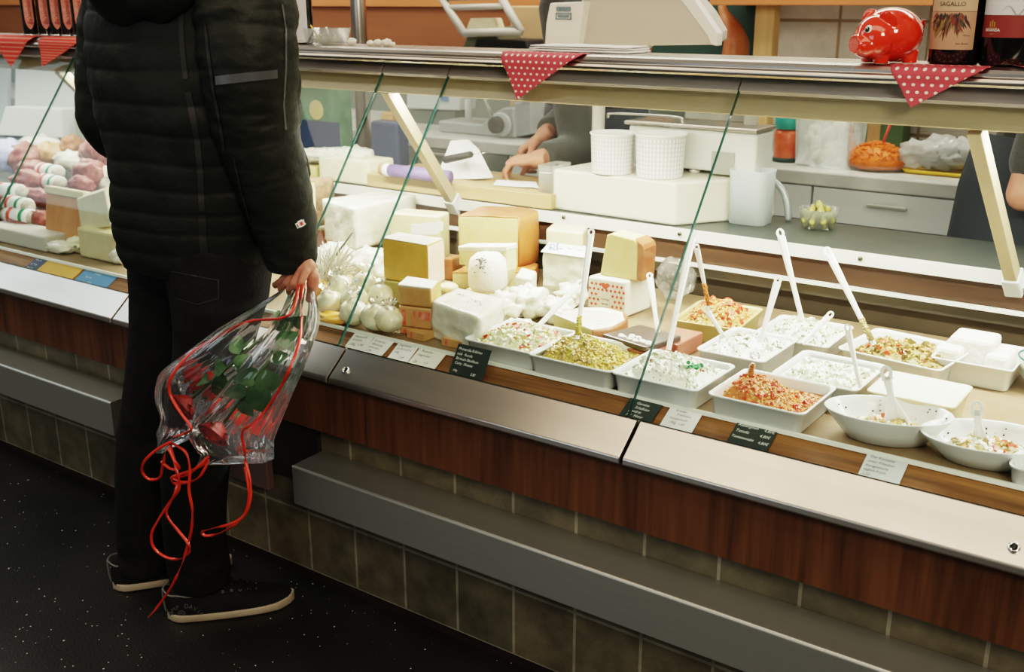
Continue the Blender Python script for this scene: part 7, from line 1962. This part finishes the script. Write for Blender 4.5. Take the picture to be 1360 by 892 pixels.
# wine bottles at the right
M_['bottle'] = mat('dark_bottle_glass', (0.006, 0.006, 0.005), rough=.10, coat=.6)
def label_patch(mb, c, r, a0, a1, z0, z1, m=0, n=20, dr=.0006):
    mb.grid(lambda a, b: V((c[0] + (r + dr) * math.cos(a0 + (a1 - a0) * a), c[1] + (r + dr) * math.sin(a0 + (a1 - a0) * a), z0 + (z1 - z0) * b)), n, 3, m)
def wrap_text(mb, tx, c, r, amid, z, size, m=0, dr=.0012, shear=0.0, flip=False):
    vs, fs = text_mesh(tx, size, shear, 'CENTER')
    mb.add([V((c[0] + (r + dr) * math.cos(amid + q.x / r), c[1] + (r + dr) * math.sin(amid + q.x / r), z + q.y)) for q in vs], fs, m)
def bottle(label, u0, u1, vb, y, mats):
    um = (u0 + u1) / 2; p = at(um, vb, y=y); p.z = ZT; s = pxm(V((p.x, y, 1.3))); r = (u1 - u0) / 2 / s
    t = thing('wine_bottle', label, 'bottle', p)
    mb = MB(); mb.lathe([(r * .6, .001), (r * .93, .001), (r, .006), (r, .185), (r * .96, .20), (r * .72, .222), (r * .42, .238), (r * .385, .25), (r * .385, .295), (r * .44, .297), (r * .44, .308), (r * .30, .31), (0, .31)], p, 40); mb.build('bottle', M_['bottle'], t)
    mb = MB(); mb.lathe([(r * .40, .255), (r * .40, .297), (r * .455, .298), (r * .455, .310), (0, .3115)], p, 24); mb.build('capsule', M_['black'], t)
    am = math.atan2(CAM.y - y, CAM.x - p.x)
    return t, p, r, am, s
t, p, r, am, s = bottle('wine bottle with a tan leaf-pattern label right of the piggy bank', 1232, 1299, 85, .455, None)
M_['label_tan'] = mat('tan_label', (0.46, 0.28, 0.17), (0.42, 0.25, 0.15), scale=12, rough=.6)
M_['label_top'] = mat('cream_label_head', (0.50, 0.36, 0.22), rough=.6)
dg_ = lambda px_: px_ / s
am2 = am - .22
def lz(v): return at(1262, v, y=p.y - r).z
mb = MB(); label_patch(mb, p, r, am2 - 1.02, am2 + .92, lz(66), lz(15.5)); lt = mb.build('label', M_['label_tan'], t, fix=False)
mb = MB(); label_patch(mb, p, r, am2 - 1.02, am2 + .92, lz(15), lz(-8)); mb.build('label_head', M_['label_top'], t, fix=False)
mb = MB(); wrap_text(mb, 'SAGALLO', p, r, am2 - .05, lz(8), .0105, 0)
for k in range(5): pass
wrap_text(mb, '12% vol', p, r, am2 + .58, lz(48), .0040); wrap_text(mb, 'Vino Rosso', p, r, am2 + .45, lz(59), .0046)
mb.build('lettering', mat('brown_ink', (0.05, 0.035, 0.025), rough=.7), lt, fix=False)
# plume of leaves printed on the label
cols = [(0.07, 0.025, 0.02), (0.22, 0.08, 0.035), (0.07, 0.07, 0.04), (0.26, 0.16, 0.05), (0.045, 0.035, 0.04), (0.22, 0.04, 0.03)]
mats_l = [mat('leaf_print_tone', cc, rough=.7) for cc in cols]
r_ = random.Random(5); mb = MB()
for k in range(120):
    fan = r_.uniform(-.55, .60); base_a = am2 - .1 + fan; z0 = lz(16 + abs(r_.gauss(0, 9))); ln = r_.uniform(.010, .020) * (1.1 - abs(fan) * .5); zz = max(lz(56), z0 - ln)
    if k % 3 == 0: zz = max(lz(55) , zz - .008)
    w = r_.uniform(.03, .07); dr = .0008 + .00001 * k; lean = r_.uniform(-.12, .12) + fan * .25
    q = lambda da, z: V((p.x + (r + dr) * math.cos(base_a + da), p.y + (r + dr) * math.sin(base_a + da), z))
    mb.add([q(0, z0), q(w + lean * .3, (z0 * .6 + zz * .4)), q(lean, zz), q(-w + lean * .3, (z0 * .6 + zz * .4))], [(0, 1, 2, 3)], r_.randrange(6))
mb.build('leaf_print', mats_l, lt, fix=False)
t, p, r, am, s = bottle('wine bottle with a white and dark red label at the right picture edge', 1301, 1372, 86, .455, None)
M_['label_white'] = mat('white_label', (0.60, 0.61, 0.60), rough=.6); M_['label_red'] = mat('wine_red_label', (0.22, 0.028, 0.022), rough=.6)
am2 = am - .25
def lz(v): return at(1330, v, y=p.y - r).z
mb = MB(); label_patch(mb, p, r, am2 - 1.0, am2 + .95, lz(20), lz(-40)); lw = mb.build('label', M_['label_white'], t, fix=False)
mb = MB(); label_patch(mb, p, r, am2 - 1.0, am2 + .95, lz(50), lz(20.5)); lr_ = mb.build('label_band', M_['label_red'], t, fix=False)
mb = MB(); wrap_text(mb, 'BRIANSA', p, r, am2 - .42, lz(42), .0072)
mb.build('lettering', M_['paper'], lr_, fix=False)
mb = MB()
for k in range(3): label_patch(mb, p, r, am2 - .55 + k * .09, am2 - .49 + k * .09, lz(36), lz(29 - (k == 1) * 2), 0, 4, .0012)
label_patch(mb, p, r, am2 - .60, am2 - .24, lz(38), lz(36.8), 0, 6, .0012); label_patch(mb, p, r, am2 - .50, am2 - .34, lz(46), lz(45), 0, 4, .0012)
mb.build('crest', mat('gold_crest', (0.40, 0.20, 0.05), rough=.5), lr_, fix=False)
mb = MB()
for k in range(7):
    a0 = am2 - .1 + k * .1; mb.strip([V((p.x + (r + .001) * math.cos(a0 + i * .06), p.y + (r + .001) * math.sin(a0 + i * .06), lz(14 - 6 * math.sin(i * .5 + k)))) for i in range(8)], .0008, ups=[V((math.cos(a0), math.sin(a0), 0))] * 8)
mb.build('line_drawing', mat('pale_grey_ink', (0.34, 0.35, 0.36), rough=.7), lw, fix=False)

# polka-dot pennants hanging over the rail
M_['dots_pink'] = mat_dots('red_white_dots', srgb(190, 76, 86), (0.82, 0.76, 0.70), (62, 68), .20)
M_['dots_red'] = mat_dots('bright_red_dots', srgb(205, 62, 48), (0.72, 0.55, 0.40), (110, 70), .20)
def pennant(label, tl, tr, tip, m, fold=.035, sway=0.0):
    """A triangle of cloth: part lies on the rail, the point hangs down in front."""
    yf = .366
    a, b, c = at(tl[0], tl[1], y=yf + .006), at(tr[0], tr[1], y=yf + .006), at(tip[0], tip[1], y=yf - .006)
    a.z = b.z = ZT + .0012
    W = (b - a).length; H = ((a + b) / 2 - c).length; tx = (c - a).dot((b - a).normalized()) / W
    t = thing('pennant', label, 'pennant', (a + b) / 2)
    mb = MB(); nu, nv = 18, 14
    def hang(x, y):
        top = vmix(a, b, x); q = vmix(top, c, y)
        q.y = yf - .004 * y - .004 * math.sin(PI * min(1, y * 2.5)) - .004 * sway * math.sin(x * 6) * y
        if y < .12: q.y = vmix(V((0, yf + .014, 0)), V((0, yf - .002, 0)), y / .12).y
        return q
    mb.grid(hang, nu, nv, uv=lambda x, y: ((x + (tx - x) * y) * W, -y * H))
    ye = fold
    mb.grid(lambda x, y: V((vmix(a, b, x).x, yf + .014 + ye * y * (1 - .0 * x), ZT + .0016 + .0012 * abs(noise.noise(V((x * 6, y * 3, 1)))))), nu, 5, uv=lambda x, y: (x * W, y * ye))
    o = mb.build('cloth', m, t, fix=False); sm = o.modifiers.new('thickness', 'SOLIDIFY'); sm.thickness = .0008; return t
pennant('polka-dot pennant hanging from the rail in front of the scale head', (665, 68.5), (772, 74), (686, 133), M_['dots_pink'])
pennant('polka-dot pennant hanging from the rail below the tan-labelled bottle', (1181, 86), (1312, 90), (1209, 143), M_['dots_pink'])
pennant('polka-dot pennant at the far left picture edge', (-14, 41), (44, 44), (14, 89), M_['dots_red'])
pennant('polka-dot pennant below the slim dark bottles', (53, 44), (116, 47), (55, 89), M_['dots_red'])
q = [at(u, v, y=.40) for u, v in ((1308, 91), (1334, 81), (1362, 92))]
mb = MB(); q[0].z = q[2].z = ZT + .002; mb.grid(lambda x, y: vmix(vmix(q[0], q[2], x), q[1], (1 - y) * (1 - abs(2 * x - 1)) ) + V((0, .03 * y, 0)), 15, 8, uv=lambda x, y: (x * .07, y * .04))
o = mb.build('pennant', M_['dots_pink'], loc=q[0], fix=False); tag(o, 'folded tip of a dotted pennant lying before the right-hand bottle', 'pennant')

# paper stack under the scale head
for k in range(4):
    mb = MB(); a, b = at(706 + k, 73 - k, y=.47), at(839 - k, 76, y=.47); z0 = ZT + .001 + k * .0042
    mb.grid(lambda x, y: V((a.x + (b.x - a.x) * x, .455 + .10 * y, z0 + .0012 * noise.noise(V((x * 5, y * 3, k))) )), 16, 6)
    o = mb.build('paper_sheet', M_['paper'], loc=(a.x, .45, ZT), fix=False); sm = o.modifiers.new('thickness', 'SOLIDIFY'); sm.thickness = .0026; sm.offset = -1 if k else 1
    tag(o, 'white wrapping papers piled on the rail in front of the scale head', 'paper', 'pile of white wrapping papers on the rail')
# grated-cheese tub with a yellow spoon, bottle and crumbs by the customer's shoulder
p = at(434, 60, y=.46); p.z = ZT; s = pxm(p); a = 28 / s
t = thing('clear_tub', 'clear tub of grated cheese on the rail beside the customer', 'tub', p)
mb = MB(); mb.loft([rrect(p.x, p.y, 2 * a * k, 1.4 * a * k, .008, ZT + z) for z, k in ((.001, .86), (.040, 1.0), (.042, 1.04), (.042, .98), (.004, .82))]); mb.build('tub', M_['tub'], t)
mb = MB()
for k in range(130):
    q = p + V((rnd.uniform(-.8, .8) * a, rnd.uniform(-.5, .5) * a, .005 + abs(rnd.gauss(0, .007)))); d = V((rnd.uniform(-1, 1), rnd.uniform(-1, 1), rnd.uniform(-.4, .4))).normalized() * .006; mb.tube([q - d, q + d], .0016, 5)
gc = mb.build('grated_cheese', M_['ch_ivory'], t); gc['kind'] = 'stuff'
mb = MB(); mb.tube([at(427, 56, y=.452), at(410, 30, y=.445)], [.0042, .003], 10, flat=(1, .6)); tag(mb.build('yellow_spoon', M_['yellow_plastic'], loc=at(427, 56, y=.452)), 'yellow spoon standing in the tub of grated cheese', 'spoon')
mb = MB(); mb.tube([at(440, 56, y=.47), at(433, 36, y=.47)], [.0035, .003], 10, flat=(1, .6)); tag(mb.build('white_spoon', M_['white_plastic'], loc=at(440, 56, y=.47)), 'white spoon standing in the tub of grated cheese', 'spoon')
t, p, r, am, s = bottle('dark bottle with a pale label close behind the customer\'s shoulder', 384, 417, 58, .44, None)
mb = MB(); z0, z1 = at(400, 56, y=.43).z, at(400, -20, y=.43).z; label_patch(mb, p, r, am - .85, am + .55, z0, z1); lb = mb.build('label', M_['label_white'], t, fix=False)
mb = MB(); wrap_text(mb, '0,75 L', p, r, am - .1, z0 + .003, .005); mb.build('lettering', M_['ink'], lb, fix=False)
for k, (u, v, rr) in enumerate(((467, 58, .013), (492, 61, .010), (502, 60, .012), (514, 61, .013), (521, 58, .008))):
    q = at(u, v, y=.45); mb = MB(); mb.ball((q.x, .45, ZT + rr * .72), (rr, rr, rr * .75), nz=.3, ns=2, seed=k); 
    for w_ in mb.v: w_.z = max(w_.z, ZT + .0006)
    tag(mb.build('garlic_clove', M_['rind_white'], loc=(q.x, .45, ZT)), ('whitish lump on the rail nearest the grated-cheese tub', 'small whitish lump left in the row of lumps right of the post', 'whitish lump in the middle of the row right of the post', 'larger whitish lump right in the row behind the rail', 'smallest whitish lump at the right end of the row')[k], 'garlic')
# slim dark bottles with red labels at the far left
M_['label_pink'] = mat('red_pink_label', (0.56, 0.15, 0.11), (0.66, 0.30, 0.22), scale=40, rough=.6)
proto = None
for k, (u, vb, lab) in enumerate(((41, 40, 'slim dark bottle with a red label, leftmost of the row and set forward'), (62, 43, 'slim dark bottle with a red label, second from the left'), (77, 44, 'slim dark bottle with a red label, middle of the row'), (92, 45, 'slim dark bottle with a red label, second from the jacket'), (108, 46, 'slim dark bottle with a red label, nearest the jacket'))):
    p = at(u, vb, y=.43 if k == 0 else .46); p.z = ZT; s = pxm(p); r = 9.4 / s
    if proto is None:
        proto = t = thing('slim_bottle', lab, 'bottle', (0, 0, 0), 'slim dark bottles with red labels')
        mb = MB(); mb.lathe([(r * .7, .0), (r * .95, .001), (r, .008), (r, .20), (r * .8, .225), (r * .4, .24), (r * .4, .29), (0, .29)], (0, 0, 0), 24); mb.build('bottle', M_['bottle'], t)
        am = math.atan2(CAM.y - p.y, CAM.x - p.x)
        mb = MB(); w_ = .62
        mb.grid(lambda a, b: V(((r + .0008) * math.cos(am + (2 * a - 1) * w_ * min(1, math.sqrt(b * 6 + .02))), (r + .0008) * math.sin(am + (2 * a - 1) * w_ * min(1, math.sqrt(b * 6 + .02))), .022 + .16 * b)), 9, 24); lb = mb.build('label', M_['label_pink'], t, fix=False)
        vs, fs = text_mesh('Balsamico', .019, .15); mb = MB()
        mb.add([V(((r + .0016) * math.cos(am - q.y / r + .32), (r + .0016) * math.sin(am - q.y / r + .32), .036 + q.x)) for q in vs], fs); mb.build('lettering', mat('dark_red_ink', (0.20, 0.02, 0.015), rough=.6), lb, fix=False)
        mb = MB(); mb.lathe([(r * .96, .0005), (r * 1.06, .002), (r * 1.06, .005), (r * .98, .006)], (0, 0, 0), 24); mb.build('base_ring', M_['chrome'], t)
    else: t = copy_tree(proto); t['label'] = lab
    t.location = p
bpy.context.view_layer.update()
# ------------------------------------------------------------------ light
sc = bpy.context.scene
w = bpy.data.worlds.new('room_light'); sc.world = w; w.use_nodes = True
nt = w.node_tree; bg = nt.nodes['Background']
tc = nt.nodes.new('ShaderNodeTexCoord'); sp = nt.nodes.new('ShaderNodeSeparateXYZ'); nt.links.new(tc.outputs['Generated'], sp.inputs[0])
cr = nt.nodes.new('ShaderNodeValToRGB'); mrg = nt.nodes.new('ShaderNodeMapRange'); mrg.inputs[1].default_value = -1; mrg.inputs[2].default_value = 1
nt.links.new(sp.outputs[2], mrg.inputs[0]); nt.links.new(mrg.outputs[0], cr.inputs[0])
cr.color_ramp.elements[0].color = (0.03, 0.03, 0.028, 1); cr.color_ramp.elements[1].color = (0.30, 0.29, 0.26, 1)
cr.color_ramp.elements[1].position = 0.85
nt.links.new(cr.outputs[0], bg.inputs[0]); bg.inputs[1].default_value = 0.55

def area(name, loc, target, sx, sy, power, col=(1, 1, 1)):
    d = bpy.data.lights.new(name, 'AREA'); d.shape = 'RECTANGLE'; d.size = sx; d.size_y = sy; d.energy = power; d.color = col
    o = bpy.data.objects.new(name, d); C.objects.link(o); o.location = loc
    dirv = (V(target) - V(loc)).normalized()
    o.rotation_euler = dirv.to_track_quat('-Z', 'Y').to_euler(); return o

# lamps under the top beam of the case: one per section, shining down on the food
for a, b in ((-5.2, -3.95), (-3.9, -2.45), (-2.38, -0.95), (-0.87, 0.6)):
    o = area('case_lamp', ((a + b) / 2, 0.50, 1.160), ((a + b) / 2, 0.44, 0.6), b - a, 0.05, (14 if a > -3 else 4) * (b - a), (1.0, 0.94, 0.80))
# staff side and back wall
area('staff_light', (-1.2, 1.75, 2.55), (-1.2, 1.9, 0), 3.6, 0.5, 46, (1.0, 0.93, 0.80))
area('staff_light', (-4.8, 1.55, 2.55), (-4.8, 1.8, 0), 3.4, 0.5, 30, (1.0, 0.92, 0.80))
# customer side: unseen panels added for the ledges to mirror, plus cool fill behind
area('ledge_fill_light', (-1.55, -0.85, 2.72), (-1.55, -0.85, 0), 4.8, 1.1, 36, (1.0, 0.82, 0.63))
area('ledge_fill_light', (-6.3, -0.75, 2.72), (-6.3, -0.75, 0), 4.4, 1.1, 30, (0.74, 0.90, 1.0))
area('front_fill_light', (1.7, -2.5, 2.6), (-0.6, 0.1, 0.6), 1.0, 0.8, 60, (1.0, 0.86, 0.68))  # unseen fill added to brighten the counter front, clear of glass reflections
area('cool_fill_light', (-2.6, -3.8, 1.5), (-2.6, 0, 0.4), 1.8, 1.2, 12, (0.75, 0.88, 1.0))  # low blue fill added from behind, lighting the floor

vs = sc.view_settings
sc.display_settings.display_device = 'sRGB'
vs.view_transform = 'Filmic'; vs.look = 'High Contrast'; vs.exposure = 0.20; vs.gamma = 1.0
